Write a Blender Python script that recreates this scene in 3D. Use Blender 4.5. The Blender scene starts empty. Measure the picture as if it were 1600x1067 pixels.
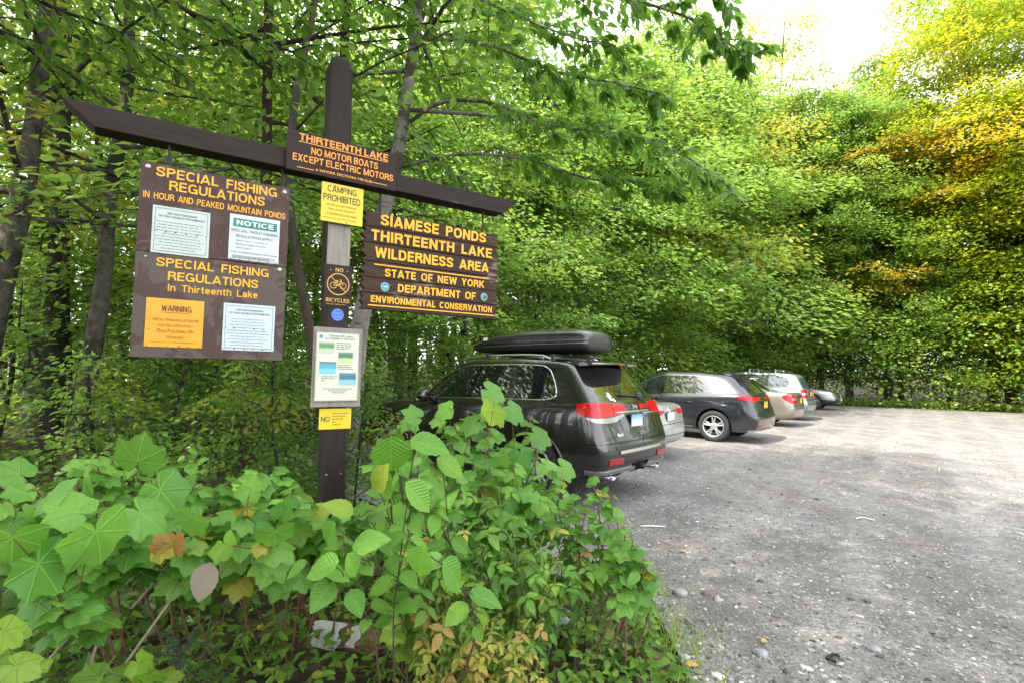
import bpy, bmesh, math, random
import numpy as np
from mathutils import Vector, Matrix
from mathutils.bvhtree import BVHTree

SC = bpy.context.scene
COL = SC.collection
R = math.radians

# ------------------------------------------------------------------ camera, sky, sun, exposure
FPX, PITCH, ROLL, CAMZ = 820.0, R(3.03), R(1.26), 1.6
_f = np.array([0, math.cos(PITCH), math.sin(PITCH)])
_u0 = np.array([0, -math.sin(PITCH), math.cos(PITCH)])
_x0 = np.array([1.0, 0, 0])
_x = math.cos(ROLL) * _x0 + math.sin(ROLL) * _u0
_u = -math.sin(ROLL) * _x0 + math.cos(ROLL) * _u0
cam = bpy.data.cameras.new('camera')
cam.sensor_width = 36.0
cam.lens = 36.0 * FPX / 1600.0
cam.clip_start = 0.05
cam.clip_end = 2000
camo = bpy.data.objects.new('camera', cam)
COL.objects.link(camo)
camo.matrix_world = Matrix(((_x[0], _u[0], -_f[0], 0), (_x[1], _u[1], -_f[1], 0), (_x[2], _u[2], -_f[2], CAMZ), (0, 0, 0, 1)))
SC.camera = camo

SUN_EL, SUN_AZ = R(50), R(-126)          # azimuth measured from the view direction, negative = left
w = bpy.data.worlds.new('World'); SC.world = w; w.use_nodes = True
nt = w.node_tree; bg = nt.nodes['Background']
sky = nt.nodes.new('ShaderNodeTexSky'); sky.sky_type = 'NISHITA'; sky.sun_disc = False
sky.sun_elevation = SUN_EL; sky.sun_rotation = SUN_AZ
sky.air_density = 1.0; sky.dust_density = 3.0; sky.ozone_density = 1.0
# thin bright cloud over the blue
tc = nt.nodes.new('ShaderNodeTexCoord'); cn = nt.nodes.new('ShaderNodeTexNoise')
cn.inputs['Scale'].default_value = 2.2; cn.inputs['Detail'].default_value = 5
cr = nt.nodes.new('ShaderNodeMapRange'); cr.inputs['From Min'].default_value = 0.30; cr.inputs['From Max'].default_value = 0.62
cr.inputs['To Min'].default_value = 0.35; cr.inputs['To Max'].default_value = 0.95
cm = nt.nodes.new('ShaderNodeMix'); cm.data_type = 'RGBA'
cm.inputs['B'].default_value = (9.0, 9.2, 9.6, 1)
nt.links.new(tc.outputs['Generated'], cn.inputs['Vector']); nt.links.new(cn.outputs['Fac'], cr.inputs['Value'])
nt.links.new(cr.outputs['Result'], cm.inputs['Factor']); nt.links.new(sky.outputs['Color'], cm.inputs['A'])
nt.links.new(cm.outputs['Result'], bg.inputs['Color'])
bg.inputs['Strength'].default_value = 0.15

sl = bpy.data.lights.new('sun', 'SUN'); sl.energy = 3.4; sl.angle = R(0.6); sl.color = (1.0, 0.93, 0.80)
so = bpy.data.objects.new('sun', sl); COL.objects.link(so)
sd = Vector((math.sin(SUN_AZ) * math.cos(SUN_EL), math.cos(SUN_AZ) * math.cos(SUN_EL), math.sin(SUN_EL)))
so.rotation_euler = (-sd).to_track_quat('-Z', 'Y').to_euler()
so.location = (0, 0, 30)

SC.view_settings.view_transform = 'Standard'
SC.view_settings.look = 'None'
SC.view_settings.gamma = 1.0
SC.view_settings.exposure = 1.85
try:
    SC.cycles.max_bounces = 8; SC.cycles.diffuse_bounces = 4; SC.cycles.glossy_bounces = 3
    SC.cycles.transmission_bounces = 6; SC.cycles.transparent_max_bounces = 8
    SC.cycles.caustics_reflective = False; SC.cycles.caustics_refractive = False
    SC.cycles.use_denoising = True
except Exception:
    pass

# ------------------------------------------------------------------ measuring helpers
def ray(px, py):
    d = _x * (px - 800) / FPX - _u * (py - 533.5) / FPX + _f
    return d
def at(px, py, Y):
    d = ray(px, py); s = Y / d[1]
    return np.array([d[0] * s, Y, CAMZ + d[2] * s])
def gpt(px, py, z=0.0):
    d = ray(px, py); s = (z - CAMZ) / d[2]
    return np.array([d[0] * s, d[1] * s, z])

# ------------------------------------------------------------------ object helpers
def tag(o, label=None, cat=None, group=None, kind=None):
    if label: o['label'] = label
    if cat: o['category'] = cat
    if group: o['group'] = group
    if kind: o['kind'] = kind
    return o
def empty(name, loc=(0, 0, 0), rz=0.0, label=None, cat=None, group=None):
    o = bpy.data.objects.new(name, None); COL.objects.link(o)
    o.location = loc; o.rotation_euler = (0, 0, rz); o.empty_display_size = 0.1
    return tag(o, label, cat, group)
def copy_tree(o, parent=None):
    c = o.copy(); COL.objects.link(c)
    if parent is not None: c.parent = parent
    for ch in list(o.children): copy_tree(ch, c)
    return c

class MB:
    """collects pieces (verts, faces, uv, tint) and links them as one mesh"""
    def __init__(s): s.V = []; s.F = []; s.UV = []; s.T = []; s.n = 0
    def add(s, v, faces, uv=None, tint=None):
        v = np.asarray(v, float).reshape(-1, 3)
        if not isinstance(faces, (list, tuple)) or (len(faces) and not isinstance(faces[0], np.ndarray)):
            by = {}
            for f in faces: by.setdefault(len(f), []).append(f)
            faces = [np.array(x, int) for x in by.values()]
        for f in faces:
            if len(f): s.F.append(np.asarray(f, int) + s.n)
        s.V.append(v)
        s.UV.append(np.zeros((len(v), 2)) if uv is None else np.asarray(uv, float).reshape(-1, 2))
        t = np.zeros((len(v), 3)) + 0.5
        if tint is not None: t[:] = tint
        s.T.append(t); s.n += len(v)
        return s
    def box(s, a, b, tint=None):
        x0, y0, z0 = a; x1, y1, z1 = b
        v = [(x0,y0,z0),(x1,y0,z0),(x1,y1,z0),(x0,y1,z0),(x0,y0,z1),(x1,y0,z1),(x1,y1,z1),(x0,y1,z1)]
        return s.add(v, [(3,2,1,0),(4,5,6,7),(0,1,5,4),(1,2,6,5),(2,3,7,6),(3,0,4,7)], tint=tint)
    def tube(s, pts, rad, n=8, cap=True, tint=None):
        v, f = tube(pts, rad, n, cap); return s.add(v, f, tint=tint)
    def prism(s, poly, y0, y1, tint=None):
        """polygon in x,z extruded along y (front at y0)"""
        n = len(poly); v = [(x, y0, z) for x, z in poly] + [(x, y1, z) for x, z in poly]
        f = [tuple(range(n)), tuple(range(2 * n - 1, n - 1, -1))] + [(i, i + n, (i + 1) % n + n, (i + 1) % n) for i in range(n)]
        return s.add(v, f, tint=tint)
    def lathe(s, prof, n=24, axis='y', c=(0, 0, 0), tint=None):
        """prof: list of (r, h)"""
        P = []; a = np.linspace(0, 2 * math.pi, n, endpoint=False)
        for r, h in prof:
            ca, sa = r * np.cos(a), r * np.sin(a); hh = np.full(n, h)
            P.append(np.stack([ca, hh, sa] if axis == 'y' else [ca, sa, hh] if axis == 'z' else [hh, ca, sa], 1))
        m = len(prof); v = np.concatenate(P) + np.array(c)
        f = [(i*n+k, i*n+(k+1) % n, (i+1)*n+(k+1) % n, (i+1)*n+k) for i in range(m - 1) for k in range(n)]
        return s.add(v, f, tint=tint)
    def build(s, name, mat=None, parent=None, smooth=False, loc=None):
        V = np.concatenate(s.V) if s.V else np.zeros((0, 3))
        me = bpy.data.meshes.new(name)
        me.vertices.add(len(V)); me.vertices.foreach_set('co', V.ravel())
        tot = [f.shape[1] for f in s.F for _ in range(len(f))]
        idx = np.concatenate([f.ravel() for f in s.F]) if s.F else np.zeros(0, int)
        me.loops.add(len(idx)); me.loops.foreach_set('vertex_index', idx)
        tot = np.array(tot, int); st = np.concatenate([[0], np.cumsum(tot)[:-1]]) if len(tot) else tot
        me.polygons.add(len(tot)); me.polygons.foreach_set('loop_start', st); me.polygons.foreach_set('loop_total', tot)
        me.polygons.foreach_set('use_smooth', np.full(len(tot), bool(smooth)))
        uv = me.uv_layers.new(name='UVMap'); UV = np.concatenate(s.UV)
        uv.data.foreach_set('uv', UV[idx].ravel())
        T = np.concatenate(s.T); ca = me.color_attributes.new('tint', 'FLOAT_COLOR', 'POINT')
        ca.data.foreach_set('color', np.concatenate([T, np.ones((len(T), 1))], 1).ravel())
        me.update(calc_edges=True); me.validate()
        o = bpy.data.objects.new(name, me); COL.objects.link(o)
        if mat: me.materials.append(mat)
        if parent is not None: o.parent = parent
        if loc is not None: o.location = loc
        return o

def tube(pts, rad, n=8, cap=True):
    pts = np.asarray(pts, float); m = len(pts)
    rad = np.full(m, rad) if np.isscalar(rad) else np.asarray(rad, float)
    T = np.gradient(pts, axis=0); T /= (np.linalg.norm(T, axis=1)[:, None] + 1e-12)
    ref = np.array([0, 0, 1.0]) if abs(T[0, 2]) < 0.9 else np.array([1.0, 0, 0])
    a = np.linspace(0, 2 * math.pi, n, endpoint=False); V = []
    x = np.cross(T[0], ref); x /= np.linalg.norm(x)
    for i in range(m):
        x = x - T[i] * (x @ T[i]); x /= (np.linalg.norm(x) + 1e-12); y = np.cross(T[i], x)
        V.append(pts[i] + rad[i] * (np.cos(a)[:, None] * x + np.sin(a)[:, None] * y))
    V = np.concatenate(V)
    k = np.arange(n); k2 = (k + 1) % n
    F = np.concatenate([np.stack([i*n+k, i*n+k2, (i+1)*n+k2, (i+1)*n+k], 1) for i in range(m - 1)])
    if cap: return V, [F, np.array([list(range(n))[::-1], [(m-1)*n+q for q in range(n)]])]
    return V, [F]
def spline(P, n=24):
    """Catmull-Rom through control points"""
    P = np.asarray(P, float)
    if len(P) < 3: return np.linspace(P[0], P[-1], n)
    Q = np.concatenate([[2*P[0]-P[1]], P, [2*P[-1]-P[-2]]]); out = []
    for t in np.linspace(0, len(P) - 1 - 1e-9, n):
        i = int(t); u = t - i; a, b, c, d = Q[i:i+4]
        out.append(0.5*((2*b)+(-a+c)*u+(2*a-5*b+4*c-d)*u*u+(-a+3*b-3*c+d)*u**3))
    return np.array(out)

# ------------------------------------------------------------------ materials
class NT:
    def __init__(s, name):
        s.m = bpy.data.materials.new(name); s.m.use_nodes = True; s.t = s.m.node_tree
        s.b = s.t.nodes['Principled BSDF']; s.out = s.t.nodes['Material Output']
    def n(s, typ, **kw):
        o = s.t.nodes.new('ShaderNode' + typ)
        for k, v in kw.items():
            if k in o.inputs.keys(): o.inputs[k].default_value = v
            else: setattr(o, k, v)
        return o
    def l(s, a, b): s.t.links.new(a, b)
    def coord(s, kind='Object', scale=(1, 1, 1)):
        c = s.n('TexCoord'); mp = s.n('Mapping'); mp.inputs['Scale'].default_value = scale
        s.l(c.outputs[kind], mp.inputs['Vector']); return mp.outputs['Vector']
    def noise(s, vec, scale, detail=4, rough=0.55, dist=0.0):
        o = s.n('TexNoise', Scale=scale, Detail=detail, Roughness=rough, Distortion=dist)
        if vec is not None: s.l(vec, o.inputs['Vector'])
        return o.outputs['Fac']
    def ramp(s, fac, stops):
        o = s.n('ValToRGB'); e = o.color_ramp.elements
        while len(e) < len(stops): e.new(0.5)
        for k, (p, c) in enumerate(stops):
            e[k].position = p; e[k].color = (*c, 1) if len(c) == 3 else c
        s.l(fac, o.inputs['Fac']); return o.outputs['Color']
    def mix(s, fac, a, b, blend='MIX'):
        o = s.n('Mix', data_type='RGBA', blend_type=blend)
        for sock, v in (('Factor', fac), ('A', a), ('B', b)):
            if hasattr(v, 'is_linked'): s.l(v, o.inputs[sock])
            elif sock == 'Factor': o.inputs[0].default_value = v
            else: o.inputs[sock].default_value = (*v, 1)
        return o.outputs['Result']
    def math(s, op, a, b=0.0):
        o = s.n('Math', operation=op)
        for k, v in enumerate((a, b)):
            if hasattr(v, 'is_linked'): s.l(v, o.inputs[k])
            else: o.inputs[k].default_value = v
        return o.outputs[0]
    def bump(s, h, strength=0.3, dist=0.01):
        o = s.n('Bump', Strength=strength, Distance=dist); s.l(h, o.inputs['Height'])
        s.l(o.outputs['Normal'], s.b.inputs['Normal']); return o
    def set(s, **kw):
        for k, v in kw.items():
            k = k.replace('_', ' ')
            if hasattr(v, 'is_linked'): s.l(v, s.b.inputs[k])
            else: s.b.inputs[k].default_value = (*v, 1) if (isinstance(v, tuple) and len(v) == 3) else v
        return s
M = {}
def simple(name, col, rough=0.5, metal=0.0, var=0.0, scale=8.0, coat=0.0, emis=None, bump=0.0, spec=0.5):
    g = NT(name); g.set(Roughness=rough, Metallic=metal, Coat_Weight=coat, Specular_IOR_Level=spec); g.b.inputs['Coat Roughness'].default_value = 0.04
    if var > 0 or bump > 0:
        f = g.noise(g.coord(), scale, 5)
        a = tuple(max(0, c * (1 - var)) for c in col); b = tuple(min(1, c * (1 + var)) for c in col)
        g.set(Base_Color=g.ramp(f, [(0.3, a), (0.7, b)]))
        if bump > 0: g.bump(f, bump, 0.004)
    else: g.set(Base_Color=col)
    M[name] = g.m
    return g.m
# ------------------------------------------------------------------ ground
def gravel_material():
    g = NT('gravel_lot'); v = g.coord()
    f1 = g.noise(v, 0.35, 5, 0.6); f2 = g.noise(v, 9, 6, 0.7); f3 = g.noise(v, 60, 3, 0.6)
    vo = g.n('TexVoronoi', Scale=38.0); g.l(v, vo.inputs['Vector'])
    vo2 = g.n('TexVoronoi', Scale=95.0); g.l(v, vo2.inputs['Vector'])
    base = g.ramp(f1, [(0.34, (0.128, 0.120, 0.116)), (0.50, (0.196, 0.186, 0.179)), (0.68, (0.246, 0.228, 0.210))])
    hsv = g.n('SeparateColor'); g.l(vo.outputs['Color'], hsv.inputs[0])
    st = g.ramp(hsv.outputs[0], [(0.0, (0.07, 0.07, 0.075)), (0.35, (0.22, 0.21, 0.205)), (0.8, (0.40, 0.385, 0.37)), (1.0, (0.56, 0.55, 0.53))])
    c = g.mix(g.ramp(f2, [(0.42, (0.1,)*3), (0.62, (0.75,)*3)]), base, st)
    f4 = g.noise(g.coord('Object', (1, .55, 1)), 1.7, 6, .7); c = g.mix(g.ramp(f4, [(0.40, (.62,)*3), (0.58, (0,)*3)]), c, (0.10, 0.092, 0.086))
    f5 = g.noise(g.coord('Object', (1, .7, 1)), .9, 5, .65); c = g.mix(g.ramp(f5, [(0.56, (0,)*3), (0.70, (.45,)*3)]), c, (0.20, 0.135, 0.095))
    c = g.mix(g.ramp(f3, [(0.35, (0.55,)*3), (0.6, (0.0,)*3)]), c, (0.115, 0.105, 0.098))
    wv = g.n('TexWave', wave_type='BANDS', bands_direction='X', Scale=.28, Distortion=5.0, Detail=2.0); wv.inputs['Detail Scale'].default_value = .4; rt_ = g.n('Mapping'); rt_.inputs['Rotation'].default_value = (0, 0, R(38)); g.l(v, rt_.inputs['Vector']); g.l(rt_.outputs['Vector'], wv.inputs['Vector'])
    c = g.mix(g.ramp(wv.outputs['Fac'], [(0.70, (0,)*3), (0.95, (.16,)*3)]), c, (0.30, 0.285, 0.27))
    g.set(Base_Color=c, Roughness=0.92, Specular_IOR_Level=0.25)
    h = g.math('ADD', g.math('MULTIPLY', vo.outputs['Distance'], -0.8), g.math('MULTIPLY', f2, 0.8))
    h = g.math('ADD', h, g.math('MULTIPLY', vo2.outputs['Distance'], -0.35))
    g.bump(h, 0.75, 0.022)
    return g.m
M['gravel'] = gravel_material()
def soil_material():
    g = NT('forest_soil'); v = g.coord()
    f1 = g.noise(v, 1.1, 6, 0.65); f2 = g.noise(v, 22, 5, 0.7)
    vo = g.n('TexVoronoi', Scale=16.0); g.l(v, vo.inputs['Vector'])
    sp = g.n('SeparateColor'); g.l(vo.outputs['Color'], sp.inputs[0])
    lit = g.ramp(sp.outputs[0], [(0.0, (0.03, 0.022, 0.015)), (0.5, (0.075, 0.052, 0.03)), (0.9, (0.16, 0.11, 0.06)), (1.0, (0.22, 0.17, 0.10))])
    c = g.mix(g.ramp(f2, [(0.35, (0.2,)*3), (0.65, (0.9,)*3)]), (0.035, 0.027, 0.02), lit)
    c = g.mix(g.ramp(f1, [(0.55, (0.0,)*3), (0.72, (0.55,)*3)]), c, (0.03, 0.055, 0.014))
    g.set(Base_Color=c, Roughness=0.95, Specular_IOR_Level=0.2)
    g.bump(g.math('ADD', f2, vo.outputs['Distance']), 0.8, 0.03)
    return g.m
M['soil'] = soil_material()
rng = np.random.default_rng(7)

# outline of the gravel lot: the woods edge on the left, the far end, open to the right and behind
LOT = [gpt(1080, 1060)[:2], gpt(1040, 985)[:2], gpt(985, 880)[:2], (0.40, 3.9), (-0.6, 5.2), (-2.9, 7.6), (-3.9, 9.2), (-2.2, 11.8), (0.4, 15.2), (3.2, 18.6), (6.2, 22.3),
       (9.6, 26.6), (12.6, 28.9), (16.3, 29.6), (20.6, 28.6), (25.2, 26.2), (31, 22.5), (38, 15), (41, 4), (38, -8), (20, -16), (4, -14), (0.9, -6), (0.55, -1), (0.5, 0.6)]
def smooth_poly(P, it=2):
    P = np.array(P, float)
    for _ in range(it):
        Q = np.roll(P, -1, 0); P = np.stack([0.75*P+0.25*Q, 0.25*P+0.75*Q], 1).reshape(-1, 2)
    return P
LOTP = smooth_poly(LOT)
def inside(pts, poly):
    x, y = pts[:, 0], pts[:, 1]; c = np.zeros(len(pts), bool); j = len(poly) - 1
    for i in range(len(poly)):
        xi, yi = poly[i]; xj, yj = poly[j]
        c ^= ((yi > y) != (yj > y)) & (x < (xj - xi) * (y - yi) / (yj - yi + 1e-12) + xi); j = i
    return c
def dist_poly(pts, poly):
    d = np.full(len(pts), 1e9)
    for i in range(len(poly)):
        a = poly[i]; b = poly[(i + 1) % len(poly)]; ab = b - a
        t = np.clip(((pts - a) @ ab) / (ab @ ab), 0, 1); d = np.minimum(d, np.linalg.norm(pts - a - t[:, None] * ab, axis=1))
    return d
def lump(x, y, s=1.0):
    return (np.sin(x*1.3*s+0.7)*np.cos(y*1.1*s-0.3)+np.sin(x*2.9*s+y*1.7*s)*0.5+np.sin(x*0.55*s-y*0.8*s+2)*0.9)
def soil_z(x, y):
    p = np.stack([np.ravel(x), np.ravel(y)], 1); d = dist_poly(p, LOTP); ins = inside(p, LOTP)
    z = np.where(ins, -0.03-.03*np.minimum(d*3, 1), 0.0 + np.minimum(d, 1.0)*0.05 + np.clip(d-1, 0, 60)*0.035 + 0.035*lump(p[:, 0], p[:, 1])*np.clip(d, 0, 1.2))
    return z
def forest_floor():
    # one sheet out to the horizon, finer near the camera
    a = np.concatenate([np.linspace(-400, -45, 9)[:-1], np.linspace(-45, -12, 25)[:-1], np.linspace(-12, 14, 105)[:-1], np.linspace(14, 50, 30)[:-1], np.linspace(50, 400, 9)])
    b = np.concatenate([np.linspace(-400, -25, 7)[:-1], np.linspace(-25, 0, 18)[:-1], np.linspace(0, 18, 90)[:-1], np.linspace(18, 60, 40)[:-1], np.linspace(60, 500, 9)])
    X, Y = np.meshgrid(a, b, indexing='ij'); Z = soil_z(X, Y)
    n, m = len(a), len(b); i, j = np.meshgrid(np.arange(n-1), np.arange(m-1), indexing='ij'); k = (i*m+j).ravel()
    mb = MB(); mb.add(np.stack([X.ravel(), Y.ravel(), Z], 1), [np.stack([k, k+m, k+m+1, k+1], 1)])
    o = mb.build('forest_floor', M['soil'], smooth=True); tag(o, kind='structure')
forest_floor()
def lot_sheet():
    bm = bmesh.new()
    vs = [bm.verts.new((x, y, 0)) for x, y in LOTP]; f = bm.faces.new(vs)
    bmesh.ops.triangulate(bm, faces=[f])
    for _ in range(2): bmesh.ops.subdivide_edges(bm, edges=[e for e in bm.edges if e.calc_length() > 1.2], cuts=1, use_grid_fill=True)
    me = bpy.data.meshes.new('gravel_lot'); bm.to_mesh(me); bm.free()
    P = np.array([v.co[:] for v in me.vertices]); d = dist_poly(P[:, :2], LOTP)
    z = 0.004 + 0.010*lump(P[:, 0], P[:, 1], 0.8)*np.clip(d/1.5, 0, 1)
    for v, zz in zip(me.vertices, z): v.co.z = zz
    me.materials.append(M['gravel'])
    for p in me.polygons: p.use_smooth = True
    o = bpy.data.objects.new('gravel_lot', me); COL.objects.link(o); tag(o, kind='structure')
lot_sheet()
def stones(n, seed, lo, hi, region):
    r = np.random.default_rng(seed); P = region(r, n); P = P[inside(P, LOTP)]
    ico = bmesh.new(); bmesh.ops.create_icosphere(ico, subdivisions=1, radius=1.0)
    iv = np.array([v.co[:] for v in ico.verts]); fi = np.array([[v.index for v in f.verts] for f in ico.faces]); ico.free()
    m = len(P); size = lo * (hi/lo) ** (r.random(m)**2.2)
    sc = np.stack([size*r.uniform(0.7, 1.5, m), size*r.uniform(0.6, 1.2, m), size*r.uniform(0.35, 0.7, m)], 1)
    an = r.random(m)*6.28; c, s_ = np.cos(an), np.sin(an)
    v = iv[None]*(1+0.22*r.standard_normal((m, len(iv), 1)))*sc[:, None]
    x = v[..., 0]*c[:, None]-v[..., 1]*s_[:, None]; y = v[..., 0]*s_[:, None]+v[..., 1]*c[:, None]
    V = np.stack([x+P[:, :1], y+P[:, 1:2], v[..., 2]+0.004+sc[:, 2:3]*0.25], -1).reshape(-1, 3)
    F = (fi[None]+(np.arange(m)*len(iv))[:, None, None]).reshape(-1, 3)
    t = np.repeat(np.clip(r.normal(0.5, 0.32, m), 0, 1), len(iv))
    return V, F, np.stack([t, np.repeat(r.random(m), len(iv)), t], 1)
def stone_mat():
    g = NT('stone'); a = g.n('Attribute', attribute_name='tint'); s = g.n('SeparateColor'); g.l(a.outputs['Color'], s.inputs[0])
    c = g.ramp(s.outputs[0], [(0.0, (0.045, 0.045, 0.05)), (0.45, (0.20, 0.19, 0.185)), (0.85, (0.34, 0.33, 0.315)), (1.0, (0.48, 0.47, 0.45))])
    c = g.mix(g.math('MULTIPLY', s.outputs[1], 0.25), c, (0.24, 0.17, 0.11)); g.set(Base_Color=c, Roughness=0.9); return g.m
M['stone'] = stone_mat()
def near_region(r, n):
    # density falls off with distance
    d = 0.9*(17/0.9)**(r.random(n)**0.85); a = r.uniform(R(-8), R(50), n)
    return np.stack([d*np.sin(a), d*np.cos(a)], 1)
mb = MB()
V, F, T = stones(26000, 3, 0.005, 0.018, near_region); mb.add(V, [F], tint=T)
V, F, T = stones(900, 4, 0.012, 0.034, near_region); mb.add(V, [F], tint=T)
tag(mb.build('gravel_stones', M['stone']), 'loose grey gravel stones scattered over the lot', 'gravel', kind='stuff')
# ------------------------------------------------------------------ sign post and its boards
SA = R(57); SD = 3.5
ST = np.array([math.sin(SA), math.cos(SA), 0]); SN = np.array([-math.cos(SA), math.sin(SA), 0])
def sz(px, py, off=0.0):
    d = ray(px, py); q = d * ((SD + off) / (d @ SN)); return float(q @ ST), float(q[2] + CAMZ)
def sign_root(name, s, z, off, label, cat, group=None):
    p = ST * s + SN * (SD + off)
    return empty(name, (p[0], p[1], z), R(33), label, cat, group)
def wood_mat(name, dark, light, axis=0, worn=None, scale=1.0, amount=0.62, bump=0.5):
    g = NT(name); sc = [14*scale]*3; sc[axis] = 1.1*scale
    v = g.coord('Object', tuple(sc)); f = g.noise(v, 3.0, 6, 0.65, 0.6); f2 = g.noise(g.coord('Object', tuple(q*3 for q in sc)), 4, 4, 0.6)
    c = g.ramp(f, [(0.25, dark), (0.75, light)])
    if worn:
        f3 = g.noise(g.coord(), 3.1, 6, 0.7)
        f3 = g.math('ADD', g.math('MULTIPLY', f3, 0.62), g.math('MULTIPLY', f, 0.38))
        c = g.mix(g.ramp(f3, [(amount, (0,)*3), (amount + 0.06, (0.8,)*3)]), c, worn)
    g.set(Base_Color=c, Roughness=0.72, Specular_IOR_Level=0.3)
    g.bump(g.math('ADD', f, g.math('MULTIPLY', f2, 0.6)), bump, 0.006); M[name] = g.m; return g.m
wood_mat('post_wood', (0.015, 0.0105, 0.0085), (0.033, 0.023, 0.019), 2, (0.13, 0.105, 0.09), amount=0.66)
wood_mat('beam_wood', (0.015, 0.0105, 0.0085), (0.035, 0.024, 0.019), 0, (0.13, 0.10, 0.08), amount=0.615)
wood_mat('plank_wood', (0.028, 0.015, 0.009), (0.066, 0.038, 0.024), 0, (0.22, 0.18, 0.15), amount=0.555, bump=0.9)
wood_mat('grey_wood', (0.16, 0.145, 0.12), (0.34, 0.31, 0.27), 2)
wood_mat('grey_frame', (0.17, 0.155, 0.135), (0.32, 0.29, 0.26), 2)
wood_mat('plaque_wood', (0.022, 0.014, 0.011), (0.034, 0.022, 0.018), 0)
def board_mat(name, base, worn, amount):
    g = NT(name); v = g.coord(); f = g.noise(v, 5.5, 6, 0.62, 0.8); f2 = g.noise(v, 26, 4, 0.6)
    sm = g.noise(g.coord('Object', (1.2, 1, 3.5)), 4.0, 4, 0.6)
    c = g.ramp(f2, [(0.3, tuple(q*0.85 for q in base)), (0.7, tuple(q*1.15 for q in base))])
    c = g.mix(g.ramp(f, [(amount, (0,)*3), (amount+0.04, (0.75,)*3)]), c, worn)
    c = g.mix(g.ramp(sm, [(0.66, (0,)*3), (0.70, (0.5,)*3)]), c, tuple(q*1.6 for q in worn))
    g.set(Base_Color=c, Roughness=g.ramp(f, [(0.4, (0.5,)*3), (0.6, (0.7,)*3)])); M[name] = g.m
board_mat('board_upper', (0.047, 0.0165, 0.0115), (0.105, 0.080, 0.068), 0.57)
board_mat('board_lower', (0.047, 0.0165, 0.0115), (0.095, 0.074, 0.056), 0.46)
simple('letter_yellow', (0.86, 0.40, 0.012), 0.5, var=0.10, scale=30)
simple('letter_amber', (0.86, 0.30, 0.025), 0.5, var=0.10, scale=30)
simple('letter_gold', (0.55, 0.28, 0.045), 0.5)
simple('print_black', (0.012, 0.012, 0.012), 0.5)
simple('print_grey', (0.13, 0.145, 0.155), 0.6)
simple('print_brown', (0.30, 0.14, 0.01), 0.6)
simple('letter_white', (0.66, 0.69, 0.69), 0.5)
simple('notice_teal', (0.008, 0.19, 0.15), 0.5, var=0.15)
simple('zinc', (0.55, 0.55, 0.53), 0.35, 0.8, var=0.2, scale=60)
simple('rust', (0.20, 0.07, 0.02), 0.8, var=0.4, scale=60)
simple('dark_iron', (0.03, 0.028, 0.026), 0.6, 0.4)
def paper_mat(name, col, rust=True):
    g = NT(name); v = g.coord(); f = g.noise(v, 14, 5, 0.6); c = g.ramp(f, [(0.3, tuple(q*0.92 for q in col)), (0.7, col)])
    if rust:
        f3 = g.noise(v, 23, 5, 0.75); c = g.mix(g.ramp(f3, [(0.69, (0,)*3), (0.76, (0.55,)*3)]), c, (0.42, 0.25, 0.09))
    g.set(Base_Color=c, Roughness=0.45); g.bump(g.noise(v, 5, 2), 0.15, 0.01); M[name] = g.m
paper_mat('paper_pale', (0.50, 0.57, 0.54)); paper_mat('paper_white', (0.56, 0.60, 0.62)); paper_mat('paper_blue', (0.52, 0.60, 0.64))
paper_mat('paper_orange', (0.80, 0.33, 0.008), False); paper_mat('paper_yellow', (0.72, 0.54, 0.02), False); paper_mat('paper_cream', (0.60, 0.60, 0.49), False)

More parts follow.
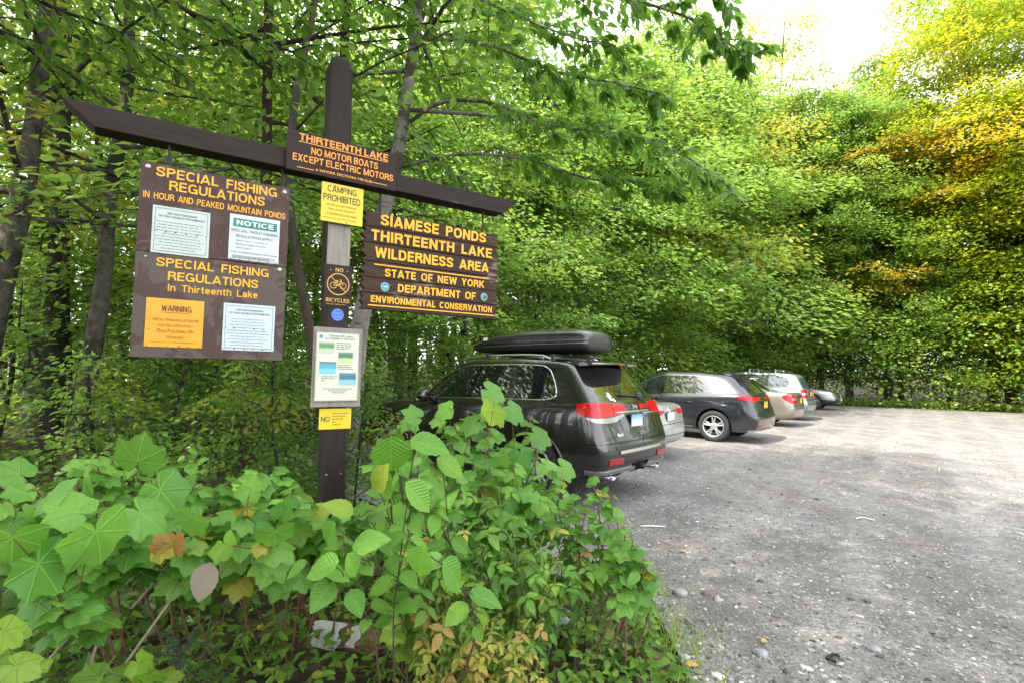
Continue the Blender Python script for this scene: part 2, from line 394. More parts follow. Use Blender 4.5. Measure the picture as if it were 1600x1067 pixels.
# a plain block alphabet drawn with strokes (unit cap height); rounded letters follow squarish arcs
def _arc(cx, cz, rx, rz, a0, a1, n=14, e=.82):
    return [(cx+rx*math.copysign(abs(math.cos(t))**e, math.cos(t)), cz+rz*math.copysign(abs(math.sin(t))**e, math.sin(t))) for t in np.linspace(R(a0), R(a1), n)]
def letter(ch, t):
    h = t/2; b, u, m = h, 1-h, .52; l = h
    def o(w, a0=0, a1=360): return _arc(w/2, .5, w/2-h, .5-h, a0, a1, 26)
    def X(w): return w-h
    if ch == 'A': w = .80; return w, [[(l-.02, 0), (w/2, 1)], [(w/2, 1), (w-l+.02, 0)], [(.19, .27), (w-.19, .27)]]
    if ch == 'B': w = .70; return w, [[(l, 0), (l, 1)], [(l, u)]+_arc(w-.30, .755, .27-h*.5, .245-h, 90, -90, 10)+[(l, .51)], [(l, .51)]+_arc(w-.31, .255, .31-h, .255-h, 90, -90, 10)+[(l, b)]]
    if ch == 'C': w = .76; return w, [o(w, 40, 320)]
    if ch == 'D': w = .74; return w, [[(l, 0), (l, 1)], [(l, u)]+_arc(w-.40, .5, .40-h, .5-h, 90, -90, 16)+[(l, b)]]
    if ch == 'E': w = .62; return w, [[(l, 0), (l, 1)], [(l, u), (w, u)], [(l, m), (w-.04, m)], [(l, b), (w, b)]]
    if ch == 'F': w = .58; return w, [[(l, 0), (l, 1)], [(l, u), (w, u)], [(l, m-.03), (w-.05, m-.03)]]
    if ch == 'G': w = .78; return w, [o(w, 42, 335), [(w*.54, .44), (w, .44)], [(w-h, .5), (w-h, 0)]]
    if ch == 'H': w = .72; return w, [[(l, 0), (l, 1)], [(w-l, 0), (w-l, 1)], [(l, m), (w-l, m)]]
    if ch in 'I|': w = t; return w, [[(h, 0), (h, 1)]]
    if ch == 'J': w = .56; return w, [[(w-l, 1)]+_arc(w/2, .30, w/2-h, .30-h, 0, -180, 12)]
    if ch == 'K': w = .74; return w, [[(l, 0), (l, 1)], [(l, .38), (w-h*1.0, 1)], [(.32, .55), (w-h*.6, 0)]]
    if ch == 'L': w = .57; return w, [[(l, 0), (l, 1)], [(l, b), (w, b)]]
    if ch == 'M': w = .90; return w, [[(l, 0), (l, 1)], [(w-l, 0), (w-l, 1)], [(l, 1), (w/2, .08)], [(w/2, .08), (w-l, 1)]]
    if ch == 'N': w = .74; return w, [[(l, 0), (l, 1)], [(w-l, 0), (w-l, 1)], [(l, .97), (w-l, .03)]]
    if ch == 'O': w = .80; return w, [o(w)]
    if ch == 'P': w = .66; return w, [[(l, 0), (l, 1)], [(l, u)]+_arc(w-.30, .72, .30-h, .28-h, 90, -90, 12)+[(l, .44)]]
    if ch == 'R': w = .70; return w, [[(l, 0), (l, 1)], [(l, u)]+_arc(w-.30, .735, .30-h, .265-h, 90, -90, 12)+[(l, .47)], [(w-.28, .47), (w-h*.8, .30), (w-h*.7, 0)]]
    if ch == 'S': w = .68; return w, [list(map(tuple, spline([(w-h*1.0, .70), (w*.80, u-.05), (w*.48, u), (w*.16, u-.08), (h*1.0, .72), (w*.24, .57), (w*.72, .44), (w-h*1.0, .28), (w*.82, b+.07), (w*.48, b), (w*.16, b+.06), (h*.9, .31)], 44)))]
    if ch == 'T': w = .64; return w, [[(0, u), (w, u)], [(w/2, 0), (w/2, 1)]]
    if ch == 'U': w = .72; return w, [[(l, 1)]+_arc(w/2, .36, w/2-h, .36-h, 180, 360, 16)+[(w-l, 1)]]
    if ch == 'V': w = .74; return w, [[(h*.9, 1), (w/2, 0)], [(w/2, 0), (w-h*.9, 1)]]
    if ch == 'W': w = 1.06; return w, [[(h*.9, 1), (w*.27, 0)], [(w*.27, 0), (w/2, .95)], [(w/2, .95), (w*.73, 0)], [(w*.73, 0), (w-h*.9, 1)]]
    if ch == 'X': w = .72; return w, [[(h, 0), (w-h, 1)], [(h, 1), (w-h, 0)]]
    if ch == 'Y': w = .72; return w, [[(h*.9, 1), (w/2, .42)], [(w-h*.9, 1), (w/2, .42)], [(w/2, .47), (w/2, 0)]]
    if ch == 'Z': w = .64; return w, [[(0, u), (w, u)], [(w-h*1.3, u), (h*1.3, b)], [(0, b), (w, b)]]
    if ch == ',': return t, [[(h, t), (h*.7, -.15)]]
    if ch == '.': return t, [[(h, 0), (h, t)]]
    if ch == '-': return .34, [[(0, .42), (.34, .42)]]
    if ch == '(': return .30, [_arc(.36, .42, .30-h, .62, 120, 240, 10, 1)]
    if ch == ')': return .30, [_arc(-.06, .42, .30-h, .62, 60, -60, 10, 1)]
    if ch == '0': w = .60; return w, [o(w)]
    if ch == '1': w = .42; return w, [[(w-h, 0), (w-h, 1)], [(w-h, .86), (0, .74)]]
    if ch == '5': w = .60; return w, [[(w-.04, u), (.12, u), (.08, .52)], [(.08, .52)]+_arc(w-.30, .32, .30-h, .32-h, 110, -90, 12)+[(.1, b), (.02, .2)]]
    if ch in '69': 
        w = .60; q = [_arc(w/2, .31, w/2-h, .31-h, 0, 360, 22), [(h, .31), (h*1.1, .62), (w*.35, .92), (w-h, .86)]]
        return w, (q if ch == '6' else [[(w-x, 1-z) for x, z in s_] for s_ in q])
    if ch == 'i': return t, [[(h, 0), (h, .72)], [(h, .84), (h, 1)]]
    if ch == 'n': w = .56; return w, [[(l, 0), (l, .72)], [(l, .5)]+_arc(w/2, .46, w/2-h, .28-h, 180, 0, 12)+[(w-l, 0)]]
    if ch == 'h': w = .56; return w, [[(l, 0), (l, 1)], [(l, .5)]+_arc(w/2, .46, w/2-h, .28-h, 180, 0, 12)+[(w-l, 0)]]
    if ch == 'r': w = .38; return w, [[(l, 0), (l, .72)], [(l, .48), (.20, .64), (w, .66)]]
    if ch == 't': w = .36; return w, [[(w*.45, .92), (w*.45, .18), (w*.62, h), (w, h)], [(0, .66), (w, .66)]]
    if ch == 'e': w = .58; return w, [_arc(w/2, .36, w/2-h, .36-h, 0, 320, 20), [(h, .36), (w-h*.5, .36)]]
    if ch == 'a': w = .56; return w, [[(h, .52), (w*.3, .66), (w*.6, .66), (w-h, .5), (w-h, 0)], _arc(w*.42, .20, w*.42-h, .20-h*.8, 0, 360, 16)]
    if ch == 'k': w = .54; return w, [[(l, 0), (l, 1)], [(l, .26), (w-h, .72)], [(.24, .44), (w-h*.7, 0)]]
    if ch == ' ': return .17, []
    return None
def ribbon(pts, t):
    P = np.array(pts, float); keep = [0]+[i for i in range(1, len(P)) if np.linalg.norm(P[i]-P[i-1]) > 1e-6]; P = P[keep]
    closed = len(P) > 6 and np.linalg.norm(P[0]-P[-1]) < 1e-4
    d = np.diff(P, axis=0); d /= np.linalg.norm(d, axis=1)[:, None]
    D0 = np.concatenate([d[-1:] if closed else d[:1], d]); D1 = np.concatenate([d, d[:1] if closed else d[-1:]])
    n0 = np.stack([-D0[:, 1], D0[:, 0]], 1); n1 = np.stack([-D1[:, 1], D1[:, 0]], 1); nn = n0+n1; nn /= np.linalg.norm(nn, axis=1)[:, None]
    k = 1/np.clip((nn*n0).sum(1), .6, 1); o = nn*k[:, None]*t/2; n = len(P)
    return np.concatenate([P+o, P-o]), [(i, i+n, i+n+1, i+1) for i in range(n-1)]
_fc = {}
def block(s, t):
    """strokes of a whole line; each stroke sits a hair in front of the last so that none overlap in one plane"""
    V = []; F = []; x = 0; n = 0
    for ch in s:
        w, S = letter(ch, t)
        for k, p in enumerate(S):
            v, f = ribbon(p, t); V.append(np.stack([v[:, 0]+x, v[:, 1], np.full(len(v), k*1.0)], 1)); F += [tuple(i+n for i in q) for q in f]; n += len(v)
        x += w+.115
    return np.concatenate(V), F
def glyphs(s, bold=0.0):
    k = (s, bold)
    if k in _fc: return _fc[k]
    if all(letter(c, .1) is not None for c in s): _fc[k] = block(s, .115+bold*2.4); return _fc[k]
    cu = bpy.data.curves.new('lettering', 'FONT'); cu.body = s; cu.size = 1.0; cu.offset = bold; cu.resolution_u = 2; cu.fill_mode = 'FRONT'
    o = bpy.data.objects.new('lettering', cu); COL.objects.link(o)
    bpy.context.view_layer.update()
    me = o.evaluated_get(bpy.context.evaluated_depsgraph_get()).to_mesh()
    V = np.array([(v.co[0], v.co[1], 0) for v in me.vertices]); F = [tuple(p.vertices) for p in me.polygons]
    o.to_mesh_clear(); bpy.data.objects.remove(o); bpy.data.curves.remove(cu)
    _fc[k] = (V, F); return V, F
def put_text(mb, s, cx, cz, wd, ht, y, bold=0.02):
    V, F = glyphs(s, bold); a, b = V.min(0), V.max(0)
    x = (V[:, 0]-a[0])/(b[0]-a[0])*wd+cx-wd/2; z = (V[:, 1]-a[1])/(b[1]-a[1])*ht+cz-ht/2
    mb.lines.append((np.stack([x, y-V[:, 2]*0.00012, z], 1), F))
class Print:
    """lettering: every line of writing becomes a mesh of its own, rules and small print share one"""
    def __init__(s): s.lines = []; s.rest = MB()
    def add(s, v, f): s.rest.add(v, f)
    def lathe(s, *a, **k): s.rest.lathe(*a, **k)
    def build(s, name, mat, parent):
        o = None
        for v, f in s.lines: m = MB(); m.add(v, f); o = m.build(name, mat, parent)
        if s.rest.n: o2 = s.rest.build('printed_rule' if s.lines else name, mat, parent); o = o or o2
        return o
def bar(mb, x0, x1, z0, z1, y):
    mb.add([(x0, y, z0), (x1, y, z0), (x1, y, z1), (x0, y, z1)], [(0, 1, 2, 3)])
class Pane:
    """maps photo pixels on a sign plane to that sign's own x,z"""
    def __init__(s, root, sc, zc, off): s.root, s.sc, s.zc, s.off = root, sc, zc, off
    def p(s, px, py): a, b = sz(px, py, s.off); return a - s.sc, b - s.zc
    def text(s, mb, txt, l, r, hpx, y, bold=0.02):
        a = s.p(*l); b = s.p(*r); c = ((a[0]+b[0])/2, (a[1]+b[1])/2); m = ((l[0]+r[0])/2, (l[1]+r[1])/2)
        h = s.p(m[0], m[1]-hpx/2)[1]-s.p(m[0], m[1]+hpx/2)[1]
        put_text(mb, txt, c[0], c[1], b[0]-a[0], h, y, bold)
    def rule(s, mb, l, r, hpx, y):
        a = s.p(*l); b = s.p(*r); z = (a[1]+b[1])/2; h = s.p(l[0], l[1]-hpx)[1]-s.p(*l)[1]
        bar(mb, a[0], b[0], z-h/2, z+h/2, y)
    def rect(s, tl, tr, br, bl):
        q = [s.p(*k) for k in (tl, tr, br, bl)]
        return (q[0][0]+q[3][0])/2, (q[1][0]+q[2][0])/2, (q[2][1]+q[3][1])/2, (q[0][1]+q[1][1])/2
def words(mb, x0, x1, z, h, y, rnd, fill=0.8):
    """a line of print too small to read: short word-long strokes"""
    x = x0
    while x < x1:
        l = rnd.uniform(0.012, 0.03)
        if x+l > x1: break
        bar(mb, x, x+l*fill, z-h/2, z+h/2, y); x += l
def sheet(mb, x0, x1, z0, z1, y, th=0.002): mb.box((x0, y, z0), (x1, y+th, z1))
def screw(parent, x, z, y, r=0.013, mat='zinc'):
    m = MB(); m.lathe([(0.0, -0.004), (r*0.55, -0.004), (r*0.6, -0.006), (r*0.75, -0.003), (r, -0.001), (r, 0.0)], 14, 'y', (x, y, z))
    m.box((x-r*0.45, y-0.0065, z-0.0012), (x+r*0.45, y-0.005, z+0.0012))
    return m.build('screw', M[mat], parent, smooth=False)

# --- post and crossbeam
pb = ST*0.944 + SN*SD
post = empty('sign_post', (pb[0], pb[1], -0.05), R(33), 'tall dark brown timber post with a slanted-end crossbeam holding all the signs', 'sign post')
lean = -0.0205
mb = MB(); hw = 0.0735; zt = 3.74
def pv(x, y, z): return (x+lean*z, y, z)
prof = [(0.0, 1.0), (zt-0.10, 1.0), (zt-0.045, 0.80), (zt-0.01, 0.42)]
V = []; k = 0.012
ring = [(-hw+k, 0), (hw-k, 0), (hw, k), (hw, 0.147-k), (hw-k, 0.147), (-hw+k, 0.147), (-hw, 0.147-k), (-hw, k)]
for z, q in prof: V += [pv(x*q, 0.0735+(y-0.0735)*q, z) for x, y in ring]
n = 8; Fq = [(i*n+a, i*n+(a+1) % n, (i+1)*n+(a+1) % n, (i+1)*n+a) for i in range(3) for a in range(n)] + [tuple(range(24, 32))]
mb.add(V, Fq); mb.build('post', M['post_wood'], post)
tl = sz(95, 153, -0.03); tr = sz(810, 318, -0.03); bl = sz(143, 199, -0.03); br = sz(786, 343, -0.03)
zb0 = 2.823; zt0 = 2.942
mb = MB(); cs = 0.944
s0, s1 = tl[0]-cs, tr[0]-cs; b0, b1 = bl[0]-cs+0.01, br[0]-cs
mb.prism([(s0, zt0+0.05), (b0, zb0+0.05), (b1, zb0+0.05), (s1, zt0+0.05)], -0.03, 0.105)
bo = mb.build('crossbeam', M['beam_wood'], post)
bv = bo.modifiers.new('bevel', 'BEVEL'); bv.width = 0.004; bv.segments = 2
mb = MB(); mb.box((-0.069-0.052, -0.002, 2.22+0.05), (0.069-0.052+0.008, 0.02, 2.56+0.05)); mb.build('weathered_patch', M['grey_wood'], post)
for s_, dx in ((-0.05, 0.0), (0.04, 0.0)):
    screw(post, s_-0.02, 0.95, -0.001, 0.006, 'zinc')

# --- fishing regulations board, hung left of the post
zo = (-0.192+0.585)/2; bo_ = sign_root('fishing_board', 0.198, 2.163, 0.0, 'large brown fishing regulations board hanging left of the post with four posters', 'notice board')
P = Pane(bo_, 0.198, 2.163, 0.0)
def zA(x, y): return 200+x/3.05, 220+y/3.05
zseam = (P.p(*zA(35, 527))[1]+P.p(*zA(755, 602))[1])/2
for nm, z0, z1, m_ in (('upper_panel', zseam+0.0015, 0.540, 'board_upper'), ('lower_panel', -0.541, zseam-0.0015, 'board_lower')):
    mb = MB(); mb.box((-0.384, 0, z0), (0.384, 0.018, z1)); pn = mb.build(nm, M[m_], bo_)
    b_ = pn.modifiers.new('bevel', 'BEVEL'); b_.width = 0.003; b_.segments = 2
    mt = Print()
    if nm == 'upper_panel':
        P.text(mt, 'SPECIAL  FISHING', zA(135, 150), zA(710, 246), 15.0, -0.002, 0.018)
        P.text(mt, 'REGULATIONS', zA(197, 217), zA(652, 291), 15.0, -0.002, 0.018)
        P.text(mt, 'IN  HOUR  AND  PEAKED  MOUNTAIN  PONDS', zA(72, 257), zA(750, 359), 10.6, -0.002, 0.014)
    else:
        P.text(mt, 'SPECIAL  FISHING', zA(135, 580), zA(670, 630), 13.6, -0.002, 0.018)
        P.text(mt, 'REGULATIONS', zA(190, 648), zA(620, 682), 13.6, -0.002, 0.018)
        P.text(mt, 'In  Thirteenth  Lake', zA(190, 703), zA(618, 735), 11.2, -0.002, 0.012)
    mt.build('lettering', M['letter_yellow'], pn)
for x, y in ((95, 122), (747, 245), (84, 551), (722, 615)):
    a, b = P.p(*zA(x, y)); screw(bo_, a, b, -0.0005, 0.013 if x != 84 else 0.007)
def poster(parent, P, name, label, rect, mat, y=-0.003):
    mb = MB(); x0, x1, z0, z1 = rect; rn = random.Random(name+label); N = 8
    # slightly wavy sheet
    g = [(x0+(x1-x0)*i/N, y-0.001-0.0015*math.sin(i*0.9+j*1.3)*(0.5 if 0 < i < N else 1), z0+(z1-z0)*j/N) for i in range(N+1) for j in range(N+1)]
    f = [(i*(N+1)+j, (i+1)*(N+1)+j, (i+1)*(N+1)+j+1, i*(N+1)+j+1) for i in range(N) for j in range(N)]
    mb.add(g, f); nb = len(g)
    mb.box((x0+0.001, y+0.0015, z0+0.001), (x1-0.001, y+0.0028, z1-0.001))
    o = mb.build(name, M[mat], parent); o['label'] = label; return o
def fine_print(o, rect, top, y, rnd, mat, nlines=11):
    x0, x1, z0, z1 = rect; mb = Print(); W, H = x1-x0, z1-z0
    b = 0.012
    for k in range(nlines):
        z = z0+H*(0.05+0.62*k/(nlines-1)); q = rnd.uniform(0.0, 0.12)*W
        words(mb, x0+0.06*W+q, x1-0.06*W-q, z, 0.0027, y, rnd)
    for a in ((x0+b, x1-b, z0+b, z0+b+0.002), (x0+b, x1-b, z1-b-0.002, z1-b), (x0+b, x0+b+0.002, z0+b, z1-b), (x1-b-0.002, x1-b, z0+b, z1-b)): bar(mb, *a, y)
    for s_, f, wd in top: put_text(mb, s_, (x0+x1)/2, z0+H*f, W*wd, 0.011, y, 0.015)
    return mb.build('lettering', M[mat], o)
def rusty(o, rect, y, rows, rnd):
    x0, x1, z0, z1 = rect; mb = MB()
    for f in rows:
        for k in range(6):
            x = x0+(x1-x0)*(0.05+0.9*k/5)+rnd.uniform(-.005, .005); z = z0+(z1-z0)*f-0.012*k/5*0; r = rnd.uniform(0.0025, 0.005)
            n = 7; pts = [(x+r*1.6*math.cos(a*6.283/n)*rnd.uniform(.6, 1.2), y, z+r*0.7*math.sin(a*6.283/n)*rnd.uniform(.6, 1.2)) for a in range(n)]
            mb.add(pts, [tuple(range(n))])
    mb.build('rusty_staple', M['rust'], o)
rnd = random.Random(5)
r1 = P.rect(zA(121, 307), zA(395, 347), zA(380, 563), zA(105, 530)); o = poster(bo_, P, 'poster', 'pale bait notice with a row of rusty staples', r1, 'paper_pale')
fine_print(o, r1, (('USE AND POSSESSION', 0.86, 0.52), ('OF FISH AS BAIT PROHIBITED', 0.79, 0.80)), -0.0068, rnd, 'print_grey'); rusty(o, r1, -0.0072, (0.46,), rnd)
r2 = P.rect(zA(488, 352), zA(725, 380), zA(715, 590), zA(474, 563)); o = poster(bo_, P, 'poster', 'white notice with a teal NOTICE banner', r2, 'paper_white')
x0, x1, z0, z1 = r2; W, H = x1-x0, z1-z0; mb = MB(); bar(mb, x0+.07*W, x1-.06*W, z1-.27*H, z1-.09*H, -0.0066); mb.build('banner', M['notice_teal'], o)
mb = Print(); put_text(mb, 'NOTICE', (x0+x1)/2, z1-.18*H, W*.74, .115*H, -0.0078, 0.035)
mb.build('banner_lettering', M['letter_white'], o)
mb = Print()
for s_, f, wd, h in (('SPECIAL TROUT FISHING', .645, .93, .062), ('REGULATIONS APPLY', .53, .74, .062), ('Season: April 1 - October 15', .425, .62, .042), ('Minimum Length: 12 inches', .345, .58, .042), ('Daily Limit: 3', .265, .30, .042), ('Only Artificial Lures are Permitted', .165, .93, .048)):
    put_text(mb, s_, x0+W*(.5 if wd > .65 else .14+wd/2), z0+H*f, W*wd, H*h, -0.0068, 0.006)
for a in ((.08, .92, .085, .095), (.08, .92, .035, .045), (.08, .09, .035, .095), (.91, .92, .035, .095)): bar(mb, x0+W*a[0], x0+W*a[1], z0+H*a[2], z0+H*a[3], -0.0068)
words(mb, x0+.10*W, x1-.10*W, z0+.065*H, .004, -0.0068, rnd)
mb.build('lettering', M['print_grey'], o); rusty(o, r2, -0.0072, (0.012,), rnd)
r3 = P.rect(zA(90, 744), zA(366, 770), zA(350, 990), zA(73, 977)); o = poster(bo_, P, 'poster', 'orange warning poster', r3, 'paper_orange')
x0, x1, z0, z1 = r3; W, H = x1-x0, z1-z0; mb = Print(); put_text(mb, 'WARNING', x0+.52*W, z1-.20*H, W*.52, .13*H, -0.0066, 0.012); bar(mb, x0+.25*W, x0+.77*W, z1-.29*H, z1-.283*H, -0.0066)
bar(mb, x0+.09*W, x0+.90*W, z0+.095*H, z0+.102*H, -0.0066); mb.build('heading', M['print_black'], o)
mb = Print()
for s_, f, wd in (('SPECIAL FISHING REGULATIONS FOR', .565, .78), ('THIS AREA ARE IN EFFECT', .445, .62), ('CONSULT THE FISHING GUIDE', .325, .66), ('FOR DETAILS', .205, .30)): put_text(mb, s_, x0+.52*W, z0+H*f, W*wd, H*.055, -0.0066, 0.012)
mb.build('lettering', M['print_brown'], o); rusty(o, r3, -0.0072, (.02, .36), rnd)
r4 = P.rect(zA(456, 774), zA(701, 790), zA(693, 1003), zA(446, 996)); o = poster(bo_, P, 'poster', 'bluish white bait notice below the seam', r4, 'paper_blue')
fine_print(o, r4, (('USE AND POSSESSION', 0.87, 0.52), ('OF FISH AS BAIT PROHIBITED', 0.80, 0.80)), -0.0068, rnd, 'print_grey'); rusty(o, r4, -0.0072, (0.47, 0.03), rnd)
# eye bolts and links that carry the board
for x in (-0.26, 0.335):
    mb = MB(); mb.tube([(x, 0.012, 0.52), (x+0.004, 0.012, 0.60), (x, 0.012, 0.664)], 0.007, 8); mb.lathe([(0.018, -0.004), (0.018, 0.004), (0.010, 0.004), (0.010, -0.004), (0.018, -0.004)], 12, 'y', (x, 0.012, 0.575)); mb.build('hanger', M['dark_iron'], bo_)

# --- wilderness area sign, hung right of the post
zc = 2.32; sc_ = 1.59; wr = sign_root('wilderness_sign', sc_, zc, 0.0, 'weathered brown plank sign with jagged ends naming the wilderness area', 'wooden sign')
P = Pane(wr, sc_, zc, 0.0)
def zC(x, y): return 550+x/5.333, 310+y/5.333
edges = [P.p(*zC(100, 100))[1]] + [(P.p(*zC(a, b))[1]+P.p(*zC(c, d))[1])/2 for a, b, c, d in ((110, 240, 1180, 395), (110, 372, 1180, 512), (110, 520, 1190, 655), (110, 655, 1190, 775), (120, 795, 1190, 880))] + [P.p(*zC(60, 918))[1]]
rj = random.Random(3); xl, xr = -0.548, 0.548
for k in range(6):
    z1, z0 = edges[k]-0.0012, edges[k+1]+0.0012; h = z1-z0
    def jag(x, sgn):
        return [(x+sgn*rj.uniform(-.01, 0.004), z0), (x-sgn*.030+rj.uniform(-.008, .008), z0+h*.24), (x+sgn*rj.uniform(-.008, .006), z0+h*.5), (x-sgn*.030+rj.uniform(-.008, .008), z0+h*.76), (x+sgn*rj.uniform(-.01, .004), z1)]
    L = jag(xl, -1); Rr = jag(xr, 1)
    poly = Rr + [(xr*f, z1+rj.uniform(-.0012, .0)) for f in (0.5, 0, -0.5)] + L[::-1] + [(xr*f, z0+rj.uniform(0, .0012)) for f in (-0.5, 0, 0.5)]
    mb = MB(); dy = rj.uniform(-.002, .002); mb.prism(poly, dy, 0.040+dy)
    pl = mb.build('plank', M['plank_wood'], wr); b_ = pl.modifiers.new('bevel', 'BEVEL'); b_.width = 0.0035; b_.segments = 1
    mt = Print(); yy = -0.0045
    if k == 0: P.text(mt, 'SIAMESE  PONDS', zC(238, 187), zC(1115, 327), 17.2, yy, 0.035)
    if k == 1: P.text(mt, 'THIRTEENTH  LAKE', zC(160, 312), zC(1163, 456), 17.6, yy, 0.035)
    if k == 2:
        P.text(mt, 'WILDERNESS  AREA', zC(190, 457), zC(1137, 575), 16.4, yy, 0.035); P.rule(mt, zC(183, 552), zC(1135, 672), 1.9, yy)
    if k == 3: P.text(mt, 'STATE  OF  NEW  YORK', zC(272, 628), zC(1100, 714), 13.0, yy, 0.035)
    if k == 4: P.text(mt, 'DEPARTMENT  OF', zC(380, 756), zC(1028, 812), 12.8, yy, 0.035)
    if k == 5:
        P.text(mt, 'ENVIRONMENTAL  CONSERVATION', zC(155, 843), zC(1163, 925), 10.6, yy, 0.035); P.rule(mt, zC(130, 890), zC(1180, 977), 1.8, yy)
    mt.build('lettering', M['letter_yellow'], pl)
simple('emblem_blue', (0.035, 0.25, 0.44), 0.4); simple('emblem_green', (0.06, 0.30, 0.12), 0.4); simple('emblem_dark', (0.02, 0.035, 0.05), 0.4)
for (cx, cy), r, whole in ((zC(273, 741), 0.0305, True), (zC(1097, 825), 0.0285, False)):
    a, b = P.p(cx, cy); m = MB(); n = 28; pts = [(a+r*math.cos(t), b+r*math.sin(t)) for t in np.linspace(0, 6.283, n, endpoint=False)]
    m.prism(pts, -0.0065, -0.0025); e = m.build('emblem', M['emblem_blue'], wr)
    m = MB()
    for sgn in (1,):
        # green land band and white swoosh of a state outline
        band = [(a-r*.93, b-r*.25), (a-r*.3, b-r*.12), (a+r*.3, b-r*.30), (a+r*.95, b-r*.22), (a+r*.75, b-r*.62), (a, b-r*.72), (a-r*.72, b-r*.65)]
        m.add([(x, -0.0072, z) for x, z in band], [tuple(range(7))])
    m.build('emblem_land', M['emblem_green'], e)
    m = MB(); sw = [(a-r*.55, b-r*.05), (a-r*.1, b+r*.22), (a+r*.55, b+r*.20), (a+r*.5, b-.0*r), (a+r*.1, b-r*.1)]; m.add([(x, -0.0076, z) for x, z in sw], [tuple(range(5))])
    m.lathe([(r*1.0, -0.0068), (r*0.93, -0.0072)], 28, 'y', (a, 0, b)); m.build('emblem_outline', M['letter_white'], e)
    m = MB(); dk = [(a-r*.1, b+r*.2), (a+r*.02, b+r*.75), (a+r*.12, b+r*.25)] if whole else [(a-r*.4, b-r*.3), (a+r*.1, b+r*.55), (a+r*.7, b+r*.1), (a+r*.2, b-r*.5)]
    m.add([(x, -0.0080, z) for x, z in dk], [tuple(range(len(dk)))]); m.build('emblem_mark', M['emblem_dark'], e)
for x in (-0.42, 0.40):
    mb = MB(); mb.tube([(x, 0.02, edges[0]-0.03), (x, 0.02, 2.83-zc)], 0.008, 8); mb.build('hanger', M['dark_iron'], wr)

# --- boat rule plaque on the beam
r0 = [sz(450, 201, -0.06), sz(621, 242, -0.06), sz(618, 300, -0.06), sz(446, 263, -0.06)]
s0 = (r0[0][0]+r0[3][0])/2; s1 = (r0[1][0]+r0[2][0])/2; z1 = (r0[0][1]+r0[1][1])/2; z0 = (r0[2][1]+r0[3][1])/2; sc_, zc = (s0+s1)/2, (z0+z1)/2
nm = sign_root('boat_plaque', sc_, zc, -0.06, 'brown plaque with orange no motor boats lettering on the middle of the beam', 'sign')
P = Pane(nm, sc_, zc, -0.06); mb = MB(); mb.box((s0-sc_, 0, z0-zc), (s1-sc_, 0.028, z1-zc)); o = mb.build('panel', M['plaque_wood'], nm); b_ = o.modifiers.new('bevel', 'BEVEL'); b_.width = 0.004; b_.segments = 2
def zB(x, y): return 430+x/3.556, 60+y/3.556
mt = Print(); yy = -0.0025
P.text(mt, 'THIRTEENTH LAKE', zB(135, 552), zB(627, 662), 12.0, yy, 0.028); P.rule(mt, zB(132, 576), zB(625, 688), 1.2, yy)
P.text(mt, 'NO MOTOR BOATS', zB(200, 630), zB(570, 710), 11.4, yy, 0.020); P.text(mt, 'EXCEPT ELECTRIC MOTORS', zB(97, 664), zB(655, 772), 11.4, yy, 0.020)
P.text(mt, '6 NYCRR SECTION 196.5(d)', zB(225, 738), zB(537, 797), 4.9, yy, 0.020); P.rule(mt, zB(120, 714), zB(215, 736), 1.0, yy); P.rule(mt, zB(540, 801), zB(620, 820), 1.0, yy)
mt.build('lettering', M['letter_amber'], nm)

# --- small signs down the post
def small(name, corners, off, mat, label, th=0.003, part='panel'):
    q = [sz(*c, off) for c in corners]; s0 = (q[0][0]+q[3][0])/2; s1 = (q[1][0]+q[2][0])/2; z1 = (q[0][1]+q[1][1])/2; z0 = (q[2][1]+q[3][1])/2
    sc_, zc = (s0+s1)/2, (z0+z1)/2; rt = sign_root(name, sc_, zc, off, label, 'sign'); w_, h_ = (s1-s0)/2, (z1-z0)/2
    mb = MB(); mb.box((-w_, 0, -h_), (w_, th, h_)); o = mb.build(part, M[mat], rt); return rt, Pane(rt, sc_, zc, off), w_, h_
cs_, P, w_, h_ = small('camping_sign', [(502, 283), (568, 297), (566, 355.5), (502, 344)], -0.036, 'paper_yellow', 'bright yellow camping prohibited sign just under the beam', 0.002, 'sheet')
bw = MB(); bw.box((-0.073-0.02, 0.0022, -h_+0.012), (0.073-0.02, 0.0345, h_-0.006)); bw.build('backing_block', M['post_wood'], cs_)
def zE(x, y): return 495+x/12.55, 275+y/12.55
mt = Print(); yy = -0.0015
P.text(mt, 'CAMPING', zE(212, 245), zE(780, 345), 10.3, yy, 0.010); P.text(mt, 'PROHIBITED', zE(128, 405), zE(852, 535), 10.3, yy, 0.010); mt.build('lettering', M['print_black'], cs_)
mt = Print(); P.text(mt, 'WITHIN 150 FEET OF ROAD,', zE(190, 562), zE(785, 655), 3.2, yy, 0.015); P.text(mt, 'TRAIL, OR WATER EXCEPT', zE(222, 650), zE(755, 730), 3.2, yy, 0.015)
P.text(mt, 'AT DESIGNATED LOCATIONS.', zE(188, 730), zE(775, 825), 3.2, yy, 0.015)
words(mt, -w_*.9, w_*.85, -h_*.80, 0.004, yy, rnd); mt.build('fine_lettering', M['print_brown'], cs_)
for x, z in ((-.05, .9), (.03, -.93)): screw(cs_, x, z*h_, -0.0005, 0.004, 'rust')

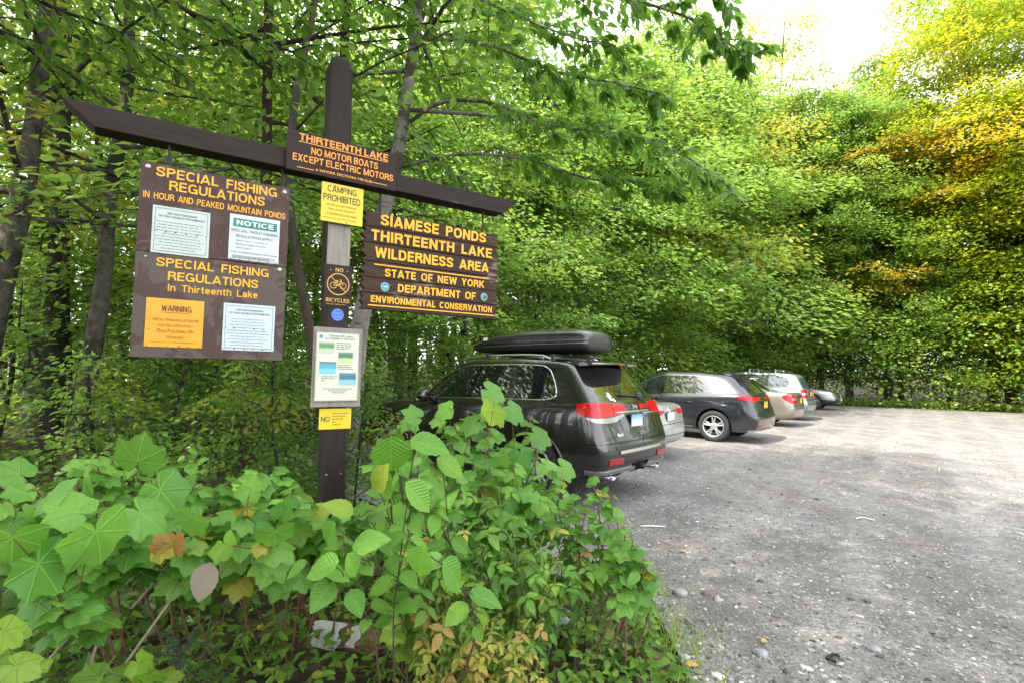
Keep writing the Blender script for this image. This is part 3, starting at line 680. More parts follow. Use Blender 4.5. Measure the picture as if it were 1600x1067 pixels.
nb, P, w_, h_ = small('bicycle_sign', [(507.5, 413), (550, 416), (549, 480.5), (506, 478.5)], -0.004, 'plaque_wood', 'small brown no bicycles sign below the bare grey patch of the post')
mt = Print(); yy = -0.0015
put_text(mt, 'NO', 0.004, h_*.76, w_*.58, h_*.19, yy, 0.03); put_text(mt, 'BICYCLES', 0, -h_*.70, w_*1.72, h_*.19, yy, 0.03)
words(mt, -w_*.8, w_*.8, -h_*.90, 0.003, yy, rnd); mt.build('lettering', M['letter_gold'], nb)
mt = Print(); rr = w_*.83; cz_ = h_*.07
mt.lathe([(rr, yy), (rr*.90, yy)], 40, 'y', (0, 0, cz_))
def flat_stroke(mb, p, q, wd, y):
    p, q = np.array(p), np.array(q); d = (q-p)/np.linalg.norm(q-p); nn = np.array([-d[1], d[0]])*wd/2
    mb.add([(a[0], y, a[1]) for a in (p+nn, q+nn, q-nn, p-nn)], [(0, 1, 2, 3)])
flat_stroke(mt, (-rr*.68, cz_+rr*.66), (rr*.68, cz_-rr*.66), rr*.08, yy)
wl_ = (-rr*.42, cz_-rr*.12); wr_ = (rr*.42, cz_-rr*.12)
for c in (wl_, wr_): mt.lathe([(rr*.30, yy-.0003), (rr*.235, yy-.0003)], 24, 'y', (c[0], 0, c[1]))
bb = (0, cz_-rr*.14); st_ = (-rr*.14, cz_+rr*.25); hd = (rr*.26, cz_+rr*.25)
for a, b in ((wl_, st_), (wl_, bb), (bb, st_), (st_, hd), (bb, hd), (hd, wr_), (hd, (rr*.22, cz_+rr*.40)), ((rr*.10, cz_+rr*.40), (rr*.30, cz_+rr*.40)), ((-rr*.26, cz_+rr*.33), (-rr*.04, cz_+rr*.33)), (st_, (-rr*.15, cz_+rr*.33))): flat_stroke(mt, a, b, rr*.065, yy-.0006)
mt.build('bicycle_symbol', M['letter_gold'], nb)
for x, z in ((-.6, .72), (.62, .72), (0, -.9)): screw(nb, x*w_, z*h_, -0.0005, 0.004)

simple('marker_blue', (0.03, 0.10, 0.50), 0.35, var=0.15, scale=30); simple('marker_print', (0.25, 0.36, 0.70), 0.4)
c0 = sz(527.5, 492.5, -0.004); mk = sign_root('trail_marker', c0[0], c0[1], -0.004, 'round blue trail marker disc on the post above the framed poster', 'trail marker')
mb = MB(); rm = 0.041; mb.lathe([(0, -0.001), (rm*.94, -0.001), (rm, 0.0005), (rm, 0.003)], 30, 'y'); mb.build('disc', M['marker_blue'], mk)
mb = Print(); mb.lathe([(rm*.88, -0.0018), (rm*.83, -0.0018)], 30, 'y'); put_text(mb, 'Foot', 0, .012, .042, .013, -0.0018, .01); put_text(mb, 'Trail', 0, -.010, .042, .013, -0.0018, .01); mb.build('lettering', M['marker_print'], mk)
screw(mk, 0, -rm*.8, -0.001, .004)

ip, P, w_, h_ = small('trail_poster', [(490, 512.5), (566, 512.5), (563, 634), (487, 636)], -0.028, 'grey_frame', 'framed cream poster with four small photos on a grey backing board', 0.022, 'backing_board')
def zF(x, y): return 480+x/5.926, 500+y/5.928
rc = P.rect(zF(80, 115), zF(475, 120), zF(472, 742), zF(72, 738)); x0, x1, z0, z1 = rc; W, H = x1-x0, z1-z0
mb = MB(); mb.box((x0, -0.005, z0), (x1, -0.0015, z1)); pp = mb.build('sheet', M['paper_cream'], ip)
mb = MB(); fw = 0.007
for a in ((x0-fw, x1+fw, z0-fw, z0), (x0-fw, x1+fw, z1, z1+fw), (x0-fw, x0, z0, z1), (x1, x1+fw, z0, z1)): mb.box((a[0], -0.010, a[2]), (a[1], -0.0005, a[3]))
mb.build('frame', M['grey_frame'], ip)
def picture_mat(name, sky_, land, water, seed):
    g = NT(name); t = g.n('TexCoord'); s = g.n('SeparateXYZ'); g.l(t.outputs['Generated'], s.inputs[0]); f = g.noise(g.coord('Generated', (5+seed, 1, 6)), 2.0, 4)
    h = g.math('ADD', s.outputs[2], g.math('MULTIPLY', g.math('SUBTRACT', f, 0.5), 0.5)); g.set(Base_Color=g.ramp(h, [(0.0, water), (0.40, water), (0.5, land), (0.8, land), (0.95, sky_)]), Roughness=0.4); M[name] = g.m
picture_mat('picture_path', (0.30, 0.42, 0.30), (0.10, 0.24, 0.10), (0.45, 0.52, 0.34), 1); picture_mat('picture_tent', (0.16, 0.30, 0.22), (0.07, 0.16, 0.12), (0.44, 0.56, 0.22), 2)
picture_mat('picture_lake', (0.10, 0.16, 0.08), (0.08, 0.33, 0.46), (0.16, 0.48, 0.60), 3); picture_mat('picture_dock', (0.08, 0.26, 0.34), (0.05, 0.16, 0.20), (0.22, 0.48, 0.55), 4)
for nm_, a in (('path', (108, 205, 248, 305)), ('tent', (287, 297, 420, 393)), ('lake', (110, 385, 265, 497)), ('dock', (293, 487, 447, 600))):
    q = P.rect(zF(a[0], a[1]), zF(a[2], a[1]), zF(a[2], a[3]), zF(a[0], a[3])); mb = MB(); bar(mb, q[0], q[1], q[2], q[3], -0.0065); mb.build('photograph', M['picture_'+nm_], pp)
mb = Print()
P.text(mb, 'Thirteenth Lake', zF(195, 152), zF(420, 152), 3.0, -0.0065, 0.012); P.text(mb, 'ACCESSIBILITY PROJECT', zF(165, 176), zF(445, 176), 2.8, -0.0065, 0.012)
for a in ((268, 415, 213), (268, 430, 232), (268, 430, 250), (268, 390, 266), (278, 410, 417), (278, 445, 434), (278, 445, 450), (130, 285, 520), (130, 280, 537), (130, 170, 555), (150, 430, 634), (190, 390, 651), (230, 350, 669)):
    l = P.p(*zF(a[0], a[2])); r_ = P.p(*zF(a[1], a[2])); words(mb, l[0], r_[0], l[1], 0.0045, -0.0065, rnd)
mb.build('lettering', M['print_grey'], pp)
a = P.p(*zF(127, 152)); mb = MB(); mb.lathe([(0, -0.0065), (.011, -0.0065)], 16, 'y', (a[0], 0, a[1])); mb.build('emblem', M['emblem_blue'], pp)
for x, y in ((112, 92), (235, 98), (333, 100), (285, 738), (70, 320), (70, 515), (483, 290), (483, 510), (215, 790), (300, 780)):
    a = P.p(*zF(x, y)); screw(ip, a[0], a[1], -0.0105 if 60 < x < 75 or 480 < x else -0.0005, 0.0045)

no, P, w_, h_ = small('rules_sign', [(499, 638.5), (548.5, 637), (548.5, 668.5), (498, 671)], -0.004, 'paper_yellow', 'small yellow sign reading NO below the framed poster')
mb = Print(); put_text(mb, 'NO', -w_*.62, 0, w_*.54, h_*.5, -0.0015, 0.008); mb.build('lettering', M['print_black'], no)
mb = MB()
for k, e in enumerate((.95, .85, .70, .25, .5)): words(mb, -w_*.2, w_*e, h_*(.52-.27*k), 0.006, -0.0015, rnd)
mb.build('fine_lettering', M['print_brown'], no)
# ------------------------------------------------------------------ cars
def paint(name, col, metal=0.35, rough=0.33):
    g = NT(name); v = g.coord(); f = g.noise(v, 2.0, 5, 0.6); d = g.noise(v, 400, 1)
    sx = g.n('SeparateXYZ'); g.l(v, sx.inputs[0])
    dust = g.math('MULTIPLY', g.ramp(f, [(0.35, (0,)*3), (0.75, (1,)*3)]), g.ramp(sx.outputs[2], [(0.25, (0.40,)*3), (0.85, (0.03,)*3)]))
    c = g.mix(dust, col, (0.16, 0.135, 0.115))
    g.set(Base_Color=c, Metallic=metal, Roughness=rough, Coat_Weight=1.0); g.b.inputs['Coat Roughness'].default_value = 0.03
    M[name] = g.m
def glass(name, col, rough=0.02):
    g = NT(name); g.set(Base_Color=col, Roughness=rough, Specular_IOR_Level=0.9, Coat_Weight=0.6); g.b.inputs['IOR'].default_value = 1.6; M[name] = g.m
glass('car_glass', (0.008, 0.011, 0.011)); glass('car_glass_pale', (0.03, 0.045, 0.05))
simple('black_plastic', (0.018, 0.018, 0.019), 0.5, var=0.2, scale=40); simple('gloss_black', (0.008, 0.008, 0.009), 0.12, coat=1.0)
simple('box_black', (0.014, 0.015, 0.017), 0.28, coat=0.35, var=0.15, scale=5)
simple('chrome', (0.75, 0.75, 0.74), 0.12, 1.0); simple('satin_metal', (0.55, 0.55, 0.55), 0.32, 1.0); simple('dark_chrome', (.28, .28, .28), .25, 1.0); simple('alloy', (0.52, 0.53, 0.54), 0.3, 0.75)
simple('tyre_rubber', (0.020, 0.020, 0.021), 0.85, var=0.3, scale=30); simple('wheel_dark', (0.010, 0.010, 0.010), 0.8); simple('well_black', (0.008, 0.008, 0.008), 0.95, spec=0.1)
simple('lamp_red', (0.42, 0.003, 0.008), 0.16, coat=0.25, spec=.35); simple('lamp_dark_red', (0.30, 0.004, 0.012), 0.12, coat=1.0); simple('lamp_clear', (0.34, 0.33, 0.32), 0.10, 0.4, coat=1.0)
simple('plate_blue', (0.33, 0.55, 0.76), 0.45); simple('plate_white', (0.75, 0.76, 0.78), 0.45); simple('plate_gold', (0.75, 0.36, 0.02), 0.45); simple('plate_ink', (0.02, 0.04, 0.16), 0.5)
simple('sticker_white', (0.78, 0.80, 0.82), 0.6)
g = NT('plate_fade'); t_ = g.n('TexCoord'); s_ = g.n('SeparateXYZ'); g.l(t_.outputs['Generated'], s_.inputs[0]); g.set(Base_Color=g.ramp(s_.outputs[2], [(0.15, (0.72, 0.76, 0.80)), (0.9, (0.12, 0.34, 0.62))]), Roughness=0.4); M['plate_fade'] = g.m
paint('paint_graphite', (0.040, 0.038, 0.038), 0.75, .22); paint('paint_navy', (0.017, 0.021, 0.030), 0.5, .26); paint('paint_silver', (0.50, 0.50, 0.50), 0.7)
paint('paint_champagne', (0.25, 0.225, 0.20), 0.65); paint('paint_sage', (0.23, 0.275, 0.262), 0.65); paint('paint_steel', (0.22, 0.245, 0.245), 0.65)

CC = np.array([-1, -.86, -.45, 0, .45, .86, 1]); NJ = 9
def st(ul, ub, ur, zbot, zb, zr, wl, wb, wr, crown=0.03, xb=0.0):
    """one cross section: lower, belt and roof positions along the car, heights and half widths"""
    return dict(ul=ul, ub=ub, ur=ur, zbot=zbot, zb=zb, zr=zr, wl=wl, wb=wb, wr=wr, crown=crown, xb=xb)
def section(s):
    z0, zb, zr = s['zbot'], s['zb'], s['zr']; wl, wb, wr = s['wl'], s['wb'], s['wr']
    z = [z0, z0+.05, z0+.36*(zb-z0), z0+.66*(zb-z0), zb-.055*min(1, (zb-z0)/.5), zb, 0, 0, 0]
    y = [wl*.86, wl*.965, wl*1.0, wl*1.0, (wl*.7+wb*.3), wb, 0, 0, 0]
    h = zr-zb; z[6] = zb+min(.03, .2*h); z[7] = zb+.87*h; z[8] = zr
    y[6] = wb-.018*min(1, h/.3); y[7] = wb+(wr-wb)*.80; y[8] = wr
    ul = s['ul']; ul = [ul]*5 if np.isscalar(ul) else ul
    ub, ur = s['ub'], s['ur']; u = list(ul)+[ub, ub+(ur-ub)*.06, ub+(ur-ub)*.87, ur]
    return np.array(u), np.array(y), np.array(z)
def car_body(S, side_glass, top_glass, rear_glass, pillars, clad, arches, bulge, sub=2, arch_w=0.30):
    N = len(S); ids = {}; V = []; secs = [section(s) for s in S]
    def vid(i, j, c):
        k = (i, j, c)
        if k in ids: return ids[k]
        u, y, z = secs[i]; f = CC[c]; yy = f*y[j]; xx = u[j]; zz = z[j]
        if j == NJ-1: zz += S[i]['crown']*(1-f*f)
        if j >= 5: xx += S[i]['xb']*(1-f*f)
        if i == 0: xx -= bulge[0]*(1-f*f)
        if i == N-1: xx += bulge[1]*(1-f*f)
        ids[k] = len(V); V.append((xx, yy, zz)); return ids[k]
    F = []; MI = []
    for i in range(N-1):
        for j in range(NJ-1):
            m = 0
            if j == 6: m = 1 if i in side_glass else 5 if i in pillars else 0
            if clad and j <= clad: m = 4
            F.append((vid(i, j, 0), vid(i, j+1, 0), vid(i+1, j+1, 0), vid(i+1, j, 0))); MI.append(m)
            F.append((vid(i, j, 6), vid(i+1, j, 6), vid(i+1, j+1, 6), vid(i, j+1, 6))); MI.append(m)
        for c in range(6):
            m = 0
            if i in top_glass and 1 <= c <= 4: m = top_glass[i]
            F.append((vid(i, 8, c), vid(i, 8, c+1), vid(i+1, 8, c+1), vid(i+1, 8, c))); MI.append(m)
            F.append((vid(i, 0, c+1), vid(i, 0, c), vid(i+1, 0, c), vid(i+1, 0, c+1))); MI.append(4)
    for j in range(NJ-1):
        for c in range(6):
            m = 4 if (clad and j <= clad) else 0
            if rear_glass and j == 6 and 1 <= c <= 4: m = 3
            F.append((vid(0, j, c), vid(0, j, c+1), vid(0, j+1, c+1), vid(0, j+1, c))); MI.append(m)
            F.append((vid(N-1, j, c+1), vid(N-1, j, c), vid(N-1, j+1, c), vid(N-1, j+1, c+1))); MI.append(4 if (clad and j <= clad) else 0)
    me = bpy.data.meshes.new('car_body'); me.from_pydata(V, [], F)
    for m in range(7): me.materials.append(None)
    me.polygons.foreach_set('material_index', MI); me.update()
    emat = {}
    for p in me.polygons:
        for ek in p.edge_keys: emat.setdefault(ek, []).append(p.material_index)
    at_ = me.attributes.new('crease_edge', 'FLOAT', 'EDGE'); inv = {v: k for k, v in ids.items()}
    cr = []
    for e in me.edges:
        k = tuple(sorted(e.vertices)); ms = emat[k]; a, b = inv[e.vertices[0]], inv[e.vertices[1]]; c = 0.0
        if len(set(ms)) > 1 and (1 in ms or 2 in ms or 3 in ms or 5 in ms): c = 0.75
        elif a[1] == b[1] == 5: c = 0.45
        elif a[1] == b[1] == 8 and abs(CC[a[2]]) == 1 and abs(CC[b[2]]) == 1: c = 0.25
        elif a[1] == b[1] == 0: c = 0.5
        elif a[1] == b[1] == 2: c = 0.2
        cr.append(c)
    at_.data.foreach_set('value', cr)
    o = bpy.data.objects.new('car_body', me); COL.objects.link(o)
    sm = o.modifiers.new('s', 'SUBSURF'); sm.levels = sub; sm.render_levels = sub
    cuts = []
    for (u, z, r) in arches:
        m = MB(); hw = max(s['wl'] for s in S)
        m.lathe([(0, hw+.2), (r, hw+.2), (r, hw-arch_w), (0, hw-arch_w)], 40, 'y', (u, 0, z)); m.lathe([(0, -hw+arch_w), (r, -hw+arch_w), (r, -hw-.2), (0, -hw-.2)], 40, 'y', (u, 0, z))
        co = m.build('cutter'); bmm = bmesh.new(); bmm.from_mesh(co.data); bmesh.ops.remove_doubles(bmm, verts=bmm.verts, dist=1e-5); bmesh.ops.recalc_face_normals(bmm, faces=bmm.faces); bmm.to_mesh(co.data); bmm.free()
        for q in range(7): co.data.materials.append(None)
        co.data.polygons.foreach_set('material_index', [6]*len(co.data.polygons)); cuts.append(co)
        b = o.modifiers.new('b', 'BOOLEAN'); b.object = co; b.operation = 'DIFFERENCE'; b.solver = 'EXACT'
    bpy.context.view_layer.update()
    ev = o.evaluated_get(bpy.context.evaluated_depsgraph_get()); em = ev.to_mesh()
    VV = np.array([v.co[:] for v in em.vertices]); PF = [(tuple(p.vertices), p.material_index) for p in em.polygons]
    ev.to_mesh_clear(); bpy.data.objects.remove(o)
    for c in cuts: bpy.data.objects.remove(c)
    return VV, PF
def part_from(VV, PF, idx, name, mat, parent):
    fs = [f for f, m in PF if m in idx]
    if not fs: return None
    used = sorted({v for f in fs for v in f}); mp = {v: k for k, v in enumerate(used)}
    me = bpy.data.meshes.new(name); me.from_pydata([VV[v] for v in used], [], [tuple(mp[v] for v in f) for f in fs])
    me.polygons.foreach_set('use_smooth', [True]*len(fs)); me.materials.append(M[mat])
    bm = bmesh.new(); bm.from_mesh(me); bmesh.ops.recalc_face_normals
    for e in bm.edges: e.smooth = not (len(e.link_faces) == 2 and e.calc_face_angle(0) > R(38))
    bm.to_mesh(me); bm.free()
    o = bpy.data.objects.new(name, me); COL.objects.link(o); o.parent = parent; return o
def islands(fs):
    par = {}
    def find(a):
        while par.setdefault(a, a) != a: par[a] = par[par[a]]; a = par[a]
        return a
    for f in fs:
        for v in f[1:]: par[find(f[0])] = find(v)
    out = {}
    for f in fs: out.setdefault(find(f[0]), []).append(f)
    return list(out.values())
def loops_between(PF, ga, gb):
    """edge loops where material groups meet"""
    em = {}
    for f, m in PF:
        for a, b in zip(f, f[1:]+f[:1]): em.setdefault((min(a, b), max(a, b)), set()).add(m)
    adj = {}
    for (a, b), ms in em.items():
        if (ms & ga) and (ms & gb) and len(ms) > 1: adj.setdefault(a, []).append(b); adj.setdefault(b, []).append(a)
    out = []; seen = set()
    for s in adj:
        if s in seen: continue
        lp = [s]; seen.add(s); cur = s
        while True:
            nx = [q for q in adj[cur] if q not in seen]
            if not nx: break
            cur = nx[0]; seen.add(cur); lp.append(cur)
        out.append((lp, len(lp) > 2 and lp[0] in adj[lp[-1]]))
    return out
class Car:
    def __init__(s, root, VV, PF):
        s.root = root; s.bvh = BVHTree.FromPolygons([tuple(v) for v in VV], [f for f, m in PF]); s.VV = VV; s.PF = PF
    def hit(s, o, d):
        h = s.bvh.ray_cast(Vector(o), Vector(d).normalized())
        if h[0] is None:
            h2 = s.bvh.find_nearest(Vector(o)+Vector(d)*2.0); return np.array(h2[0]), np.array(h2[1])
        n = h[1]
        if n.dot(Vector(d)) > 0: n = -n
        return np.array(h[0]), np.array(n)
    def side(s, u, z, sg=1): return s.hit((u, sg*2.5, z), (0, -sg, 0))
    def rear(s, y, z): return s.hit((-2, y, z), (1, 0, 0))
    def front(s, y, z): return s.hit((8, y, z), (-1, 0, 0))
    def top(s, u, y): return s.hit((u, y, 4), (0, 0, -1))
    def corner(s, cu, cy, ang, z):
        d = np.array([math.cos(ang), math.sin(ang), 0]); return s.hit(np.array([cu, cy, z])+2.5*d, -d)
    def patch(s, name, mat, grid, off=0.008, parent=None):
        """grid[i][j] -> (point, normal); a thin raised shell lying on the body"""
        n, m = len(grid), len(grid[0]); P = np.array([[g[0] for g in r] for r in grid]); Nn = np.array([[g[1] for g in r] for r in grid])
        nav = Nn.mean((0, 1)); O = P+Nn*off; I = P-Nn*0.02; V = np.concatenate([O.reshape(-1, 3), I.reshape(-1, 3)]); k = n*m
        F = [(i*m+j, (i+1)*m+j, (i+1)*m+j+1, i*m+j+1) for i in range(n-1) for j in range(m-1)]
        bd = [(0, j) for j in range(m)]+[(i, m-1) for i in range(1, n)]+[(n-1, j) for j in range(m-2, -1, -1)]+[(i, 0) for i in range(n-2, 0, -1)]
        b = [i*m+j for i, j in bd]; F += [(b[q], b[q]+k, b[(q+1) % len(b)]+k, b[(q+1) % len(b)]) for q in range(len(b))]
        mb = MB(); mb.add(V, F); o = mb.build(name, M[mat], parent or s.root, smooth=True)
        bm = bmesh.new(); bm.from_mesh(o.data); bmesh.ops.recalc_face_normals(bm, faces=bm.faces)
        for e in bm.edges: e.smooth = not (len(e.link_faces) == 2 and e.calc_face_angle(0) > R(40))
        bm.to_mesh(o.data); bm.free(); return o
    def line(s, mb, hits, r=0.004, off=0.0):
        pts = [h[0]+h[1]*off for h in hits]; mb.tube(pts, r, 6)
    def trim(s, name, mat, ga, gb, r, off=0.0, closed_only=False, parent=None, sel=None):
        mb = MB(); cnt = 0
        for lp, cl in loops_between(s.PF, ga, gb):
            pts = s.VV[lp]
            if sel and not sel(pts): continue
            if len(pts) < 3: continue
            pts = np.concatenate([pts, pts[:1]]) if cl else pts
            mb.tube(pts, r, 6); cnt += 1
        return mb.build(name, M[mat], parent or s.root, smooth=True) if cnt else None
def wheel(parent, u, y, r, spokes, style, rim_mat='alloy'):
    sg = 1 if y > 0 else -1; w = 0.115; rr = r*.70
    hub = MB(); hub.lathe([(0, .02), (.06, .02), (.16, .01), (.16, -.03), (0, -.03)], 20, 'y'); wh = hub.build('wheel', M['wheel_dark'], parent, loc=(u, y-sg*w, r)); 
    if sg < 0: wh.rotation_euler = (0, 0, math.pi)
    t = MB(); t.lathe([(rr, -w+.01), (rr+.02, -w), (r-.03, -w), (r-.008, -w+.025), (r, -w+.05), (r, w-.05), (r-.008, w-.025), (r-.03, w), (rr+.03, w+.004), (rr+.012, w-.004), (rr, w-.02)], 48, 'y'); t.build('tyre', M['tyre_rubber'], wh, smooth=True)
    m = MB(); m.lathe([(rr-.004, w-.012), (rr-.012, w-.004), (rr-.028, w-.012), (rr-.03, w-.07), (rr-.02, -w+.02)], 40, 'y')
    yf = w-.03
    m.lathe([(0, yf-.006), (.03, yf-.004), (.055, yf-.012), (.085, yf-.03), (.085, yf-.06)], 20, 'y')
    for k in range(spokes):
        a0 = 2*math.pi*k/spokes+.3
        for da, w0, w1 in (((-.17, .030, .036), (.17, .030, .036)) if style == 'double' else ((0, .055, .075),)):
            a1 = a0+da*1.0; a_in = a0+da*.75
            p0 = np.array([.05*math.cos(a_in), .05*math.sin(a_in)]); p1 = np.array([(rr-.015)*math.cos(a1), (rr-.015)*math.sin(a1)]); d = (p1-p0)/np.linalg.norm(p1-p0); nn = np.array([-d[1], d[0]])
            V = []
            for p, wd, yy in ((p0, w0, yf-.008), ((p0+p1)/2, (w0+w1)/2*.9, yf-.004), (p1, w1, yf-.008)):
                for s_, dy in ((-1, -.03), (-1, -.004), (-.6, 0.0), (.6, 0.0), (1, -.004), (1, -.03)): q = p+nn*wd/2*s_; V.append((q[0], yy+dy, q[1]))
            m.add(V, [(i*6+a, i*6+a+1, (i+1)*6+a+1, (i+1)*6+a) for i in range(2) for a in range(5)])
    o = m.build('rim', M[rim_mat], wh, smooth=True)
    bm = bmesh.new(); bm.from_mesh(o.data); bmesh.ops.recalc_face_normals(bm, faces=bm.faces)
    for e in bm.edges: e.smooth = not (len(e.link_faces) == 2 and e.calc_face_angle(0) > R(35))
    bm.to_mesh(o.data); bm.free()
    return wh
HEAD = math.atan2(.643, -.766)
def make_car(name, label, rear_xy, S, body, side_glass, top_glass, rear_glass, pillars, clad, wheels, tyre_r, bulge, arch_r=None, rz=HEAD, clad_mat='black_plastic', glass_mat='car_glass', spokes=5, style='double', track=None, group='cars parked along the woods edge', arch_w=.30):
    root = empty(name, (rear_xy[0], rear_xy[1], 0.006), rz, label, 'car', group)
    ar = arch_r or tyre_r+.045; hw = max(s['wl'] for s in S)
    VV, PF = car_body(S, side_glass, top_glass, rear_glass, pillars, clad, [(u, tyre_r+.01, ar) for u in wheels], bulge, arch_w=arch_w)
    part_from(VV, PF, {0}, 'body', body, root); part_from(VV, PF, {4}, 'lower_cladding', clad_mat, root); [part_from(VV, [(f, 6) for f in isl], {6}, 'wheel_arch', 'well_black', root) for isl in islands([f for f, m in PF if m == 6])]
    for isl in islands([f for f, m in PF if m == 1]): part_from(VV, [(f, 1) for f in isl], {1}, 'side_window', glass_mat, root)
    part_from(VV, PF, {2}, 'windshield', glass_mat, root); part_from(VV, PF, {3}, 'rear_window', glass_mat, root); [part_from(VV, [(f, 5) for f in isl], {5}, 'pillar', 'gloss_black', root) for isl in islands([f for f, m in PF if m == 5])]
    c = Car(root, VV, PF); c.hw = hw
    for u in wheels:
        for sg in (1, -1): wheel(root, u, sg*(hw-.015), tyre_r, spokes, style)
    return root, c
def handles(c, us, z, mat='satin_metal', ln=.19):
    for sg in (1, -1):
        for u in us:
            p, n = c.side(u, z, sg); q, n2 = c.side(u+ln, z+.005, sg); mb = MB()
            mb.tube([p-n*.01, p+n*.022+(q-p)*.1, (p+q)/2+n*.034, q+n*.022-(q-p)*.1, q-n2*.01], [.010, .013, .014, .013, .010], 8); mb.build('door_handle', M[mat], c.root, smooth=True)
def door_lines(c, cols, zlo, zhi, fuel=None):
    for sg in (1, -1):
        mb = MB()
        for col in cols:
            pts = spline(np.array(col), 14); c.line(mb, [c.side(u, z, sg) for u, z in pts], .0042, -.0012)
        if fuel and sg == fuel[4]: u0, u1, z0, z1, _ = fuel; c.line(mb, [c.side(u, z, sg) for u, z in ((u0, z0), (u0, z1), (u1, z1), (u1, z0), (u0, z0))], .003, -.001)
        mb.build('door_gap', M['well_black'], c.root)
def mirror(c, u, z, body):
    for sg in (1, -1):
        p, n = c.side(u, z, sg); mb = MB(); a = np.linspace(0, 2*math.pi, 14, endpoint=False); V = []
        for x, ry, rz_ in ((-.07, .10, .075), (-.05, .115, .085), (.03, .105, .08), (.09, .05, .04)):
            V += [(u+x, p[1]+sg*(.15+ry*math.cos(t)), z+.06+rz_*math.sin(t)) for t in a]
        n_ = 14; F = [(i*n_+k, i*n_+(k+1) % n_, (i+1)*n_+(k+1) % n_, (i+1)*n_+k) for i in range(3) for k in range(n_)]+[tuple(range(n_))[::-1], tuple(range(42, 56))]
        mb.add(V, F); mb.tube([p+np.array([0, -sg*.02, .02]), (u, p[1]+sg*.08, z+.045)], .022, 8); mb.build('mirror', M[body], c.root, smooth=True)
def rails(c, u0, u1, y, mat='satin_metal', h=.05):
    for sg in (1, -1):
        mb = MB(); us = np.linspace(u0, u1, 12); hts = [c.top(u, sg*y)[0] for u in us]
        pts = [p+np.array([0, 0, h if 0 < i < 11 else 0.0]) for i, p in enumerate(hts)]; mb.tube(pts, .016, 8)
        for i in (1, 6, 10): mb.tube([hts[i]-np.array([0, 0, .01]), pts[i]], .017, 6)
        mb.build('roof_rail', M[mat], c.root, smooth=True)
def crossbars(c, us, y, h, mat='black_plastic'):
    for u in us:
        a = c.top(u, y)[0]; b = c.top(u, -y)[0]; zt = max(a[2], b[2])+h; mb = MB()
        mb.tube([(u, y+.06, zt), (u, -y-.06, zt)], .018, 8)
        for p in (a, b): mb.tube([p-np.array([0, 0, .01]), (u, p[1], zt)], [.035, .022], 8)
        mb.build('crossbar', M[mat], c.root)
def plate(c, y0, z, front=False, mat='plate_fade', ink=True, frame='black_plastic', tilt=0.0):
    p, n = c.front(y0, z) if front else c.rear(y0, z); sg = 1 if front else -1; x = p[0]+sg*.018
    mb = MB(); mb.box((x-.006, y0-.165, z-.085), (x+.006, y0+.165, z+.085)); f = mb.build('plate_frame', M[frame], c.root)
    mb = MB(); x2 = x+sg*.009; mb.box((min(x2, x2-sg*.004), y0-.15, z-.073), (max(x2, x2-sg*.004), y0+.15, z+.073)); o = mb.build('license_plate', M[mat], c.root)
    return o
def rear_text(c, txt, y, z, wd, ht, mat, bold=.03, off=.006):
    V, F = glyphs(txt, bold); a, b = V.min(0), V.max(0); pts = []
    for vx, vz, _k in V:
        yy = y-((vx-a[0])/(b[0]-a[0])-.5)*wd; zz = z+((vz-a[1])/(b[1]-a[1])-.5)*ht; p, n = c.rear(yy, zz); pts.append(p+np.array([-off, 0, 0]))
    mb = MB(); mb.add(pts, F); return mb.build('badge', M[mat], c.root)
def side_patch(c, name, mat, outline, sg, n=8, m=3, off=.008):
    """outline: list of (u, zlow, zhigh)"""
    o = np.array(outline); us = np.linspace(o[0, 0], o[-1, 0], n); lo = np.interp(us, o[:, 0], o[:, 1]); hi = np.interp(us, o[:, 0], o[:, 2])
    return c.patch(name, mat, [[c.side(u, l+(h-l)*t, sg) for t in np.linspace(0, 1, m)] for u, l, h in zip(us, lo, hi)], off)
def corner_patch(c, name, mat, cu, cy, prof, n=14, m=4, off=.010, parent=None):
    """prof: list of (angle deg, zlow, zhigh) round a vertical axis inside the corner"""
    o = np.array(prof, float); A = np.linspace(o[0, 0], o[-1, 0], n); lo = np.interp(A, o[:, 0], o[:, 1]); hi = np.interp(A, o[:, 0], o[:, 2])
    return c.patch(name, mat, [[c.corner(cu, cy, R(a), l+(h-l)*t) for t in np.linspace(0, 1, m)] for a, l, h in zip(A, lo, hi)], off, parent)
def mirror_prof(prof): return [(-a, l, h) for a, l, h in prof]
def rear_patch(c, name, mat, y0, y1, z0, z1, n=8, m=3, off=.008, front=False):
    f = c.front if front else c.rear
    return c.patch(name, mat, [[f(y, z) for z in np.linspace(z0, z1, m)] for y in np.linspace(y0, y1, n)], off)

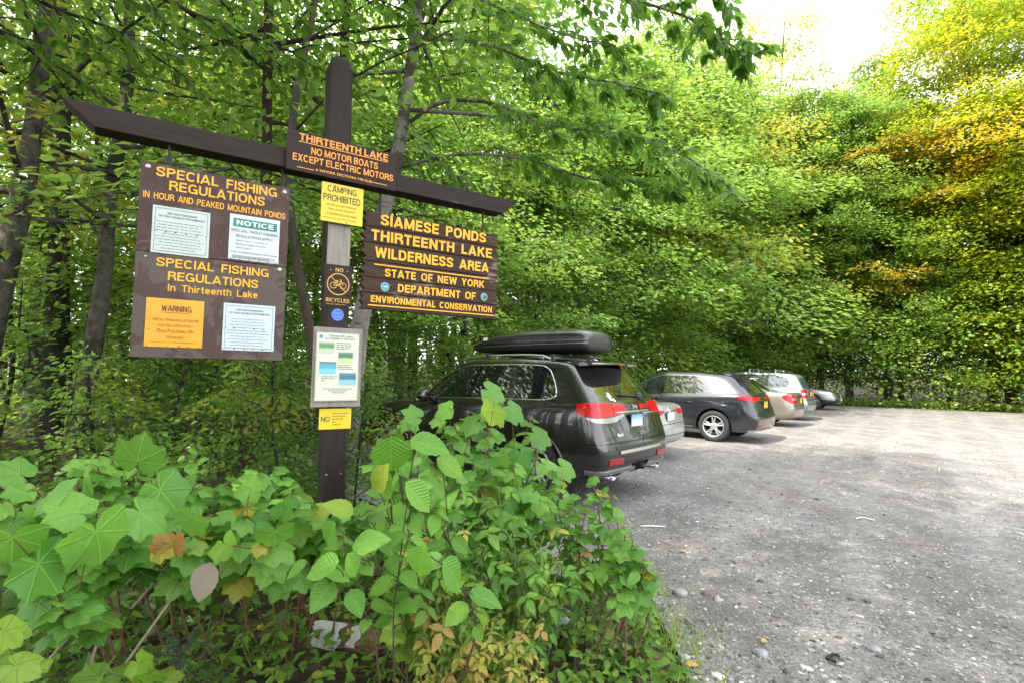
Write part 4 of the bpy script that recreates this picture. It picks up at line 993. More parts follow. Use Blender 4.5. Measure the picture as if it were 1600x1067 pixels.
# --- charcoal SUV with the roof box (rear left corner nearest the camera)
JS = [st([.10, .03, .00, .10, .16], .19, .60, .36, 1.21, 1.665, .90, .845, .635, .03),
      st([.26, .20, .16, .22, .27], .32, .72, .36, 1.205, 1.70, .962, .89, .672, .03),
      st(.58, .60, .96, .34, 1.19, 1.725, .968, .895, .665, .03),
      st(.92, .95, 1.10, .33, 1.18, 1.735, .97, .905, .67, .03),
      st(1.42, 1.42, 1.42, .31, 1.165, 1.745, .955, .905, .68, .03), st(1.50, 1.50, 1.50, .31, 1.165, 1.745, .955, .905, .68, .03),
      st(2.30, 2.30, 2.22, .31, 1.14, 1.73, .955, .905, .68, .03), st(2.40, 2.40, 2.31, .31, 1.135, 1.725, .955, .905, .68, .03),
      st(3.05, 3.05, 2.72, .31, 1.11, 1.66, .96, .90, .65, .04, .06),
      st(3.45, 3.45, 3.42, .31, 1.06, 1.085, .97, .89, .70, .03, .10),
      st(3.90, 3.90, 3.90, .33, 1.04, 1.065, .97, .88, .66, .03, .05),
      st(4.45, 4.45, 4.45, .33, .99, 1.015, .95, .84, .60, .03, 0),
      st([4.60, 4.68, 4.72, 4.70, 4.66], 4.64, 4.62, .36, .90, .93, .86, .74, .55, .02),
      st([4.70, 4.76, 4.78, 4.76, 4.72], 4.70, 4.69, .38, .86, .89, .72, .64, .50, .01)]
jroot, J = make_car('charcoal_suv', 'dark charcoal suv carrying a roof box, rear corner towards the shrubs', (1.66, 6.75), JS, 'paint_graphite', {2, 3, 5, 7, 8}, {8: 2}, True, {4, 6}, 0, [.98, 3.895], .375, (.05, .05), .43, spokes=5, style='double')
J.trim('window_trim', 'chrome', {1, 5}, {0}, .0085, sel=lambda p: True)
door_lines(J, [[(1.38, 1.10), (1.40, .9), (1.46, .62), (1.47, .42)], [(2.36, 1.09), (2.36, .8), (2.36, .42)], [(3.30, 1.05), (3.36, .8), (3.38, .45)], [(1.47, .43), (2.4, .42), (3.38, .44)]], .4, 1.1, fuel=(.52, .70, .95, 1.09, 1))
handles(J, (1.52, 2.46), 1.025, 'chrome'); mirror(J, 3.0, 1.12, 'paint_graphite')
for sg in (1, -1):
    side_patch(J, 'side_molding', 'chrome', [(1.42, .47, .495), (3.40, .47, .495)], sg, 10, 2)
    mb = MB(); tt = np.linspace(-.25, math.pi+.25, 30); mb.tube([J.side(.98+.455*math.cos(a), .385+.455*math.sin(a), sg)[0] for a in tt], .016, 8); mb.build('arch_trim', M['paint_graphite'], jroot, smooth=True)
    mb = MB(); mb.tube([J.side(3.895+.455*math.cos(a), .385+.455*math.sin(a), sg)[0] for a in tt], .016, 8); mb.build('arch_trim', M['paint_graphite'], jroot, smooth=True)
# tail lamps wrap from the side on to the tailgate; the tailgate part is its own lamp
def tail(prof, mat, name='tail_light', off=.012):
    corner_patch(J, name, mat, .62, .42, prof, 16, 4, off); corner_patch(J, name, mat, .62, -.42, mirror_prof(prof), 16, 4, off)
tail([(117, 1.09, 1.19), (126, 1.06, 1.212), (142, 1.042, 1.218), (158, 1.04, 1.214), (170, 1.055, 1.205)], 'lamp_red')
tail([(171, 1.055, 1.205), (185, 1.07, 1.20), (198, 1.095, 1.19), (204, 1.125, 1.175)], 'lamp_red')
tail([(128, 1.03, 1.052), (138, .985, 1.038), (154, .975, 1.034), (172, .985, 1.045), (186, 1.02, 1.062), (195, 1.05, 1.075)], 'lamp_clear', 'reverse_light', .010)
# tailgate: chrome bar, plate recess, grip, bumper trims
rear_patch(J, 'tailgate_bar', 'satin_metal', -.44, .44, 1.085, 1.10, 10, 2, .014)
rear_patch(J, 'plate_recess', 'gloss_black', -.38, .38, .885, 1.075, 8, 3, .004)
plate(J, 0.0, .985, mat='plate_fade')
rear_patch(J, 'tow_cover', 'black_plastic', -.24, -.08, .73, .80, 4, 3, .006)
rear_patch(J, 'bumper_step', 'black_plastic', -.62, .62, .675, .70, 12, 2, .010)
rear_patch(J, 'bumper_strip', 'chrome', -.55, .55, .615, .652, 12, 2, .016)
corner_patch(J, 'bumper_trim', 'satin_metal', .62, .0, [(112, .395, .43), (140, .395, .435), (166, .395, .44)], 16, 2, .018); corner_patch(J, 'bumper_trim', 'satin_metal', .62, .0, [(194, .395, .44), (220, .395, .435), (248, .395, .43)], 16, 2, .018)
rear_patch(J, 'hitch_recess', 'well_black', -.20, .20, .37, .47, 5, 3, .012)
mb = MB(); x_ = J.rear(0, .42)[0][0]; mb.lathe([(.0, x_-.06), (.045, x_-.06), (.045, x_+.02), (.03, x_+.02), (.03, x_-.05)], 4, 'x', (0, 0, .42)); mb.build('hitch_receiver', M['dark_iron'], jroot)
for sg in (1, -1):
    corner_patch(J, 'reflector', 'lamp_dark_red', .62, .42*sg, [(sg*150, .50, .565), (sg*176, .495, .57)] if sg > 0 else [(-150, .50, .565), (-176, .495, .57)], 6, 3, .012)
    x_ = J.rear(sg*.60, .37)[0][0]; mb = MB()
    a = np.linspace(0, 2*math.pi, 18, endpoint=False); V = []
    for q, dx in ((1.0, .16), (1.0, -.02), (.82, -.02), (.78, .10)): V += [(x_+dx, sg*.60+.085*q*math.cos(t), .335+.042*q*math.sin(t)) for t in a]
    mb.add(V, [(i*18+k, i*18+(k+1) % 18, (i+1)*18+(k+1) % 18, (i+1)*18+k) for i in range(3) for k in range(18)]+[tuple(range(54, 72))]); mb.build('exhaust_tip', M['dark_chrome'], jroot, smooth=True)
# spoiler over the rear window, high brake lamp, wiper, badges, sticker
mb = MB(); ys = np.linspace(-.60, .60, 13); V = []
for y in ys:
    k = 1-(y/.62)**2; x0 = .70-.03*k; p = J.top(x0+.02, y)[0]; back = .31-.05*k+.04*(abs(y) > .55)
    V += [(x0+.06, y, p[2]+.012), (x0-.12, y, p[2]+.016), (back+.02, y, 1.700+.012*k), (back, y, 1.684+.012*k), (back+.03, y, 1.668+.012*k), (x0-.14, y, p[2]-.04)]
F = [(i*6+a, i*6+(a+1) % 6, (i+1)*6+(a+1) % 6, (i+1)*6+a) for i in range(12) for a in range(6)]+[tuple(range(6)), tuple(range(72, 78))[::-1]]
mb.add(V, F); sp = mb.build('spoiler', M['paint_graphite'], jroot, smooth=True); bm = bmesh.new(); bm.from_mesh(sp.data); bmesh.ops.recalc_face_normals(bm, faces=bm.faces)
for e in bm.edges: e.smooth = not (len(e.link_faces) == 2 and e.calc_face_angle(0) > R(40))
bm.to_mesh(sp.data); bm.free()
mb = MB(); mb.box((.268, -.085, 1.680), (.31, .085, 1.698)); mb.build('brake_light', M['lamp_red'], jroot)
mb = MB(); pts = [J.rear(-.30+.5*t, 1.275+.03*t)[0]+np.array([-.02, 0, 0]) for t in np.linspace(0, 1, 6)]; mb.tube(pts, .010, 6); p = J.rear(-.33, 1.265)[0]; mb.lathe([(.0, -.05), (.05, -.045), (.06, 0), (.06, .03)], 14, 'x', p); mb.build('rear_wiper', M['black_plastic'], jroot, smooth=True)
rear_text(J, 'Jeep', -.06, 1.155, .155, .072, 'chrome', .035, .012); rear_text(J, '4x4', .48, .835, .14, .042, 'chrome', .03, .010)
mb = MB()
for y, z, a, b in ((.42, 1.27, .035, .03), (.39, 1.305, .028, .025), (.365, 1.245, .03, .018)):
    pts = [J.rear(y+dy, z+dz)[0]+np.array([-.003, 0, 0]) for dy, dz in ((-a, -b), (a*.8, -b), (a, b), (-a*.6, b))]; mb.add(pts, [(0, 1, 2, 3)])
mb.build('window_sticker', M['sticker_white'], jroot)
corner_patch(J, 'head_light', 'lamp_clear', 4.2, .4, [(20, .80, .90), (75, .82, .90)], 8, 3); corner_patch(J, 'head_light', 'lamp_clear', 4.2, -.4, [(-20, .80, .90), (-75, .82, .90)], 8, 3)
mb = MB(); J.line(mb, [J.corner(.62, 0, R(a), .745) for a in np.linspace(112, 248, 40)], .005, -.001)
for sg in (1, -1): J.line(mb, [J.rear(sg*y, z) for y, z in ((.60, .75), (.64, .9), (.655, 1.02))], .0045, -.001); J.line(mb, [J.rear(sg*y, z) for y, z in ((.33, 1.07), (.36, .97), (.30, .90), (.10, .875))], .004, -.001)
J.line(mb, [J.corner(.62, 0, R(a), .50) for a in np.linspace(112, 248, 40)], .004, -.001); mb.build('bumper_gap', M['well_black'], jroot)
rails(J, .95, 2.75, .60, 'satin_metal', .045); crossbars(J, (.95, 2.1), .60, .06)
# --- the roof box resting on the crossbars
bx = empty('roof_box', (0, 0, 0), HEAD, 'glossy black roof cargo box tapering forward on top of the charcoal suv', 'roof box')
hd = np.array([math.cos(HEAD), math.sin(HEAD)]); lt = np.array([-hd[1], hd[0]]); b0 = np.array([1.66, 6.75])+hd*.58+lt*.02; bx.location = (b0[0], b0[1], 1.822)
def box_half(top):
    xs = [0, .02, .10, .30, .75, 1.25, 1.70, 2.02, 2.13, 2.17]; hw_ = [.30, .36, .40, .42, .43, .425, .40, .34, .27, .18]
    zl = [.10, .04, .015, 0, 0, 0, .0, .02, .045, .07]; zm = [.17, .165, .16, .155, .15, .14, .13, .115, .10, .09]; zh = [.22, .285, .335, .355, .36, .345, .29, .20, .145, .11]
    V = []; n = 15; A = np.linspace(0, math.pi, n)
    for x, h, l, m_, t in zip(xs, hw_, zl, zm, zh):
        for a in A:
            c, s_ = math.cos(a), math.sin(a); e = .62; y = h*np.sign(c)*abs(c)**e*(1.0 if top else .985); hh = (t-m_ if top else m_-l)*abs(s_)**.55
            V.append((x, y, m_+(hh-.001 if top else -hh+.001)))
    N = len(xs); F = [(i*n+k, i*n+k+1, (i+1)*n+k+1, (i+1)*n+k) for i in range(N-1) for k in range(n-1)]
    F += [tuple(range(n))[::-1], tuple(range((N-1)*n, N*n))]
    return V, F, xs, hw_, zm
for nm_, tp, mt_ in (('lid', True, 'box_black'), ('base', False, 'black_plastic')):
    V, F, xs, hw_, zm = box_half(tp); mb = MB(); mb.add(V, F); o = mb.build(nm_, M[mt_], bx, smooth=True); bm = bmesh.new(); bm.from_mesh(o.data); bmesh.ops.recalc_face_normals(bm, faces=bm.faces)
    for e in bm.edges: e.smooth = not (len(e.link_faces) == 2 and e.calc_face_angle(0) > R(50))
    bm.to_mesh(o.data); bm.free(); s_ = o.modifiers.new('s', 'SUBSURF'); s_.levels = 1; s_.render_levels = 2
    if tp: lid = o
mb = MB(); mb.tube([(x, h*1.0+.004, z+.018) for x, h, z in zip(xs, hw_, zm)], .010, 6); mb.tube([(x, -h-.004, z+.018) for x, h, z in zip(xs, hw_, zm)], .010, 6); mb.build('seam_lip', M['gloss_black'], bx, smooth=True)
mb = MB(); mb.tube([(x, h*1.0+.006, z-.02) for x, h, z in zip(xs, hw_, zm)], .004, 6); mb.build('pinstripe', M['satin_metal'], bx, smooth=True)
V_, F_ = glyphs('THULE', .02); a_, b_ = V_.min(0), V_.max(0)
mb = MB(); pts = [(.62-(vx-a_[0])/(b_[0]-a_[0])*.20, .424-.03*((vz-a_[1])/(b_[1]-a_[1])), .27+.045*(vz-a_[1])/(b_[1]-a_[1])) for vx, vz, _k in V_]
mb.add([(x, .438-.0, z) for x, y, z in pts], F_)
lg = mb.build('logo', M['print_grey'], bx)
mb = MB(); mb.add([(1.72, .402, .20), (1.82, .392, .20), (1.82, .375, .245), (1.72, .385, .25)], [(0, 1, 2, 3)]); mb.build('sticker', M['sticker_white'], bx)

# --- silver sedan between the two SUVs
def sedan_sections(L, W, H, trunk, hood, wb0=.98, low=.24):
    w = W/2
    return [st([.14, .04, .02, .06, .09], .12, .13, low+.05, trunk-.05, trunk-.03, w*.86, w*.82, w*.72, .02),
            st([.24, .18, .17, .20, .22], .23, .24, low, trunk-.01, trunk+.02, w*.96, w*.90, w*.78, .02),
            st(.55, .55, .55, low, trunk-.01, trunk+.025, w*.99, w*.93, w*.78, .02, -.03),
            st(.85, .88, .90, low, trunk-.015, trunk+.035, w, w*.94, w*.74, .02, -.06),
            st(1.22, 1.22, 1.50, low, trunk-.02, H-.06, w, w*.94, w*.60, .03, -.05),
            st(1.70, 1.70, 1.80, low, trunk-.03, H-.015, w, w*.94, w*.62, .03), st(1.78, 1.78, 1.86, low, trunk-.03, H-.01, w, w*.94, w*.62, .03),
            st(2.52, 2.52, 2.46, low, trunk-.05, H, w, w*.94, w*.63, .03), st(2.60, 2.60, 2.52, low, trunk-.05, H, w, w*.94, w*.63, .03),
            st(3.20, 3.20, 2.82, low, trunk-.07, H-.06, w, w*.93, w*.60, .03, .05),
            st(3.62, 3.62, 3.58, low, trunk-.09, trunk-.065, w, w*.91, w*.74, .03, .08),
            st(4.2, 4.2, 4.2, low, hood, hood+.03, w*.97, w*.86, w*.66, .02),
            st([L-.25, L-.18, L-.14, L-.17, L-.2], L-.22, L-.23, low, hood-.1, hood-.07, w*.85, w*.74, w*.6, .02),
            st([L-.1, L-.04, L, L-.03, L-.06], L-.08, L-.08, low+.05, hood-.16, hood-.14, w*.68, w*.6, w*.5, .01)]
SG, TG = {4, 6, 8, 9}, {3: 3, 9: 2}
sroot, Sd = make_car('silver_sedan', 'silver sedan, only its tail showing between the charcoal suv and the navy suv', (2.96, 9.72), sedan_sections(4.55, 1.76, 1.45, 1.00, .84), 'paint_silver', SG, TG, False, {5, 7}, 0, [.95, 3.6], .315, (.05, .05), spokes=7, style='single')
tp_ = [(118, .86, .94), (140, .80, .95), (165, .80, .935), (180, .83, .92)]
corner_patch(Sd, 'tail_light', 'lamp_red', .5, .40, tp_); corner_patch(Sd, 'tail_light', 'lamp_red', .5, -.40, mirror_prof(tp_))
tp2 = [(182, .83, .92), (196, .85, .91), (204, .88, .905)]
corner_patch(Sd, 'tail_light', 'lamp_red', .5, .40, tp2); corner_patch(Sd, 'tail_light', 'lamp_red', .5, -.40, mirror_prof(tp2))
plate(Sd, 0, .80, mat='plate_white'); handles(Sd, (1.9, 2.75), .80); door_lines(Sd, [[(1.75, .9), (1.75, .35)], [(2.56, .9), (2.56, .3)]], .3, .9); mirror(Sd, 3.1, .92, 'paint_silver')
mb = MB(); Sd.line(mb, [Sd.rear(y, .66) for y in np.linspace(-.75, .75, 14)], .005); Sd.line(mb, [Sd.corner(.5, 0, R(a), .46) for a in np.linspace(115, 245, 20)], .006); mb.build('bumper_gap', M['well_black'], sroot)
mb = MB(); p = Sd.rear(0, .915)[0]; mb.lathe([(.05, -.004), (.042, -.012), (.034, -.004)], 20, 'x', p); mb.build('badge', M['chrome'], sroot)

# --- navy SUV
NS = [st([.12, .03, .0, .10, .17], .20, .58, .30, 1.13, 1.50, .82, .76, .55, .03), st([.26, .18, .15, .22, .28], .33, .70, .27, 1.14, 1.545, .91, .84, .60, .03),
      st(.60, .66, .92, .25, 1.13, 1.575, .932, .865, .62, .03), st(.94, .98, 1.24, .25, 1.105, 1.60, .935, .875, .63, .03),
      st(1.36, 1.42, 1.42, .25, 1.07, 1.615, .925, .88, .635, .03), st(1.44, 1.49, 1.49, .25, 1.065, 1.62, .925, .88, .635, .03),
      st(2.26, 2.26, 2.20, .25, 1.03, 1.63, .925, .88, .64, .03), st(2.36, 2.36, 2.28, .25, 1.005, 1.63, .925, .88, .64, .03),
      st(3.0, 3.0, 2.62, .25, .985, 1.55, .93, .87, .61, .04, .06), st(3.55, 3.55, 3.50, .25, .96, .985, .935, .86, .68, .03, .10),
      st(4.0, 4.0, 4.0, .27, .93, .96, .93, .83, .62, .03, .05), st(4.4, 4.4, 4.4, .28, .86, .89, .87, .76, .56, .03),
      st([4.5, 4.55, 4.58, 4.55, 4.52], 4.5, 4.49, .30, .76, .79, .74, .65, .5, .02), st([4.58, 4.63, 4.66, 4.62, 4.6], 4.58, 4.57, .32, .72, .74, .6, .55, .44, .01)]
nroot, Nv = make_car('navy_suv', 'dark navy suv with bright alloy wheels and a raked quarter window', (6.12, 12.55), NS, 'paint_navy', {3, 5, 7, 8}, {8: 2}, True, {4, 6}, 0, [.97, 3.655], .365, (.05, .05), .415, clad_mat='paint_navy', spokes=5)
Nv.trim('window_trim', 'chrome', {1, 5}, {0}, .008)
door_lines(Nv, [[(1.02, 1.0), (1.2, .85), (1.42, .6), (1.45, .32)], [(2.31, .98), (2.31, .6), (2.31, .30)], [(3.30, .95), (3.36, .7), (3.32, .32)], [(1.45, .32), (2.3, .30), (3.32, .32)]], .3, 1, fuel=(.42, .60, .84, .97, 1))
handles(Nv, (1.46, 2.42), .90, 'paint_navy'); mirror(Nv, 2.98, .99, 'paint_navy')
tp_ = [(108, 1.06, 1.09), (122, 1.01, 1.11), (142, .975, 1.105), (160, .965, 1.085), (172, .98, 1.075)]
corner_patch(Nv, 'tail_light', 'lamp_red', .62, .40, tp_, 16); corner_patch(Nv, 'tail_light', 'lamp_red', .62, -.40, mirror_prof(tp_), 16)
tp2 = [(174, .985, 1.075), (190, 1.005, 1.065), (204, 1.03, 1.055)]
corner_patch(Nv, 'tail_light', 'lamp_red', .62, .40, tp2); corner_patch(Nv, 'tail_light', 'lamp_red', .62, -.40, mirror_prof(tp2))
rear_patch(Nv, 'tailgate_bar', 'chrome', -.45, .45, .99, 1.015, 10, 2, .014); plate(Nv, 0, .89, mat='plate_gold')
corner_patch(Nv, 'bumper_strip', 'satin_metal', .62, 0, [(116, .30, .325), (180, .29, .325), (244, .30, .325)], 26, 2, .014)
for sg in (1, -1):
    rear_patch(Nv, 'reflector', 'lamp_dark_red', sg*.62, sg*.42, .40, .44, 5, 2, .010)
    side_patch(Nv, 'side_molding', 'satin_metal', [(1.46, .315, .335), (3.22, .315, .335)], sg, 10, 2)
mb = MB(); Nv.line(mb, [Nv.corner(.62, 0, R(a), .67) for a in np.linspace(118, 242, 26)], .005); mb.build('bumper_gap', M['well_black'], nroot)
mb = MB(); V = []
for y in np.linspace(-.55, .55, 11):
    k = 1-(y/.6)**2; p = Nv.top(.68, y)[0]; back = .34-.06*k; V += [(.74, y, Nv.top(.74, y)[0][2]+.008), (back, y, 1.515+.02*k), (back+.02, y, 1.495+.02*k), (.60, y, p[2]-.06)]
mb.add(V, [(i*4+a, i*4+(a+1) % 4, (i+1)*4+(a+1) % 4, (i+1)*4+a) for i in range(10) for a in range(4)]+[(0, 1, 2, 3), (43, 42, 41, 40)]); mb.build('spoiler', M['paint_navy'], nroot, smooth=False)
mb = MB(); pts = [(x, 0, z) for x, _0, z in ((1.05, 0, 1.61), (.90, 0, 1.68), (.80, 0, 1.665), (.78, 0, 1.58))]; mb.add([(x, s*.03*(1 if k not in (1,) else .3), z) for s in (-1, 1) for k, (x, _0, z) in enumerate(pts)], [(0, 1, 5, 4), (1, 2, 6, 5), (2, 3, 7, 6), (0, 1, 2, 3), (7, 6, 5, 4)]); mb.build('antenna_fin', M['paint_navy'], nroot)

# --- champagne sedan
croot, Ch = make_car('champagne_sedan', 'champagne beige sedan with big triangular red tail lights behind the navy suv', (9.10, 16.55), sedan_sections(4.80, 1.80, 1.49, 1.06, .90), 'paint_champagne', SG, TG, False, {5, 7}, 0, [1.02, 3.74], .325, (.06, .05), clad_mat='paint_champagne', spokes=7, style='single')
tp_ = [(112, .90, .965), (124, .82, 1.01), (142, .74, 1.03), (160, .72, 1.02), (176, .74, .98), (184, .78, .93)]
corner_patch(Ch, 'tail_light', 'lamp_red', .5, .42, tp_, 14); corner_patch(Ch, 'tail_light', 'lamp_red', .5, -.42, mirror_prof(tp_), 14)
tp2 = [(142, .845, .90), (160, .84, .905), (178, .84, .89)]
corner_patch(Ch, 'reverse_light', 'lamp_clear', .5, .42, tp2, 8, 3, .016); corner_patch(Ch, 'reverse_light', 'lamp_clear', .5, -.42, mirror_prof(tp2), 8, 3, .016)
rear_patch(Ch, 'trunk_garnish', 'chrome', -.36, .36, .93, .965, 8, 2, .012); plate(Ch, 0, .82, mat='plate_gold'); handles(Ch, (1.9, 2.8), .84, 'paint_champagne'); door_lines(Ch, [[(1.75, .95), (1.75, .35)], [(2.56, .95), (2.56, .3)]], .3, .9); mirror(Ch, 3.1, .98, 'paint_champagne')
mb = MB(); Ch.line(mb, [Ch.corner(.5, 0, R(a), .67) for a in np.linspace(112, 248, 26)], .006); Ch.line(mb, [Ch.top(.9, y) for y in np.linspace(-.6, .6, 10)], .004); mb.build('bumper_gap', M['well_black'], croot)

# --- sage green-silver SUV, boxy, roof rack
HS = [st([.12, .03, .0, .10, .14], .16, .42, .32, 1.09, 1.60, .80, .78, .62, .03), st([.26, .18, .15, .22, .25], .28, .52, .30, 1.10, 1.64, .89, .85, .66, .03),
      st(.50, .52, .64, .28, 1.10, 1.665, .91, .87, .68, .03), st(1.30, 1.30, 1.30, .28, 1.09, 1.69, .905, .87, .69, .03), st(1.38, 1.38, 1.38, .28, 1.09, 1.69, .905, .87, .69, .03),
      st(2.28, 2.28, 2.22, .28, 1.07, 1.695, .905, .87, .69, .03), st(2.36, 2.36, 2.30, .28, 1.07, 1.69, .905, .87, .69, .03),
      st(3.05, 3.05, 2.75, .28, 1.05, 1.63, .91, .86, .66, .04, .05), st(3.60, 3.60, 3.56, .28, 1.03, 1.055, .91, .85, .68, .03, .08),
      st(4.2, 4.2, 4.2, .30, .98, 1.01, .89, .80, .60, .03), st([4.50, 4.55, 4.58, 4.56, 4.52], 4.5, 4.49, .32, .88, .91, .78, .68, .52, .02), st([4.58, 4.63, 4.66, 4.63, 4.6], 4.58, 4.57, .34, .82, .84, .64, .56, .45, .01)]
hroot, Hs = make_car('sage_suv', 'pale sage silver boxy suv with roof rack and stacked tail lights', (10.95, 19.10), HS, 'paint_sage', {2, 4, 6, 7}, {7: 2}, True, {3, 5}, 0, [.95, 3.66], .36, (.05, .05), clad_mat='paint_sage', glass_mat='car_glass_pale')
tp_ = [(125, .82, 1.10), (140, .81, 1.11), (172, .80, 1.12), (182, .82, 1.10)]
corner_patch(Hs, 'tail_light', 'lamp_red', .5, .45, tp_); corner_patch(Hs, 'tail_light', 'lamp_red', .5, -.45, mirror_prof(tp_))
tp2 = [(128, .92, .99), (182, .92, .99)]
corner_patch(Hs, 'reverse_light', 'lamp_clear', .5, .45, tp2, 8, 2, .016); corner_patch(Hs, 'reverse_light', 'lamp_clear', .5, -.45, mirror_prof(tp2), 8, 2, .016)
plate(Hs, 0, .95, mat='plate_gold'); rails(Hs, .7, 2.7, .62, 'black_plastic', .06); crossbars(Hs, (1.1, 2.0), .60, .11, 'satin_metal'); handles(Hs, (1.45, 2.42), .93, 'paint_sage'); door_lines(Hs, [[(1.3, 1.05), (1.36, .4)], [(2.32, 1.05), (2.32, .35)]], .3, 1); mirror(Hs, 3.0, 1.06, 'paint_sage')
Hs.trim('window_seal', 'black_plastic', {1, 5}, {0}, .010)
mb = MB(); Hs.line(mb, [Hs.corner(.5, 0, R(a), .74) for a in np.linspace(118, 242, 26)], .006); mb.build('bumper_gap', M['well_black'], hroot)

# --- steel grey SUV parked nose out at the end of the row
fx = np.array([15.75, 25.2]); VS = NS
vroot, Vs = make_car('steel_suv', 'pale steel grey suv parked nose outward at the far end of the row', (0, 0), VS, 'paint_steel', {3, 5, 7, 8}, {8: 2}, True, {4, 6}, 1, [.97, 3.655], .36, (.05, .05), .41, rz=HEAD+math.pi, glass_mat='car_glass_pale')
hd2 = np.array([math.cos(HEAD+math.pi), math.sin(HEAD+math.pi)]); vroot.location = (fx[0]-hd2[0]*4.66, fx[1]-hd2[1]*4.66, .006)
for sg in (1, -1):
    pr = [(sg*12, .70, .80), (sg*30, .70, .83), (sg*62, .74, .86)]; corner_patch(Vs, 'head_light', 'lamp_clear', 4.0, .32*sg, pr, 10, 3)
    rear_patch(Vs, 'fog_surround', 'black_plastic', sg*.40, sg*.72, .40, .56, 6, 3, .012, True)
    corner_patch(Vs, 'tail_light', 'lamp_red', .62, .40*sg, [(sg*112, .9, 1.02), (sg*176, .88, 1.0)], 10)
rear_patch(Vs, 'grille', 'gloss_black', -.42, .42, .60, .78, 10, 3, .012, True); rear_patch(Vs, 'grille_bar', 'chrome', -.45, .45, .775, .80, 10, 2, .02, True)
rear_patch(Vs, 'skid_trim', 'satin_metal', -.55, .55, .345, .385, 10, 2, .02, True); plate(Vs, 0, .50, front=True, mat='plate_white'); mirror(Vs, 2.98, .99, 'paint_steel')
handles(Vs, (1.46, 2.42), .90, 'paint_steel'); rails(Vs, .9, 2.6, .56, 'black_plastic', .05)
# ------------------------------------------------------------------ leaves and trees
def leaf_mat(name, dark, light, yellow=(0.42, 0.30, 0.02), orange=(0.50, 0.16, 0.012), trans=0.52, gloss=0.36, veins=None, tcol=None):
    g = NT(name); a = g.n('Attribute', attribute_name='tint'); s = g.n('SeparateColor'); g.l(a.outputs['Color'], s.inputs[0])
    c = g.ramp(s.outputs[0], [(0.0, dark), (1.0, light)])
    c = g.mix(g.math('MINIMUM', g.math('MULTIPLY', s.outputs[1], 1.0), 1.0), c, yellow)
    c = g.mix(s.outputs[2], c, orange)
    if veins:
        u = g.n('UVMap'); x = g.n('SeparateXYZ'); g.l(u.outputs['UV'], x.inputs[0])
        ax = g.math('ABSOLUTE', x.outputs[0])
        if veins == 'pinnate':
            ph = g.math('MULTIPLY', g.math('SUBTRACT', x.outputs[1], g.math('MULTIPLY', ax, 0.75)), 9.0)
            fr = g.math('ABSOLUTE', g.math('SUBTRACT', g.math('FRACT', ph), 0.5)); ln = g.math('MULTIPLY', fr, 1/9.0)
            mid = ax
        else:
            an = g.math('ARCTAN2', x.outputs[0], x.outputs[1]); r = g.math('SQRT', g.math('ADD', g.math('MULTIPLY', x.outputs[0], x.outputs[0]), g.math('MULTIPLY', x.outputs[1], x.outputs[1])))
            q = g.math('ABSOLUTE', g.math('SUBTRACT', g.math('FRACT', g.math('ADD', g.math('MULTIPLY', an, 1/0.87), 0.5)), 0.5))
            ln = g.math('MULTIPLY', g.math('MULTIPLY', q, 0.87), r); mid = ax
        vv = g.math('MINIMUM', g.math('MULTIPLY', ln, 1.6), mid)
        mask = g.ramp(vv, [(0.0, (1,)*3), (0.022, (0,)*3)])
        c2 = g.mix(g.math('MULTIPLY', mask, 0.24 if veins == 'pinnate' else 0.32), c, tuple(min(1, q*1.9+0.02) for q in light))
        f = g.noise(u.outputs['UV'], 7, 3, 0.6); c = g.mix(g.math('MULTIPLY', g.ramp(f, [(0.4, (0,)*3), (0.75, (1,)*3)]), 0.25), c2, tuple(q*0.7 for q in dark))
        sp = g.noise(u.outputs['UV'], 11, 2, .5); sp2 = g.n('Attribute', attribute_name='tint'); c = g.mix(g.ramp(g.math('ADD', sp, g.math('MULTIPLY', s.outputs[0], .10)), [(.74, (0,)*3), (.775, (.8,)*3)]), c, (.13, .075, .025))
        hb = g.ramp(vv, [(0.0, (0,)*3), (0.07, (1,)*3)]); g.bump(hb, 0.55, 0.006)
    g.set(Base_Color=c, Roughness=gloss, Specular_IOR_Level=0.5)
    t = g.n('BsdfTranslucent')
    hs = g.n('HueSaturation', Hue=0.485, Saturation=1.02, Value=1.75); g.l(c, hs.inputs['Color']); g.l(hs.outputs['Color'], t.inputs['Color'])
    m = g.n('MixShader'); m.inputs[0].default_value = trans; g.l(g.b.outputs[0], m.inputs[1]); g.l(t.outputs[0], m.inputs[2]); g.l(m.outputs[0], g.out.inputs['Surface'])
    M[name] = g.m
leaf_mat('leaf_forest', (0.072, 0.165, 0.028), (0.225, 0.360, 0.066))
leaf_mat('leaf_fresh', (0.090, 0.180, 0.024), (0.215, 0.325, 0.055))
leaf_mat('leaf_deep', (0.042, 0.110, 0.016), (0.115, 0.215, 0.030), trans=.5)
leaf_mat('leaf_autumn', (0.115, 0.205, 0.014), (0.27, 0.34, 0.022), yellow=(0.46, 0.45, 0.02), orange=(0.60, 0.29, 0.025))
leaf_mat('leaf_ash', (0.060, 0.155, 0.020), (0.140, 0.280, 0.040), trans=.55)
def bark(name, dark, light, scale=(9, 9, 2.0), patch=None, amount=.55, stripes=None):
    g = NT(name); v = g.coord('Object', scale); f = g.noise(v, 2.2, 6, .68, .4); f2 = g.noise(g.coord(), 3.2, 5, .65)
    c = g.ramp(f, [(.28, dark), (.72, light)])
    if patch: c = g.mix(g.ramp(f2, [(amount, (0,)*3), (amount+.07, (.85,)*3)]), c, patch)
    if stripes:
        f3 = g.noise(g.coord('Object', (2.5, 2.5, 26)), 1.6, 3, .6); c = g.mix(g.ramp(f3, [(.60, (0,)*3), (.66, (.85,)*3)]), c, stripes)
    g.set(Base_Color=c, Roughness=.9, Specular_IOR_Level=.2); g.bump(f, .8, .02); M[name] = g.m
bark('bark_beech', (.035, .031, .026), (.15, .135, .115), (7, 7, 5), patch=(.03, .034, .022), amount=.50)
